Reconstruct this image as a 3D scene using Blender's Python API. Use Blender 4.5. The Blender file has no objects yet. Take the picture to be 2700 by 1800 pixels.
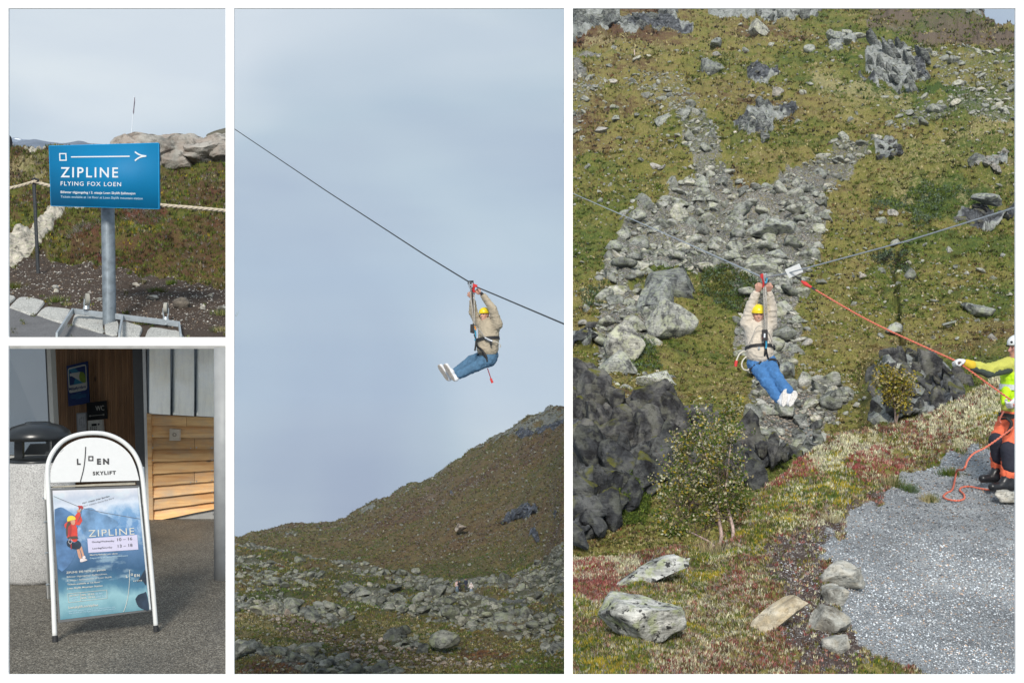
import bpy, math, random
import numpy as np
from mathutils import Vector, Matrix

# ------------------------------------------------------------------ camera, sky, sun, exposure
SC = bpy.context.scene
COL = SC.collection
F = 3000.0                       # focal length in photograph pixels (2700 wide)
cam_d = bpy.data.cameras.new("camera")
cam_d.sensor_width = 36.0
cam_d.lens = 36.0 * F / 2700.0
cam_d.clip_start = 0.1
cam_d.clip_end = 20000
cam = bpy.data.objects.new("camera", cam_d)
cam.location = (0, 0, 0)
cam.rotation_euler = (math.radians(90), 0, 0)
COL.objects.link(cam)
SC.camera = cam

SUN_EL, SUN_AZ = math.radians(33), math.radians(184)     # the sun stands behind the camera, a little to the left
world = bpy.data.worlds.new("World")
SC.world = world
world.use_nodes = True
def build_world():
    nt = world.node_tree; nt.nodes.clear()
    N = nt.nodes.new; L = nt.links.new
    out = N('ShaderNodeOutputWorld')
    sky = N('ShaderNodeTexSky'); sky.sky_type = 'NISHITA'; sky.sun_disc = False
    sky.sun_elevation = SUN_EL; sky.sun_rotation = SUN_AZ
    bs = N('ShaderNodeBackground'); bs.inputs[1].default_value = 0.09
    L(sky.outputs[0], bs.inputs[0])
    tc = N('ShaderNodeTexCoord')
    mp = N('ShaderNodeMapping'); mp.inputs['Scale'].default_value = (1.0, 1.0, 1.4)
    mp.inputs['Rotation'].default_value = (0, 0.35, 0.2)
    L(tc.outputs['Generated'], mp.inputs[0])
    n1 = N('ShaderNodeTexNoise'); n1.inputs['Scale'].default_value = 2.1; n1.inputs['Detail'].default_value = 3.5
    n1.inputs['Roughness'].default_value = 0.45; n1.inputs['Distortion'].default_value = 0.5
    L(mp.outputs[0], n1.inputs['Vector'])
    r1 = N('ShaderNodeValToRGB')
    r1.color_ramp.elements[0].position = 0.33; r1.color_ramp.elements[0].color = (0.29, 0.335, 0.435, 1)
    r1.color_ramp.elements[1].position = 0.68; r1.color_ramp.elements[1].color = (0.57, 0.615, 0.645, 1)
    e = r1.color_ramp.elements.new(0.52); e.color = (0.385, 0.46, 0.52, 1)
    L(n1.outputs[0], r1.inputs[0])
    # thin streaks of cloud low in the sky
    mp2 = N('ShaderNodeMapping'); mp2.inputs['Scale'].default_value = (1.2, 1.2, 7.0)
    L(tc.outputs['Generated'], mp2.inputs[0])
    n2 = N('ShaderNodeTexNoise'); n2.inputs['Scale'].default_value = 2.6; n2.inputs['Detail'].default_value = 4
    L(mp2.outputs[0], n2.inputs['Vector'])
    r2 = N('ShaderNodeValToRGB')
    r2.color_ramp.elements[0].position = 0.38; r2.color_ramp.elements[0].color = (0.94, 0.95, 0.975, 1)
    r2.color_ramp.elements[1].position = 0.64; r2.color_ramp.elements[1].color = (1.06, 1.05, 1.03, 1)
    L(n2.outputs[0], r2.inputs[0])
    mul = N('ShaderNodeMix'); mul.data_type = 'RGBA'; mul.blend_type = 'MULTIPLY'; mul.inputs[0].default_value = 0.9
    L(r1.outputs[0], mul.inputs[6]); L(r2.outputs[0], mul.inputs[7])
    bc = N('ShaderNodeBackground'); bc.inputs[1].default_value = 0.8
    L(mul.outputs[2], bc.inputs[0])
    mx = N('ShaderNodeMixShader'); mx.inputs[0].default_value = 0.95
    L(bs.outputs[0], mx.inputs[1]); L(bc.outputs[0], mx.inputs[2])
    L(mx.outputs[0], out.inputs[0])
build_world()
sun_d = bpy.data.lights.new("sun", 'SUN')
sun_d.energy = 2.4
sun_d.angle = math.radians(14)
sun_d.color = (1.0, 0.95, 0.87)
sun = bpy.data.objects.new("sun", sun_d)
_dir = Vector((math.sin(SUN_AZ) * math.cos(SUN_EL), math.cos(SUN_AZ) * math.cos(SUN_EL), math.sin(SUN_EL)))
sun.rotation_euler = _dir.to_track_quat('Z', 'Y').to_euler()
COL.objects.link(sun)
SC.view_settings.view_transform = 'Standard'
SC.view_settings.look = 'None'
SC.view_settings.gamma = 1.0
SC.view_settings.exposure = 0.7
SC.view_settings.use_curve_mapping = False

# ------------------------------------------------------------------ small maths
rng = np.random.default_rng(7)
random.seed(7)
def P(u, v, d):
    """point of the place at distance d that stands at (u, v) in the photograph"""
    return Vector(((u - 1350.0) / F * d, d, (900.0 - v) / F * d))
def Pn(u, v, d):
    u, v, d = np.broadcast_arrays(u, v, d)
    return np.stack([(u - 1350.0) / F * d, d, (900.0 - v) / F * d], -1).astype(float)
def lerp(a, b, t): return a + (b - a) * t
def V3(p): return Vector((float(p[0]), float(p[1]), float(p[2])))
_perm = np.random.default_rng(3).permutation(256)
_perm = np.concatenate([_perm, _perm, _perm])
_g = np.random.default_rng(5).normal(size=(256, 3)); _g /= np.linalg.norm(_g, axis=1)[:, None]
def noise(p, seed=0):
    """gradient noise, about -1..1, p (...,3)"""
    p = np.asarray(p, float) + seed * 17.31
    i = np.floor(p).astype(np.int64); f = p - i
    w = f * f * f * (f * (f * 6 - 15) + 10)
    i &= 255
    r = 0.0
    for dx in (0, 1):
        for dy in (0, 1):
            for dz in (0, 1):
                h = _perm[_perm[_perm[(i[..., 0] + dx) & 255] + ((i[..., 1] + dy) & 255)] + ((i[..., 2] + dz) & 255)]
                g = _g[h]
                dot = g[..., 0] * (f[..., 0] - dx) + g[..., 1] * (f[..., 1] - dy) + g[..., 2] * (f[..., 2] - dz)
                r = r + dot * (w[..., 0] if dx else 1 - w[..., 0]) * (w[..., 1] if dy else 1 - w[..., 1]) * (w[..., 2] if dz else 1 - w[..., 2])
    return r * 1.7
def fbm(p, octv=4, seed=0, gain=0.5, ridged=False):
    a = 1.0; s = 0.0; q = np.asarray(p, float)
    for k in range(octv):
        n = noise(q, seed + k)
        if ridged: n = 1 - 2 * np.abs(n)
        s = s + a * n
        a *= gain; q = q * 2.03
    return s
def inpoly(U, Vv, poly):
    ins = np.zeros(U.shape, bool)
    n = len(poly)
    for k in range(n):
        x1, y1 = poly[k]; x2, y2 = poly[(k + 1) % n]
        if y1 == y2: continue
        c = ((y1 > Vv) != (y2 > Vv)) & (U < (x2 - x1) * (Vv - y1) / (y2 - y1) + x1)
        ins ^= c
    return ins
def smooth(a, n=1):
    for _ in range(n):
        b = np.pad(a, 1, mode='edge')
        a = (b[1:-1, 1:-1] * 4 + b[:-2, 1:-1] * 2 + b[2:, 1:-1] * 2 + b[1:-1, :-2] * 2 + b[1:-1, 2:] * 2 + b[:-2, :-2] + b[2:, 2:] + b[:-2, 2:] + b[2:, :-2]) / 16
    return a

# ------------------------------------------------------------------ materials
class NT:
    def __init__(s, name):
        s.m = bpy.data.materials.new(name); s.m.use_nodes = True
        s.t = s.m.node_tree; s.t.nodes.clear()
        s.out = s.N('ShaderNodeOutputMaterial'); s.b = s.N('ShaderNodeBsdfPrincipled')
        s.L(s.b.outputs[0], s.out.inputs[0]); s._pos = None
    def N(s, k): return s.t.nodes.new(k)
    def L(s, a, b): s.t.links.new(a, b)
    def set(s, name, v):
        i = s.b.inputs[name]
        if hasattr(v, 'is_linked') or hasattr(v, 'links'): s.L(v, i)
        else: i.default_value = v
    def pos(s):
        if s._pos is None: s._pos = s.N('ShaderNodeNewGeometry').outputs['Position']
        return s._pos
    def noise(s, scale, detail=4, rough=0.55, vec=None, dist=0.0):
        n = s.N('ShaderNodeTexNoise'); n.inputs['Scale'].default_value = scale; n.inputs['Detail'].default_value = detail
        n.inputs['Roughness'].default_value = rough; n.inputs['Distortion'].default_value = dist
        s.L(vec if vec is not None else s.pos(), n.inputs['Vector']); return n.outputs[0]
    def voro(s, scale, feature='F1', out=0, vec=None, rnd=1.0):
        n = s.N('ShaderNodeTexVoronoi'); n.inputs['Scale'].default_value = scale; n.feature = feature
        n.inputs['Randomness'].default_value = rnd
        s.L(vec if vec is not None else s.pos(), n.inputs['Vector']); return n.outputs[out]
    def stretch(s, sc, rot=(0, 0, 0), vec=None):
        m = s.N('ShaderNodeMapping'); m.inputs['Scale'].default_value = sc; m.inputs['Rotation'].default_value = rot
        s.L(vec if vec is not None else s.pos(), m.inputs[0]); return m.outputs[0]
    def ramp(s, x, stops, interp='LINEAR'):
        r = s.N('ShaderNodeValToRGB'); r.color_ramp.interpolation = interp
        el = r.color_ramp.elements
        while len(el) < len(stops): el.new(0.5)
        for e, (p, c) in zip(el, stops):
            e.position = p; e.color = (c, c, c, 1) if not hasattr(c, '__len__') else tuple(c[:3]) + (1,)
        s.L(x, r.inputs[0]); return r.outputs[0]
    def mix(s, f, a, b, mode='MIX'):
        m = s.N('ShaderNodeMix'); m.data_type = 'RGBA'; m.blend_type = mode
        for i, v in ((0, f), (6, a), (7, b)):
            if hasattr(v, 'links'): s.L(v, m.inputs[i])
            else: m.inputs[i].default_value = v if i == 0 else tuple(v[:3]) + (1,)
        return m.outputs[2]
    def math(s, op, a, b=0.0):
        m = s.N('ShaderNodeMath'); m.operation = op
        for i, v in ((0, a), (1, b)):
            if hasattr(v, 'links'): s.L(v, m.inputs[i])
            else: m.inputs[i].default_value = v
        return m.outputs[0]
    def attr(s, name, out='Color'):
        a = s.N('ShaderNodeAttribute'); a.attribute_name = name; return a.outputs[out]
    def sep(s, c):
        a = s.N('ShaderNodeSeparateColor'); s.L(c, a.inputs[0]); return a.outputs
    def bump(s, h, strength=0.5, dist=0.05):
        b = s.N('ShaderNodeBump'); b.inputs['Strength'].default_value = strength; b.inputs['Distance'].default_value = dist
        s.L(h, b.inputs['Height']); s.L(b.outputs[0], s.b.inputs['Normal'])
MATS = {}
def plain(name, col, rough=0.6, metal=0.0, var=0.12, scale=30, bump=0.0, spec=0.5, coat=0.0):
    if name in MATS: return MATS[name]
    m = NT(name)
    n = m.noise(scale, 5)
    c = m.mix(m.ramp(n, [(0.3, 0.0), (0.7, 1.0)]), [x * (1 - var) for x in col], [min(1, x * (1 + var)) for x in col])
    m.set('Base Color', c); m.set('Roughness', rough); m.set('Metallic', metal)
    m.b.inputs['Specular IOR Level'].default_value = spec
    if coat: m.b.inputs['Coat Weight'].default_value = coat
    if bump: m.bump(n, bump, 0.01)
    MATS[name] = m.m; return m.m

# ------------------------------------------------------------------ objects
def root_loc(parent):
    l = Vector((0, 0, 0))
    while parent is not None:
        l += parent.location; parent = parent.parent
    return l
def mesh_from(name, V, Fc, mats, smooth_sh=False, cols=None, attrs=None):
    V = np.asarray(V, float).reshape(-1, 3)
    me = bpy.data.meshes.new(name)
    if isinstance(Fc, np.ndarray):
        n, k = Fc.shape
        me.vertices.add(len(V)); me.vertices.foreach_set('co', V.astype(np.float32).ravel())
        me.loops.add(n * k); me.loops.foreach_set('vertex_index', Fc.astype(np.int32).ravel())
        me.polygons.add(n); me.polygons.foreach_set('loop_start', (np.arange(n) * k).astype(np.int32))
        me.update(calc_edges=True)
    else:
        me.from_pydata([tuple(v) for v in V], [], [tuple(int(i) for i in f) for f in Fc])
        me.update()
    if not isinstance(mats, (list, tuple)): mats = [mats]
    for m in mats: me.materials.append(m)
    if smooth_sh: me.polygons.foreach_set('use_smooth', np.ones(len(me.polygons), bool))
    for nm, arr in (attrs or {}).items():
        a = me.color_attributes.new(nm, 'FLOAT_COLOR', 'POINT')
        c = np.ones((len(V), 4), np.float32); arr = np.asarray(arr)
        c[:, :arr.shape[1]] = arr
        a.data.foreach_set('color', c.ravel())
    return me
def obj(name, V, Fc, mat, parent=None, smooth_sh=False, attrs=None, origin=None, **tags):
    """one mesh object from world-space vertices; children are stored relative to their thing"""
    V = np.asarray(V, float).reshape(-1, 3)
    if parent is not None: off = np.array(root_loc(parent))
    elif origin is not None: off = np.array(origin, float)
    else:
        off = np.array([(V[:, 0].min() + V[:, 0].max()) / 2, (V[:, 1].min() + V[:, 1].max()) / 2, V[:, 2].min()])
    me = mesh_from(name, V - off, Fc, mat, smooth_sh, attrs=attrs)
    o = bpy.data.objects.new(name, me); COL.objects.link(o)
    if parent is not None: o.parent = parent
    else: o.location = off
    tag(o, **tags)
    return o
def tag(o, label=None, cat=None, group=None, kind=None):
    if label: o['label'] = label
    if cat: o['category'] = cat
    if group: o['group'] = group
    if kind: o['kind'] = kind
    return o
def thing(name, label, cat, loc, group=None):
    o = bpy.data.objects.new(name, None); COL.objects.link(o)
    o.empty_display_size = 0.1
    o.location = V3(loc); return tag(o, label, cat, group)

# ------------------------------------------------------------------ shape helpers: every one returns (verts, faces)
class MB:
    def __init__(s): s.v = []; s.f = []
    def add(s, V, Fc):
        b = len(s.v); s.v.extend([tuple(p) for p in V]); s.f.extend([tuple(i + b for i in f) for f in Fc]); return s
    def hexa(s, pts):   # 8 points: bottom quad then top quad
        return s.add(pts, [(0, 3, 2, 1), (4, 5, 6, 7), (0, 1, 5, 4), (1, 2, 6, 5), (2, 3, 7, 6), (3, 0, 4, 7)])
    def box(s, a, b):
        x0, y0, z0 = a; x1, y1, z1 = b
        return s.hexa([(x0, y0, z0), (x1, y0, z0), (x1, y1, z0), (x0, y1, z0), (x0, y0, z1), (x1, y0, z1), (x1, y1, z1), (x0, y1, z1)])
    def plate(s, quad, thick):   # quad of 4 Vectors, thickened backwards
        q = [V3(p) for p in quad]
        n = (q[1] - q[0]).cross(q[3] - q[0]).normalized()
        if n.y < 0: n = -n
        return s.hexa([q[0], q[1], q[2], q[3]] + [p + n * thick for p in q])
    def tube(s, pts, r, k=10, cap=True):
        pts = [V3(p) for p in pts]; n = len(pts)
        rs = r if hasattr(r, '__len__') else [r] * n
        V = []; up = None
        for i, p in enumerate(pts):
            t = (pts[min(i + 1, n - 1)] - pts[max(i - 1, 0)]).normalized()
            if up is None:
                up = Vector((0, 0, 1)) if abs(t.z) < 0.9 else Vector((1, 0, 0))
            a = t.cross(up)
            if a.length < 1e-6: a = t.cross(Vector((1, 0.3, 0)))
            a.normalize(); b = a.cross(t); up = b
            for j in range(k):
                w = 2 * math.pi * j / k
                V.append(p + (a * math.cos(w) + b * math.sin(w)) * rs[i])
        Fc = [(i * k + j, i * k + (j + 1) % k, (i + 1) * k + (j + 1) % k, (i + 1) * k + j) for i in range(n - 1) for j in range(k)]
        if cap: Fc += [tuple(range(k))[::-1], tuple((n - 1) * k + j for j in range(k))]
        return s.add(V, Fc)
    def lathe(s, c, prof, k=40, cap=True):
        V = []; n = len(prof)
        for r, z in prof:
            for j in range(k):
                w = 2 * math.pi * j / k
                V.append((c[0] + r * math.cos(w), c[1] + r * math.sin(w), c[2] + z))
        Fc = [(i * k + j, i * k + (j + 1) % k, (i + 1) * k + (j + 1) % k, (i + 1) * k + j) for i in range(n - 1) for j in range(k)]
        if cap: Fc += [tuple(range(k))[::-1], tuple((n - 1) * k + j for j in range(k))]
        return s.add(V, Fc)
    def obj(s, name, mat, parent=None, **kw): return obj(name, s.v, s.f, mat, parent, **kw)
class Zm:
    """coordinates read off an enlargement of the photograph"""
    def __init__(s, x0, y0, k): s.x0, s.y0, s.k = x0, y0, k
    def __call__(s, x, y): return (s.x0 + x / s.k, s.y0 + y / s.k)
class Plane:
    def __init__(s, a, b, c):
        s.p = V3(a); s.n = (V3(b) - V3(a)).cross(V3(c) - V3(a)).normalized()
        if s.n.y > 0: s.n = -s.n                 # towards the viewer's side
    def hit(s, uv, off=0.0):
        r = P(uv[0], uv[1], 1.0); p0 = s.p + s.n * off
        return r * (p0.dot(s.n) / r.dot(s.n))
def bezier(pts, n=8):
    """Catmull-Rom through the points"""
    pts = [V3(p) for p in pts]; out = []
    for i in range(len(pts) - 1):
        p0 = pts[max(i - 1, 0)]; p1 = pts[i]; p2 = pts[i + 1]; p3 = pts[min(i + 2, len(pts) - 1)]
        for j in range(n):
            t = j / n
            out.append(0.5 * ((2 * p1) + (p2 - p0) * t + (2 * p0 - 5 * p1 + 4 * p2 - p3) * t * t + (3 * p1 - p0 - 3 * p2 + p3) * t ** 3))
    out.append(pts[-1]); return out
def curve2(pts, n=6): return [(p.x, p.y) for p in bezier([(a, b, 0) for a, b in pts], n)]
def flat(name, pts, plane, off, mat, parent, thick=0.0008):
    """a flat printed or cut shape lying on a plane; pts in photograph pixels; triangulated"""
    from mathutils.geometry import tessellate_polygon
    W = [plane.hit(p, off) for p in pts]
    tri = tessellate_polygon([[Vector((p[0], p[1], 0)) for p in pts]])
    n = len(W); V = W + [w - plane.n * thick for w in W]
    Fc = [tuple(t) for t in tri] + [(i, (i + 1) % n, n + (i + 1) % n, n + i) for i in range(n)]
    return obj(name, V, Fc, mat, parent)
def stroke(pts, w):
    """outline polygon of a line of width w (in pixels)"""
    L_, R_ = [], []
    for i, (x, y) in enumerate(pts):
        a = pts[max(i - 1, 0)]; b = pts[min(i + 1, len(pts) - 1)]
        dx, dy = b[0] - a[0], b[1] - a[1]; l = math.hypot(dx, dy) or 1
        nx, ny = -dy / l * w / 2, dx / l * w / 2
        L_.append((x + nx, y + ny)); R_.append((x - nx, y - ny))
    return L_ + R_[::-1]
def text(name, s, a, b, h, plane, off, mat, parent, bold=0.0, spacing=1.0, cap=None):
    """lettering from pixel a (left of baseline) to pixel b (right of baseline), capitals h pixels high"""
    cu = bpy.data.curves.new('t', 'FONT'); cu.body = s; cu.size = 1; cu.space_character = spacing
    cu.offset = bold; cu.resolution_u = 3; cu.fill_mode = 'FRONT'
    o = bpy.data.objects.new('t', cu); COL.objects.link(o)
    bpy.context.view_layer.update()
    dg = bpy.context.evaluated_depsgraph_get()
    me = bpy.data.meshes.new_from_object(o.evaluated_get(dg))
    V = np.array([v.co[:] for v in me.vertices]); Fc = [tuple(p.vertices) for p in me.polygons]
    bpy.data.objects.remove(o); bpy.data.curves.remove(cu); bpy.data.meshes.remove(me)
    x0, x1 = V[:, 0].min(), V[:, 0].max()
    caph = 0.729 if cap is None else cap
    ex = np.array([b[0] - a[0], b[1] - a[1]]); l = np.hypot(*ex); ux = ex / l; uy = np.array([ux[1], -ux[0]])
    W = []
    for v in V:
        q = np.array(a) + ex * (v[0] - x0) / (x1 - x0) + uy * (v[1] / caph * h)
        W.append(plane.hit(q, off))
    return obj(name, W, Fc, mat, parent)

# ------------------------------------------------------------------ solid bodies from smooth distance fields
def cap_(a, b, ra, rb=None): return ('c', np.array(a, float), np.array(b, float), ra, ra if rb is None else rb)
def ell_(c, r, R=None): return ('e', np.array(c, float), np.array(r, float), np.eye(3) if R is None else np.array(R, float))
def sdf_mesh(prims, res=0.012, k=0.025):
    lo = np.full(3, 1e9); hi = -lo
    for p in prims:
        if p[0] == 'c': m = max(p[3], p[4]); pts = (p[1], p[2])
        else: m = p[2].max(); pts = (p[1],)
        for q in pts: lo = np.minimum(lo, q - m); hi = np.maximum(hi, q + m)
    lo -= 3 * res; hi += 3 * res
    n = np.ceil((hi - lo) / res).astype(int) + 1
    ax = [lo[i] + np.arange(n[i]) * res for i in range(3)]
    D = np.full(n, 1.0)
    for p in prims:
        if p[0] == 'c': m = max(p[3], p[4]) + k * 2; l = np.minimum(p[1], p[2]) - m; h = np.maximum(p[1], p[2]) + m
        else: m = p[2].max() + k * 2; l = p[1] - m; h = p[1] + m
        i0 = np.clip(((l - lo) / res).astype(int), 0, n - 1); i1 = np.clip(((h - lo) / res).astype(int) + 2, 1, n)
        sl = tuple(slice(a, b) for a, b in zip(i0, i1))
        X = np.stack(np.meshgrid(ax[0][sl[0]], ax[1][sl[1]], ax[2][sl[2]], indexing='ij'), -1)
        if p[0] == 'c':
            ab = p[2] - p[1]; t = np.clip(((X - p[1]) @ ab) / max(ab @ ab, 1e-9), 0, 1)
            d = np.linalg.norm(X - p[1] - t[..., None] * ab, axis=-1) - (p[3] + (p[4] - p[3]) * t)
        else:
            q = (X - p[1]) @ p[3]; s = np.linalg.norm(q / p[2], axis=-1); s2 = np.linalg.norm(q / p[2] ** 2, axis=-1) + 1e-9
            d = s * (s - 1) / s2
        o = D[sl]; hh = np.clip(0.5 + 0.5 * (o - d) / k, 0, 1)
        D[sl] = o * (1 - hh) + d * hh - k * hh * (1 - hh)
    ins = D < 0
    c = [slice(0, -1), slice(1, None)]
    cnt = np.zeros(n - 1, int)
    for a in c:
        for b in c:
            for e in c: cnt += ins[a, b, e]
    cell = (cnt > 0) & (cnt < 8)
    idx = -np.ones(n - 1, int); ci = np.argwhere(cell); idx[cell] = np.arange(len(ci))
    acc = np.zeros((len(ci), 3)); num = np.zeros(len(ci))
    corners = [(0, 0, 0), (1, 0, 0), (0, 1, 0), (1, 1, 0), (0, 0, 1), (1, 0, 1), (0, 1, 1), (1, 1, 1)]
    dv = [D[ci[:, 0] + a, ci[:, 1] + b, ci[:, 2] + e] for a, b, e in corners]
    for i in range(8):
        for j in range(i + 1, 8):
            if sum(abs(np.array(corners[i]) - corners[j])) != 1: continue
            m = (dv[i] < 0) != (dv[j] < 0)
            t = np.where(m, dv[i] / np.where(m, dv[i] - dv[j], 1), 0)
            pt = np.array(corners[i]) + t[:, None] * (np.array(corners[j]) - np.array(corners[i]))
            acc[m] += pt[m]; num[m] += 1
    V = lo + (ci + acc / num[:, None]) * res
    Fq = []
    for axis in range(3):
        a = [slice(None)] * 3; b = [slice(None)] * 3; a[axis] = slice(0, -1); b[axis] = slice(1, None)
        ch = ins[tuple(a)] != ins[tuple(b)]
        o1, o2 = [(1, 2), (2, 0), (0, 1)][axis]
        g = np.argwhere(ch); g = g[(g[:, o1] > 0) & (g[:, o2] > 0)]
        if not len(g): continue
        e1 = np.zeros(3, int); e1[o1] = 1; e2 = np.zeros(3, int); e2[o2] = 1
        q = np.stack([idx[tuple(x.T)] for x in (g - e1 - e2, g - e2, g, g - e1)], -1)
        fl = ins[tuple(g.T)]
        q[~fl] = q[~fl][:, ::-1]
        Fq.append(q)
    return V, np.concatenate(Fq)
def solid(name, prims, mat, parent, res=0.012, k=0.025, **kw):
    V, Fq = sdf_mesh(prims, res, k)
    if name in ('jacket', 'jeans', 'trousers', 'vest') and res < 0.02:      # creases of the cloth
        s = np.array([1.0, 1.0, 1.5]); V = V + np.stack([fbm(V * 11 * s + q * 7, 3, 40 + q, 0.6, ridged=True) for q in range(3)], -1) * 0.007
    return obj(name, V, Fq, mat, parent, smooth_sh=True, **kw)
# ------------------------------------------------------------------ ground materials
def ground_mat(name, fs, veg, straw, rockc, darkc, gravelc, soilc, fine=1.0, bumpd=0.05):
    """veg: ramp stops; masks come from attributes mA (rock, dark, gravel) and mB (hue, straw, soil)"""
    m = NT(name)
    A = m.sep(m.attr('mA')); B = m.sep(m.attr('mB'))
    nf = m.noise(fs * 9 * fine, 6, 0.7); nm = m.noise(fs * 1.7, 6, 0.62, vec=m.stretch((0.6, 1.0, 1.6)))
    nv = m.noise(fs * 28 * fine, 3, 0.7)
    h = m.math('ADD', m.math('ADD', B[0], m.math('MULTIPLY', m.math('SUBTRACT', nm, 0.5), 1.1)), m.math('MULTIPLY', m.math('SUBTRACT', nf, 0.5), 0.8))
    c = m.ramp(h, veg)
    sp = m.ramp(nv, [(0.34, 0.45), (0.5, 0.95), (0.66, 1.35)])
    c = m.mix(1.0, c, sp, 'MULTIPLY')
    sf = m.ramp(m.math('ADD', B[1], m.math('MULTIPLY', m.math('SUBTRACT', nf, 0.5), 1.5)), [(0.42, 0.0), (0.72, 0.85)])
    c = m.mix(sf, c, straw)
    so = m.ramp(m.math('ADD', B[2], m.math('MULTIPLY', m.math('SUBTRACT', nf, 0.5), 0.9)), [(0.42, 0.0), (0.58, 1.0)])
    soil = m.mix(m.ramp(nv, [(0.35, 0.0), (0.65, 1.0)]), [x * 0.6 for x in soilc], [x * 1.5 for x in soilc])
    c = m.mix(so, c, soil)
    # gravel: pebbles of their own colour
    vc = m.sep(m.voro(fs * 34 * fine, out=1)); vd = m.voro(fs * 34 * fine)
    gr = m.ramp(vc[0], [(0.0, [x * 0.35 for x in gravelc]), (0.5, gravelc), (0.86, [min(1, x * 1.5) for x in gravelc]), (1.0, (0.42, 0.33, 0.27))])
    gr = m.mix(1.0, gr, m.ramp(m.noise(fs * 0.45, 4, 0.6), [(0.3, (0.6, 0.6, 0.6)), (0.5, (0.95, 0.95, 0.95)), (0.7, (1.25, 1.22, 1.18))]), 'MULTIPLY')
    gr = m.mix(m.ramp(vd, [(0.35, 1.0), (0.7, 0.55)]), (0.03, 0.03, 0.032), gr)
    gf = m.ramp(m.math('ADD', A[2], m.math('MULTIPLY', m.math('SUBTRACT', nf, 0.5), 0.8)), [(0.42, 0.0), (0.56, 1.0)])
    c = m.mix(gf, c, gr)
    # bare rock with cracks, streaks and lichen
    nr = m.noise(fs * 3.2 * fine, 8, 0.72, dist=0.6); nl = m.noise(fs * 8, 5, 0.7)
    rc = m.ramp(nr, [(0.38, [x * 0.25 for x in rockc]), (0.45, [x * 0.75 for x in rockc]), (0.53, rockc), (0.63, [min(1, x * 1.4) for x in rockc])])
    rc = m.mix(m.ramp(nl, [(0.52, 0.0), (0.62, 0.55)]), rc, (rockc[0] * 0.85, rockc[1] * 1.0, rockc[2] * 0.75))
    dk = m.ramp(nr, [(0.38, [x * 0.3 for x in darkc]), (0.5, darkc), (0.62, [x * 2.6 for x in darkc])])
    df = m.ramp(m.math('ADD', A[1], m.math('MULTIPLY', m.math('SUBTRACT', nr, 0.5), 0.5)), [(0.4, 0.0), (0.6, 1.0)])
    rk = m.mix(df, rc, dk)
    rf = m.ramp(m.math('ADD', A[0], m.math('MULTIPLY', m.math('SUBTRACT', nf, 0.5), 0.55)), [(0.44, 0.0), (0.54, 1.0)])
    c = m.mix(rf, c, rk)
    m.set('Base Color', c); m.set('Roughness', 0.85); m.b.inputs['Specular IOR Level'].default_value = 0.25
    hb = m.math('ADD', m.math('MULTIPLY', nf, 1.0), m.math('MULTIPLY', nr, 0.8))
    m.bump(hb, 0.9, bumpd)
    return m.m

VEG3 = [(0.0, (0.065, 0.105, 0.022)), (0.22, (0.125, 0.145, 0.032)), (0.42, (0.19, 0.18, 0.045)), (0.6, (0.24, 0.205, 0.07)), (0.8, (0.145, 0.10, 0.045)), (1.0, (0.12, 0.065, 0.04))]
VEG2 = [(0.0, (0.052, 0.062, 0.025)), (0.25, (0.085, 0.08, 0.032)), (0.45, (0.118, 0.095, 0.045)), (0.62, (0.12, 0.085, 0.042)), (0.8, (0.095, 0.062, 0.036)), (1.0, (0.11, 0.055, 0.042))]
VEG1 = [(0.0, (0.06, 0.09, 0.02)), (0.3, (0.12, 0.125, 0.025)), (0.5, (0.11, 0.075, 0.03)), (0.7, (0.10, 0.055, 0.03)), (1.0, (0.14, 0.045, 0.03))]
M_hill3 = ground_mat('hillside_moor', 0.35, VEG3, (0.34, 0.30, 0.15), (0.30, 0.31, 0.30), (0.07, 0.074, 0.08), (0.24, 0.24, 0.225), (0.13, 0.10, 0.075), 1.0, 0.25)
M_fore3 = ground_mat('heath_bank', 3.0, VEG3, (0.44, 0.42, 0.27), (0.34, 0.34, 0.31), (0.05, 0.05, 0.055), (0.40, 0.43, 0.455), (0.085, 0.06, 0.052), 1.3, 0.02)
M_hill2 = ground_mat('mountain_moor', 0.22, VEG2, (0.27, 0.235, 0.13), (0.21, 0.215, 0.19), (0.05, 0.056, 0.07), (0.16, 0.17, 0.15), (0.12, 0.09, 0.065), 1.0, 0.3)
M_near2 = ground_mat('valley_moor', 0.45, VEG2, (0.25, 0.22, 0.10), (0.22, 0.225, 0.20), (0.05, 0.056, 0.07), (0.14, 0.15, 0.135), (0.12, 0.09, 0.065), 1.0, 0.15)
M_bank1 = ground_mat('bank_heath', 2.2, VEG1, (0.33, 0.29, 0.15), (0.50, 0.46, 0.39), (0.06, 0.055, 0.05), (0.16, 0.15, 0.14), (0.065, 0.047, 0.036), 1.4, 0.03)

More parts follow.
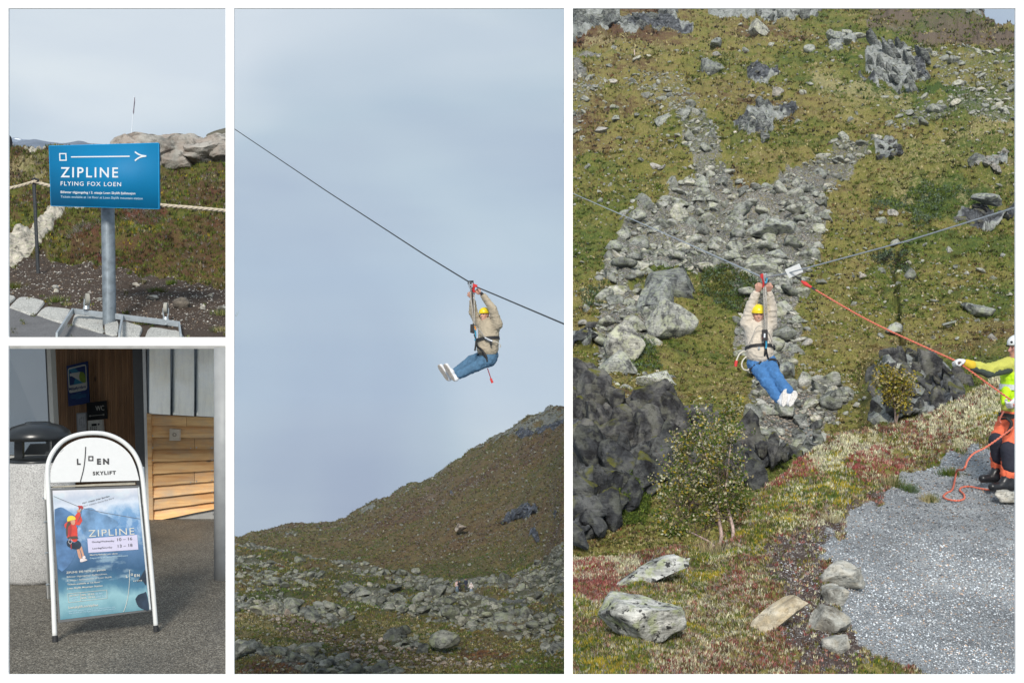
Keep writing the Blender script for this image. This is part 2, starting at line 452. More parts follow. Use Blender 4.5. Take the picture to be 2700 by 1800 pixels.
# ------------------------------------------------------------------ terrain surfaces
class Surf:
    """a sheet of ground: columns across, rows from its near edge up to its skyline"""
    def __init__(s, name, us, vbot, vtop, dep, nrow, disp, masks, mat, back=None, label=None, ext=None):
        nu = len(us)
        s.us = us; s.vb = vbot(us); s.vt = vtop(us)
        T = np.linspace(0, 1, nrow)
        U = np.repeat(us[:, None], nrow, 1); Vv = s.vb[:, None] * (1 - T) + s.vt[:, None] * T
        D = dep(U, Vv, T[None, :] + 0 * U)
        s.D = D; s.U, s.Vv = U, Vv
        G = Pn(U, Vv, D)
        A, B = masks(U, Vv, G)
        G = disp(G, U, Vv, A, B)
        s.G = G; s.A, s.B = A, B
        H, HA, HB = G, A, B
        if back is not None:            # the far side falls away behind the skyline
            n = 6; ex = []
            for i in range(1, n + 1):
                q = G[:, -1].copy(); q[:, 1] += back[0] * i / n; q[:, 0] *= q[:, 1] / G[:, -1][:, 1]; q[:, 2] -= back[1] * (i / n) ** 1.2
                q += (noise(q * 0.2)[:, None]) * 0.01 * back[0]
                ex.append(q)
            H = np.concatenate([G, np.stack(ex, 1)], 1)
            HA = np.concatenate([A, np.repeat(A[:, -1:], n, 1)], 1); HB = np.concatenate([B, np.repeat(B[:, -1:], n, 1)], 1)
        nr = H.shape[1]
        I = np.arange(nu * nr).reshape(nu, nr)
        Fq = np.stack([I[:-1, :-1], I[1:, :-1], I[1:, 1:], I[:-1, 1:]], -1).reshape(-1, 4)
        s.o = obj(name, H.reshape(-1, 3), Fq, mat, smooth_sh=True, attrs={'mA': HA.reshape(-1, 3), 'mB': HB.reshape(-1, 3)}, origin=(0, 0, 0), kind='structure')
        if label: s.o['label'] = label
    def ij(s, u, v):
        u = np.asarray(u, float); v = np.asarray(v, float)
        fi = np.clip((u - s.us[0]) / (s.us[-1] - s.us[0]) * (len(s.us) - 1), 0, len(s.us) - 1.001)
        vb = np.interp(u, s.us, s.vb); vt = np.interp(u, s.us, s.vt)
        fj = np.clip((vb - v) / (vb - vt) * (s.G.shape[1] - 1), 0, s.G.shape[1] - 1.001)
        return fi, fj
    def at(s, u, v, arr=None):
        arr = s.G if arr is None else arr
        fi, fj = s.ij(u, v); i = fi.astype(int); j = fj.astype(int); a = (fi - i)[..., None]; b = (fj - j)[..., None]
        return arr[i, j] * (1 - a) * (1 - b) + arr[i + 1, j] * a * (1 - b) + arr[i, j + 1] * (1 - a) * b + arr[i + 1, j + 1] * a * b
def soft(U, Vv, polys, warp=7, seed=0, blur=1, fr=0.02):
    W = np.stack([U * fr, Vv * fr, U * 0 + seed], -1)
    du = fbm(W, 3, seed) * warp; dv = fbm(W, 3, seed + 9) * warp
    m = np.zeros(U.shape, bool)
    for p in polys: m |= inpoly(U + du, Vv + dv, p)
    return smooth(m.astype(float), blur)
def D2(pl): return [(x * 2700 / 2352, y * 2700 / 2352) for x, y in pl]
def ZP(z, pl): return [z(x, y) for x, y in pl]

# ---- right picture: the hillside across the gully
SKY3 = ([1480, 2500, 2555, 2594, 2636, 2690, 2740], [-60, -30, 20, 49, 57, 62, 66])
SCREE3 = [D2(p) for p in (
    [(1400, 600), (1430, 520), (1530, 450), (1580, 395), (1640, 365), (1690, 425), (1760, 440), (1830, 400), (1950, 320), (2010, 325), (1970, 380), (1890, 430), (1910, 520), (1870, 600), (1860, 640), (1830, 720), (1840, 790), (1800, 880), (1860, 900), (1950, 900), (1960, 930), (1890, 980), (1840, 1060), (1740, 1060), (1725, 930), (1740, 860), (1690, 780), (1700, 700), (1640, 640), (1500, 640), (1430, 700), (1370, 680)],
    [(1440, 180), (1560, 190), (1600, 240), (1640, 300), (1660, 380), (1600, 395), (1560, 330), (1530, 260), (1450, 210)],
    [(1310, 160), (1390, 185), (1380, 215), (1330, 290), (1310, 290)],
    [(2080, 100), (2200, 130), (2340, 130), (2340, 290), (2260, 290), (2180, 250), (2190, 200), (2120, 140)],
    [(2040, 275), (2120, 245), (2260, 255), (2340, 280), (2340, 290), (2180, 275), (2060, 285)],
    [(1370, 700), (1480, 690), (1500, 800), (1400, 870), (1370, 800)])]
z5 = Zm(1500, 0, 2.6133); z6 = Zm(2100, 0, 2.6133); z7 = Zm(1500, 600, 2.6133); z8 = Zm(2100, 600, 2.6133)
z9 = Zm(1500, 1200, 2.6133); z10 = Zm(2100, 1200, 2.6133)
ROCK3 = [ZP(z5, [(-40, 40), (340, 40), (360, 110), (330, 190), (270, 230), (120, 250), (110, 280), (-40, 310)]),
         ZP(z5, [(250, 210), (330, 155), (640, 130), (860, 180), (820, 200), (600, 215), (400, 250)]),
         ZP(z5, [(950, 40), (1280, 40), (1270, 120), (1050, 120), (960, 90)]), ZP(z5, [(1270, 60), (1600, 40), (1600, 110), (1330, 135)]),
         ZP(z5, [(1240, 800), (1310, 720), (1420, 730), (1550, 710), (1560, 760), (1440, 800), (1400, 900), (1330, 960), (1300, 1020), (1340, 1100), (1230, 1090), (1160, 1030), (1170, 960), (1120, 900), (1130, 860)]),
         ZP(z6, [(0, 40), (150, 60), (140, 110), (60, 130), (0, 120)]), ZP(z6, [(210, 330), (250, 280), (380, 260), (400, 310), (330, 360), (290, 410), (220, 370)]),
         ZP(z6, [(460, 400), (560, 370), (720, 370), (800, 430), (870, 480), (940, 550), (870, 540), (810, 520), (800, 630), (700, 600), (640, 560), (560, 560), (470, 510)]),
         ZP(z6, [(370, 530), (490, 550), (600, 630), (480, 580)]),
         ZP(z6, [(920, 40), (1190, 40), (1290, 135), (1190, 125), (1050, 108), (940, 85)]),
         ZP(z6, [(500, 980), (640, 980), (690, 1040), (620, 1070), (540, 1030)]),
         ZP(z6, [(1240, 1180), (1240, 1080), (1330, 1040), (1440, 1050), (1420, 1120), (1360, 1180)]),
         ZP(z6, [(1050, 1450), (1120, 1400), (1180, 1330), (1250, 1310), (1400, 1370), (1520, 1360), (1520, 1420), (1400, 1440), (1250, 1470), (1190, 1500)]),
         ZP(z5, [(1200, 500), (1440, 510), (1440, 560), (1330, 580), (1230, 560)]),
         ZP(z7, [(-40, 740), (150, 740), (160, 820), (-40, 850)]),
         ZP(z7, [(-40, 1040), (140, 1050), (160, 1130), (260, 1230), (330, 1300), (480, 1290), (600, 1290), (720, 1440), (900, 1430), (1000, 1500), (1200, 1568), (1200, 1800), (600, 1800), (500, 1900), (300, 2000), (200, 2080), (-40, 2200)]),
         ZP(z9, [(1100, 0), (1568, 0), (1568, 60), (1400, 180), (1250, 190), (1100, 150)]),
         ZP(z8, [(640, 830), (740, 780), (900, 830), (870, 900), (980, 920), (1100, 990), (1110, 1120), (1000, 1260), (880, 1330), (560, 1350), (500, 1300), (460, 1100), (560, 960)]),
         ZP(z8, [(0, 1350), (120, 1380), (150, 1500), (60, 1620), (0, 1600)]),
         ]
DARK3 = [ZP(z5, [(390, 160), (640, 130), (860, 180), (820, 200), (600, 210), (400, 245)]), ZP(z5, [(1110, 860), (1240, 840), (1240, 930), (1160, 940), (1110, 900)]),
         ZP(z5, [(1430, 740), (1560, 710), (1560, 770), (1440, 790)]), ZP(z5, [(1200, 500), (1440, 510), (1440, 560), (1330, 580), (1230, 560)]), ZP(z5, [(1280, 930), (1330, 960), (1300, 1020), (1340, 1110), (1260, 1090)]),
         ZP(z6, [(370, 530), (490, 550), (600, 640), (470, 590)]), ZP(z6, [(800, 430), (870, 480), (950, 560), (870, 540), (800, 480)]), ROCK3[12], ROCK3[14],
         ZP(z7, [(-40, 1040), (140, 1050), (180, 1180), (300, 1280), (330, 1420), (420, 1330), (560, 1300), (620, 1400), (600, 1500), (740, 1560), (700, 1800), (600, 1800), (500, 1900), (300, 2000), (200, 2080), (-40, 2200)]),
         ROCK3[16], ZP(z8, [(640, 830), (740, 780), (900, 830), (870, 900), (980, 960), (1100, 1120), (960, 1260), (820, 1300), (790, 1200), (850, 1000), (760, 900)]),
         ZP(z8, [(620, 230), (720, 240), (680, 330), (670, 420), (700, 560), (720, 700), (650, 640), (640, 420)])]
GRAV3 = SCREE3 + [ZP(z5, [(20, 440), (60, 430), (130, 500), (120, 530), (20, 530)]), ZP(z5, [(90, 625), (150, 650), (200, 700), (130, 690)]),
        ZP(z5, [(20, 408), (240, 422), (620, 432), (620, 440), (240, 440), (200, 460), (20, 418)]),
        ZP(z6, [(-100, 118), (300, 140), (700, 165), (1100, 218), (1560, 240), (1560, 252), (1100, 234), (700, 182), (300, 150), (-100, 128)]),
        ZP(z5, [(300, 57), (700, 62), (1000, 108), (1500, 128), (1500, 138), (1000, 118), (700, 72)]),
        D2([(1760, 940), (1850, 930), (1880, 980), (1820, 1070), (1750, 1070)])]
STRAW3 = [D2([(1990, 370), (2150, 300), (2333, 270), (2333, 420), (2200, 440), (2050, 440)]), D2([(1860, 180), (2100, 220), (2100, 270), (1900, 260)]), D2([(1330, 90), (1700, 110), (1650, 150), (1400, 150)])]
GREEN3 = [D2([(2060, 420), (2200, 400), (2280, 450), (2100, 480), (2000, 440)]), D2([(1690, 380), (1830, 380), (1800, 430), (1700, 420)]), D2([(1940, 690), (2100, 560), (2330, 560), (2333, 760), (2060, 720)])]
def dep_bg3(U, Vv, T):
    d = np.interp(Vv.ravel(), [-60, 22, 100, 300, 500, 700, 900, 1100, 1300, 1500], [330, 300, 250, 172, 128, 96, 73, 54, 41, 34]).reshape(U.shape)
    # right side stands nearer low down, the left cliff stands steep
    s = np.clip((Vv - 1120) / 350, 0, 1) * np.clip((1960 - U) / 200, 0, 1)
    d = d * (1 - s) + s * (45 - 9 * np.clip((Vv - 1120) / 380, 0, 1))
    s = np.clip((Vv - 900) / 60, 0, 1) * np.clip((U - 2260) / 60, 0, 1)
    d = d * (1 - s) + s * (60 - 16 * np.clip((Vv - 900) / 250, 0, 1.6))
    return d
def masks_bg3(U, Vv, G):
    rock = soft(U, Vv, ROCK3, 9, 1); dark = soft(U, Vv, DARK3, 9, 2)
    grav = soft(U, Vv, GRAV3[:6], 16, 3, 2); g2 = soft(U, Vv, GRAV3[6:], 2, 4)
    grav = np.maximum(grav * np.interp(Vv, [250, 480], [0.42, 0.56]), g2 * 0.62)
    hue = 0.43 + 0.36 * fbm(G * 0.045, 4, 11) + 0.12 * np.clip((2000 - U) / 500, -1, 1) * np.clip((900 - Vv) / 600, 0, 1)
    hue += 0.30 * fbm(G * 0.014, 3, 14)
    hue -= 0.28 * soft(U, Vv, GREEN3, 20, 5, 6); hue += 0.10 * np.clip((250 - Vv) / 250, 0, 1)
    straw = 0.18 + 0.25 * fbm(G * 0.08, 4, 12) + 0.35 * soft(U, Vv, STRAW3, 25, 6, 8)
    soil = 0.12 + 0.2 * fbm(G * 0.07, 3, 13) + 0.45 * soft(U, Vv, [D2([(2000, 0), (2340, 0), (2340, 125), (2150, 100), (1990, 60)])], 12, 7, 4)
    return np.stack([rock, dark, grav], -1), np.stack([hue, straw, soil], -1)
def disp_bg3(G, U, Vv, A, B):
    d = G[..., 1]; rock = A[..., 0]
    n = fbm(G * 0.05, 2, 20) * 1.8 + fbm(G * 0.25, 5, 21, 0.62) * 1.0
    n = n * np.clip(d / 90, 0.45, 1.6)
    r = fbm(G * np.array([0.5, 0.3, 0.35]) * np.clip(60 / d, 0.3, 1.3)[..., None], 4, 22, 0.5, ridged=True) * np.where(Vv > 1000, 0.75, 0.38) * rock * np.clip(d / 70, 0.6, 2.0)
    st = np.abs(np.sin((G[..., 0] * 0.9 + G[..., 2] * 0.35) * 1.1 + fbm(G * 0.15, 3, 23) * 3)) * rock * 0.35 * (G[..., 2] > 8)
    # a narrow stream cut runs down the right half
    su = np.interp(Vv, [640, 700, 800, 900], [2372, 2352, 2362, 2378])
    su = su + fbm(G * 0.25, 3, 24) * 7
    cut = np.exp(-((U - su) / 6.0) ** 2) * ((Vv > 660) & (Vv < 900)) * 1.1
    out = G.copy()
    out[..., 2] += n * 0.9 - cut
    out[..., 1] -= r + st + rock * 0.8
    out[..., 2] += (r + st) * 0.3
    return out
us3 = np.linspace(1497, 2900, 480)
hill3 = Surf('hillside', us3, lambda u: u * 0 + 1520, lambda u: np.interp(u, *SKY3), dep_bg3, 540, disp_bg3, masks_bg3, M_hill3, back=(60, 30),
             label='steep moorland hillside with scree and dark wet cliffs')

# ---- right picture: the near bank and the gravel path
CR3 = ([1480, 1510, 1700, 1800, 1890, 1950, 2010, 2070, 2135, 2185, 2300, 2445, 2530, 2600, 2680, 2740], [1478, 1470, 1452, 1448, 1425, 1360, 1290, 1240, 1200, 1150, 1125, 1092, 1050, 1010, 955, 930])
CD3 = [9.5, 9.5, 9.8, 10.2, 10.6, 11.5, 12.8, 13.8, 14.8, 15.8, 17, 18, 18.6, 19, 19.5, 20]
PATH3 = [[(2740, 1175), (2620, 1180), (2530, 1195), (2460, 1228), (2390, 1262), (2345, 1300), (2270, 1330), (2210, 1400), (2160, 1440), (2185, 1500), (2230, 1540), (2210, 1600), (2250, 1650), (2260, 1700), (2330, 1735), (2440, 1760), (2500, 1800), (2520, 1860), (2960, 1860), (2960, 1175)]]
SOIL3 = [[(2400, 1270), (2240, 1335), (2110, 1400), (2010, 1470), (2050, 1540), (2080, 1600), (2060, 1680), (2120, 1760), (2300, 1760), (2240, 1650), (2180, 1560), (2160, 1440), (2250, 1370)]]
PATCH3 = [[(2520, 1270), (2740, 1240), (2740, 1340), (2600, 1330), (2500, 1300)]]
LICH3 = [[(2380, 900), (2740, 900), (2740, 1120), (2560, 1170), (2420, 1150)], [(2120, 1200), (2230, 1140), (2330, 1130), (2300, 1180), (2180, 1250)], [(1500, 1460), (1660, 1470), (1680, 1500), (1560, 1540), (1500, 1520)], [(2300, 1180), (2380, 1200), (2300, 1240), (2240, 1230)]]
YEL3 = [[(2170, 1200), (2240, 1195), (2230, 1250), (2180, 1250)], [(2560, 1080), (2680, 1050), (2680, 1130), (2580, 1120)]]
GRN3 = [[(2060, 1260), (2300, 1200), (2300, 1290), (2120, 1380), (1960, 1440), (1900, 1530), (1760, 1640), (1700, 1500), (1880, 1450), (1980, 1360)], [(1500, 1600), (1700, 1690), (1760, 1800), (1500, 1800)]]
def dep_fg3(U, Vv, T):
    vc = np.interp(U, *CR3); dc = np.interp(U, CR3[0], CD3)
    w = np.clip((1820 - Vv) / (1820 - vc), 0, 1)
    ex = np.interp(U, [1500, 1950, 2350, 2740], [1.0, 1.0, 0.68, 0.5])
    return 1 / ((1 / 5.9) * (1 - w ** ex) + w ** ex / dc)
def masks_fg3(U, Vv, G):
    path = soft(U, Vv, PATH3, 30, 31, 9, 0.03); soil = soft(U, Vv, SOIL3, 40, 32, 9, 0.03); lich = soft(U, Vv, LICH3, 25, 33, 4)
    grn = soft(U, Vv, GRN3, 30, 34, 6); yel = soft(U, Vv, YEL3, 12, 35, 3)
    hue = 0.62 + 0.25 * fbm(G * 1.1, 4, 36) - 0.35 * grn - 0.45 * yel
    straw = 0.2 + 0.25 * fbm(G * 1.6, 4, 37) + 0.42 * lich
    return np.stack([path * 0, path * 0, np.maximum(path, soil * 0.34)], -1), np.stack([hue, straw, 0.15 + soil * 0.8], -1)
def disp_fg3(G, U, Vv, A, B):
    path = A[..., 2]; out = G.copy()
    veg = np.clip(1 - path * 1.4, 0, 1)
    out[..., 2] += veg * (fbm(G * 1.3, 3, 40) * 0.07 + fbm(G * 5, 4, 41, 0.6) * 0.035) + (1 - veg) * fbm(G * 3, 4, 42) * 0.008
    return out
usf = np.linspace(1497, 2900, 460)
fore3 = Surf('near_bank', usf, lambda u: u * 0 + 1850, lambda u: np.interp(u, *CR3), dep_fg3, 330, disp_fg3, masks_fg3, M_fore3, back=(6, 7),
             label='near bank of red and green heath beside a blue grey gravel path')

# ---- middle picture: far mountain and near valley side
z3 = Zm(600, 1000, 1.96)
R2 = ZP(z3, [(0, 825), (34, 818), (80, 812), (130, 790), (200, 785), (270, 765), (340, 745), (420, 742), (550, 735), (600, 715), (640, 690), (700, 655), (760, 625), (830, 600), (880, 570), (940, 540), (1060, 500), (1120, 450), (1180, 410), (1260, 360), (1340, 320), (1400, 280), (1450, 260), (1490, 240), (1530, 205), (1600, 175), (1640, 160), (1700, 140), (1740, 133), (1800, 125)])
C2 = ZP(z3, [(0, 835), (34, 838), (80, 850), (200, 862), (390, 905), (500, 928), (620, 952), (750, 975), (850, 990), (950, 1005), (1060, 1022), (1180, 1040), (1300, 1035), (1440, 1010), (1520, 975), (1620, 935), (1680, 880), (1720, 835), (1800, 820)])
C2D = [270, 262, 250, 232, 212, 200, 190, 180, 172, 165, 158, 152, 150, 150, 148, 142, 136, 130, 128]
r2f = lambda u: np.interp(u, [p[0] for p in R2], [p[1] for p in R2])
c2f = lambda u: np.interp(u, [p[0] for p in C2], [p[1] for p in C2])
c2d = lambda u: np.interp(u, [p[0] for p in C2], C2D)
CRAG2 = [ZP(z3, [(1520, 220), (1640, 165), (1750, 140), (1750, 210), (1660, 250), (1600, 280), (1500, 300), (1440, 320), (1450, 270)]),
         ZP(z3, [(680, 670), (720, 640), (770, 640), (760, 665), (690, 690)]), ZP(z3, [(290, 790), (350, 780), (360, 810), (310, 830)]),
         ZP(z3, [(1180, 400), (1340, 320), (1400, 280), (1500, 240), (1480, 280), (1300, 370), (1180, 430), (1070, 500)])]
SLATE2 = [ZP(z3, [(1385, 730), (1430, 690), (1500, 640), (1600, 625), (1600, 650), (1530, 690), (1440, 715)]), ZP(z3, [(1665, 650), (1720, 650), (1700, 690), (1670, 680)]),
          ZP(z3, [(1550, 830), (1560, 795), (1620, 790), (1600, 815)]), ZP(z3, [(1130, 570), (1160, 570), (1150, 585)]), ZP(z3, [(1500, 280), (1640, 240), (1740, 200), (1740, 225), (1620, 270), (1480, 320)])]
def dep_far2(U, Vv, T):
    vr = r2f(U); vb = c2f(U) + 60; dr = np.interp(U, [600, 1000, 1500], [430, 390, 310]); db = c2d(U) + 14
    w = np.clip((vb - Vv) / (vb - vr), 0, 1)
    return 1 / ((1 - w) / db + w / dr)
def masks_far2(U, Vv, G):
    crag = soft(U, Vv, CRAG2, 6, 50); sl = soft(U, Vv, SLATE2, 5, 51)
    up = np.clip(1 - (Vv - r2f(U)) / 70, 0, 1)
    hue = 0.55 + 0.26 * fbm(G * 0.03, 5, 52) - 0.22 * np.clip((Vv - 1400) / 90, 0, 1) - 0.1 * up
    straw = 0.22 + 0.25 * fbm(G * 0.05, 4, 53) + 0.1 * up
    soil = 0.26 + 0.25 * fbm(G * 0.06, 4, 54) + 0.14 * up
    rk = np.maximum(crag * (0.55 + 0.3 * fbm(G * 0.2, 3, 56)), 0.28 * (up > 0) * up + 0.22 * fbm(G * 0.12, 4, 55))
    return np.stack([np.maximum(rk, sl * 0.8), np.maximum(sl, crag * 0.45), 0 * sl], -1), np.stack([hue, straw, soil], -1)
def disp_far2(G, U, Vv, A, B):
    out = G.copy()
    e = 1 - np.clip((r2f(U) + 6 - Vv) / 10, 0, 1) * 0.75
    out[..., 2] += (fbm(G * 0.035, 2, 60) * 1.8 + fbm(G * 0.16, 4, 61, 0.6) * 1.0) * e
    cr = A[..., 0] * (A[..., 1] > 0.2)
    out[..., 1] -= fbm(G * np.array([0.12, 0.1, 0.35]), 4, 62, 0.6, ridged=True) * 2.6 * cr
    out[..., 2] += fbm(G * np.array([0.2, 0.1, 0.5]), 3, 63, 0.6) * 0.8 * cr
    return out
us2 = np.linspace(609, 1497, 420)
far2 = Surf('far_mountain', us2, lambda u: c2f(u) + 60, r2f, dep_far2, 300, disp_far2, masks_far2, M_hill2, back=(90, 60), label='brown heather mountain slope rising to a rocky ridge')
BAND2 = [ZP(z3, p) for p in (
    [(20, 830), (220, 858), (430, 895), (620, 948), (760, 970), (960, 1000), (1100, 1030), (1180, 1060), (1150, 1110), (1040, 1090), (900, 1075), (700, 1020), (500, 965), (250, 895), (20, 872)],
    [(20, 900), (160, 930), (300, 965), (200, 985), (20, 960)],
    [(120, 990), (250, 1010), (400, 1010), (520, 1030), (500, 1070), (380, 1060), (260, 1040), (20, 1040)],
    [(1150, 980), (1280, 1000), (1460, 1040), (1540, 980), (1640, 930), (1700, 830), (1760, 830), (1760, 1150), (1580, 1140), (1400, 1110), (1270, 1110), (1180, 1060)],
    [(540, 1060), (760, 1080), (900, 1120), (1000, 1130), (1060, 1060), (1280, 1130), (1440, 1160), (1560, 1230), (1680, 1240), (1660, 1340), (1400, 1320), (1230, 1290), (1080, 1220), (930, 1215), (800, 1190), (620, 1140)],
    [(20, 1110), (150, 1160), (260, 1120), (390, 1180), (600, 1180), (640, 1250), (560, 1290), (440, 1260), (240, 1220), (20, 1190)],
    [(20, 1340), (190, 1370), (400, 1400), (600, 1440), (880, 1510), (860, 1560), (450, 1510), (200, 1430), (20, 1430)],
    [(820, 1300), (1000, 1330), (960, 1390), (840, 1370)], [(1620, 1350), (1760, 1360), (1760, 1430), (1650, 1430)])]
PALE2 = [ZP(z3, [(40, 1175), (240, 1215), (440, 1265), (600, 1310), (780, 1340), (1000, 1405), (1280, 1440), (1440, 1510), (1380, 1530), (1180, 1485), (900, 1470), (660, 1450), (600, 1380), (420, 1335), (260, 1300), (200, 1230)])]
PATH2 = [ZP(z3, [(1240, 1105), (1300, 1125), (1400, 1140), (1540, 1130), (1540, 1142), (1400, 1152), (1290, 1140), (1220, 1120)]), ZP(z3, [(1500, 1150), (1640, 1165), (1760, 1205), (1760, 1230), (1640, 1200)]),
         ZP(z3, [(80, 845), (200, 855), (390, 900), (600, 945), (700, 965), (690, 972), (590, 958), (380, 912), (80, 858)])]
RUST2 = [ZP(z3, [(150, 1440), (240, 1410), (340, 1400), (420, 1450), (480, 1520), (400, 1540), (150, 1530), (34, 1500)]), ZP(z3, [(1180, 1400), (1300, 1370), (1500, 1380), (1400, 1440), (1240, 1430)])]
STRAW2 = [ZP(z3, [(34, 1230), (200, 1260), (400, 1350), (340, 1390), (120, 1340), (34, 1320)]), ZP(z3, [(650, 1240), (900, 1230), (1200, 1300), (1050, 1380), (800, 1340), (680, 1310)]), ZP(z3, [(880, 1480), (1300, 1500), (1500, 1530), (900, 1540)]), ZP(z3, [(1540, 1160), (1740, 1150), (1740, 1180)])]
def dep_near2(U, Vv, T):
    w = np.clip((1840 - Vv) / (1840 - c2f(U)), 0, 1)
    return 1 / ((1 - w) / 66 + w / c2d(U))
def masks_near2(U, Vv, G):
    b = soft(U, Vv, BAND2, 8, 70, 2); pa = soft(U, Vv, PATH2, 2, 71); pl = soft(U, Vv, PALE2, 8, 72, 2)
    hue = 0.30 + 0.30 * fbm(G * 0.11, 4, 73) + 0.5 * soft(U, Vv, RUST2, 10, 74, 3)
    straw = 0.2 + 0.22 * fbm(G * 0.15, 4, 75) + 0.32 * soft(U, Vv, STRAW2, 20, 76, 6)
    return np.stack([pa * 0, pa * 0, np.maximum(b * 0.45, pa)], -1), np.stack([hue, straw, 0.1 + pl * 0.6], -1)
def disp_near2(G, U, Vv, A, B):
    out = G.copy()
    k = np.clip(1 - A[..., 2] * 1.2, 0.1, 1)
    out[..., 2] += (fbm(G * 0.07, 2, 80) * 1.2 + fbm(G * 0.45, 4, 81, 0.6) * 0.45) * k * np.clip(G[..., 1] / 130, 0.5, 1.2)
    return out
near2 = Surf('valley_slope', us2, lambda u: u * 0 + 1830, c2f, dep_near2, 330, disp_near2, masks_near2, M_near2, back=(8, 4), label='mossy valley slope strewn with boulders')

# ---- upper left picture: the bank behind the sign
z1 = Zm(0, 0, 1.7423)
K1 = ZP(z1, [(0, 712), (38, 708), (60, 702), (100, 698), (160, 692), (222, 684), (300, 684), (420, 690), (540, 700), (700, 705), (760, 700), (900, 690), (1060, 680)])
k1f = lambda u: np.interp(u, [p[0] for p in K1], [p[1] for p in K1])
KERB_TOP = ([0, 22, 120, 190, 290, 380, 480, 610], [770, 775, 800, 815, 835, 852, 868, 880])
ASPH = ([0, 22, 60, 100, 170, 250, 310, 400], [800, 812, 824, 836, 855, 878, 893, 910])
OUT1 = [ZP(z1, [(-20, 1240), (-20, 1150), (40, 1130), (90, 1105), (150, 1080), (200, 1040), (250, 1010), (290, 980), (330, 962), (400, 952), (370, 985), (320, 1005), (270, 1040), (210, 1095), (190, 1140), (160, 1175), (110, 1200), (60, 1225)]),
        ZP(z1, [(130, 760), (165, 750), (190, 757), (160, 768)]), ZP(z1, [(80, 765), (110, 768), (100, 778)]), ZP(z1, [(90, 700), (222, 684), (222, 695), (120, 706)]), ZP(z1, [(165, 800), (205, 803), (195, 812), (170, 808)])]
SOIL1 = [ZP(z1, [(-20, 1250), (170, 1180), (300, 1200), (520, 1230), (640, 1260), (800, 1290), (1060, 1320), (1060, 1600), (-20, 1600)])]
GREEN1 = [ZP(z1, [(38, 1040), (180, 1040), (120, 1110), (38, 1120)]), ZP(z1, [(520, 1050), (700, 1030), (900, 1060), (880, 1150), (740, 1180), (560, 1140)]), ZP(z1, [(40, 1290), (190, 1280), (160, 1340), (40, 1350)])]
DARKV1 = [ZP(z1, [(320, 1140), (450, 1130), (470, 1200), (330, 1200)]), ZP(z1, [(560, 980), (760, 970), (760, 1040), (600, 1050)])]
STRAW1 = [ZP(z1, [(38, 770), (220, 720), (222, 830), (120, 850), (38, 840)])]
def dep_1(U, Vv, T):
    d = np.interp(Vv.ravel(), [380, 400, 440, 490, 560, 640, 720, 790, 835, 890, 920], [44, 38, 31, 24, 19, 16, 13.8, 12.24, 11.5, 10.6, 10.2]).reshape(U.shape)
    return d
def masks_1(U, Vv, G):
    rk = soft(U, Vv, OUT1, 4, 90, 6)
    soil = soft(U, Vv, SOIL1, 12, 91, 3); asp = (Vv > np.interp(U, *ASPH)).astype(float)
    grn = soft(U, Vv, GREEN1, 10, 92, 4)
    hue = 0.5 + 0.25 * fbm(G * 0.8, 4, 93) - 0.3 * grn + 0.3 * (soft(U, Vv, DARKV1, 8, 94, 3))
    straw = 0.15 + 0.25 * fbm(G * 1.1, 4, 95) + 0.35 * soft(U, Vv, STRAW1, 10, 96, 4)
    return np.stack([rk, rk * 0, soil * 0.36], -1), np.stack([hue, straw, 0.1 + soil * 0.65], -1)
def disp_1(G, U, Vv, A, B):
    out = G.copy(); soil = np.clip((B[..., 2] - 0.1) / 0.65, 0, 1)
    kt = np.clip((np.interp(U, *KERB_TOP) - Vv) / 15, 0, 1)
    out[..., 2] += (fbm(G * 0.6, 3, 97) * 0.24 + fbm(G * 2.2, 4, 98, 0.6) * 0.14) * (1 - soil) + (fbm(G * 5, 4, 99, 0.6) * 0.03) * soil * kt
    out[..., 2] += A[..., 0] * 0.07 + A[..., 0] * fbm(G * 1.2, 4, 100, 0.5) * 0.03
    # a low brow of heath overhangs the worn soil
    br = np.exp(-((Vv - 655 - (U - 300) * 0.12) / 22) ** 2) * np.clip((U - 150) / 60, 0, 1) * np.clip((900 - U) / 60, 0, 1)
    out[..., 2] += br * 0.22
    return out
us1 = np.linspace(-200, 604, 380)
bank1 = Surf('heath_bank', us1, lambda u: u * 0 + 906, k1f, dep_1, 300, disp_1, masks_1, M_bank1, back=(20, 6), label='bank of heath and worn soil behind the blue sign')
# ------------------------------------------------------------------ rocks
def ico(sub):
    t = (1 + 5 ** .5) / 2
    v = [(-1, t, 0), (1, t, 0), (-1, -t, 0), (1, -t, 0), (0, -1, t), (0, 1, t), (0, -1, -t), (0, 1, -t), (t, 0, -1), (t, 0, 1), (-t, 0, -1), (-t, 0, 1)]
    f = [(0, 11, 5), (0, 5, 1), (0, 1, 7), (0, 7, 10), (0, 10, 11), (1, 5, 9), (5, 11, 4), (11, 10, 2), (10, 7, 6), (7, 1, 8), (3, 9, 4), (3, 4, 2), (3, 2, 6), (3, 6, 8), (3, 8, 9), (4, 9, 5), (2, 4, 11), (6, 2, 10), (8, 6, 7), (9, 8, 1)]
    v = [np.array(p) / np.linalg.norm(p) for p in v]
    for _ in range(sub):
        c = {}; nf = []
        def mid(a, b):
            k = (min(a, b), max(a, b))
            if k not in c:
                m = v[a] + v[b]; v.append(m / np.linalg.norm(m)); c[k] = len(v) - 1
            return c[k]
        for a, b, d in f:
            ab, bd, da = mid(a, b), mid(b, d), mid(d, a)
            nf += [(a, ab, da), (b, bd, ab), (d, da, bd), (ab, bd, da)]
        f = nf
    return np.array(v), np.array(f)
ICO = {k: ico(k) for k in (1, 2, 3, 4)}
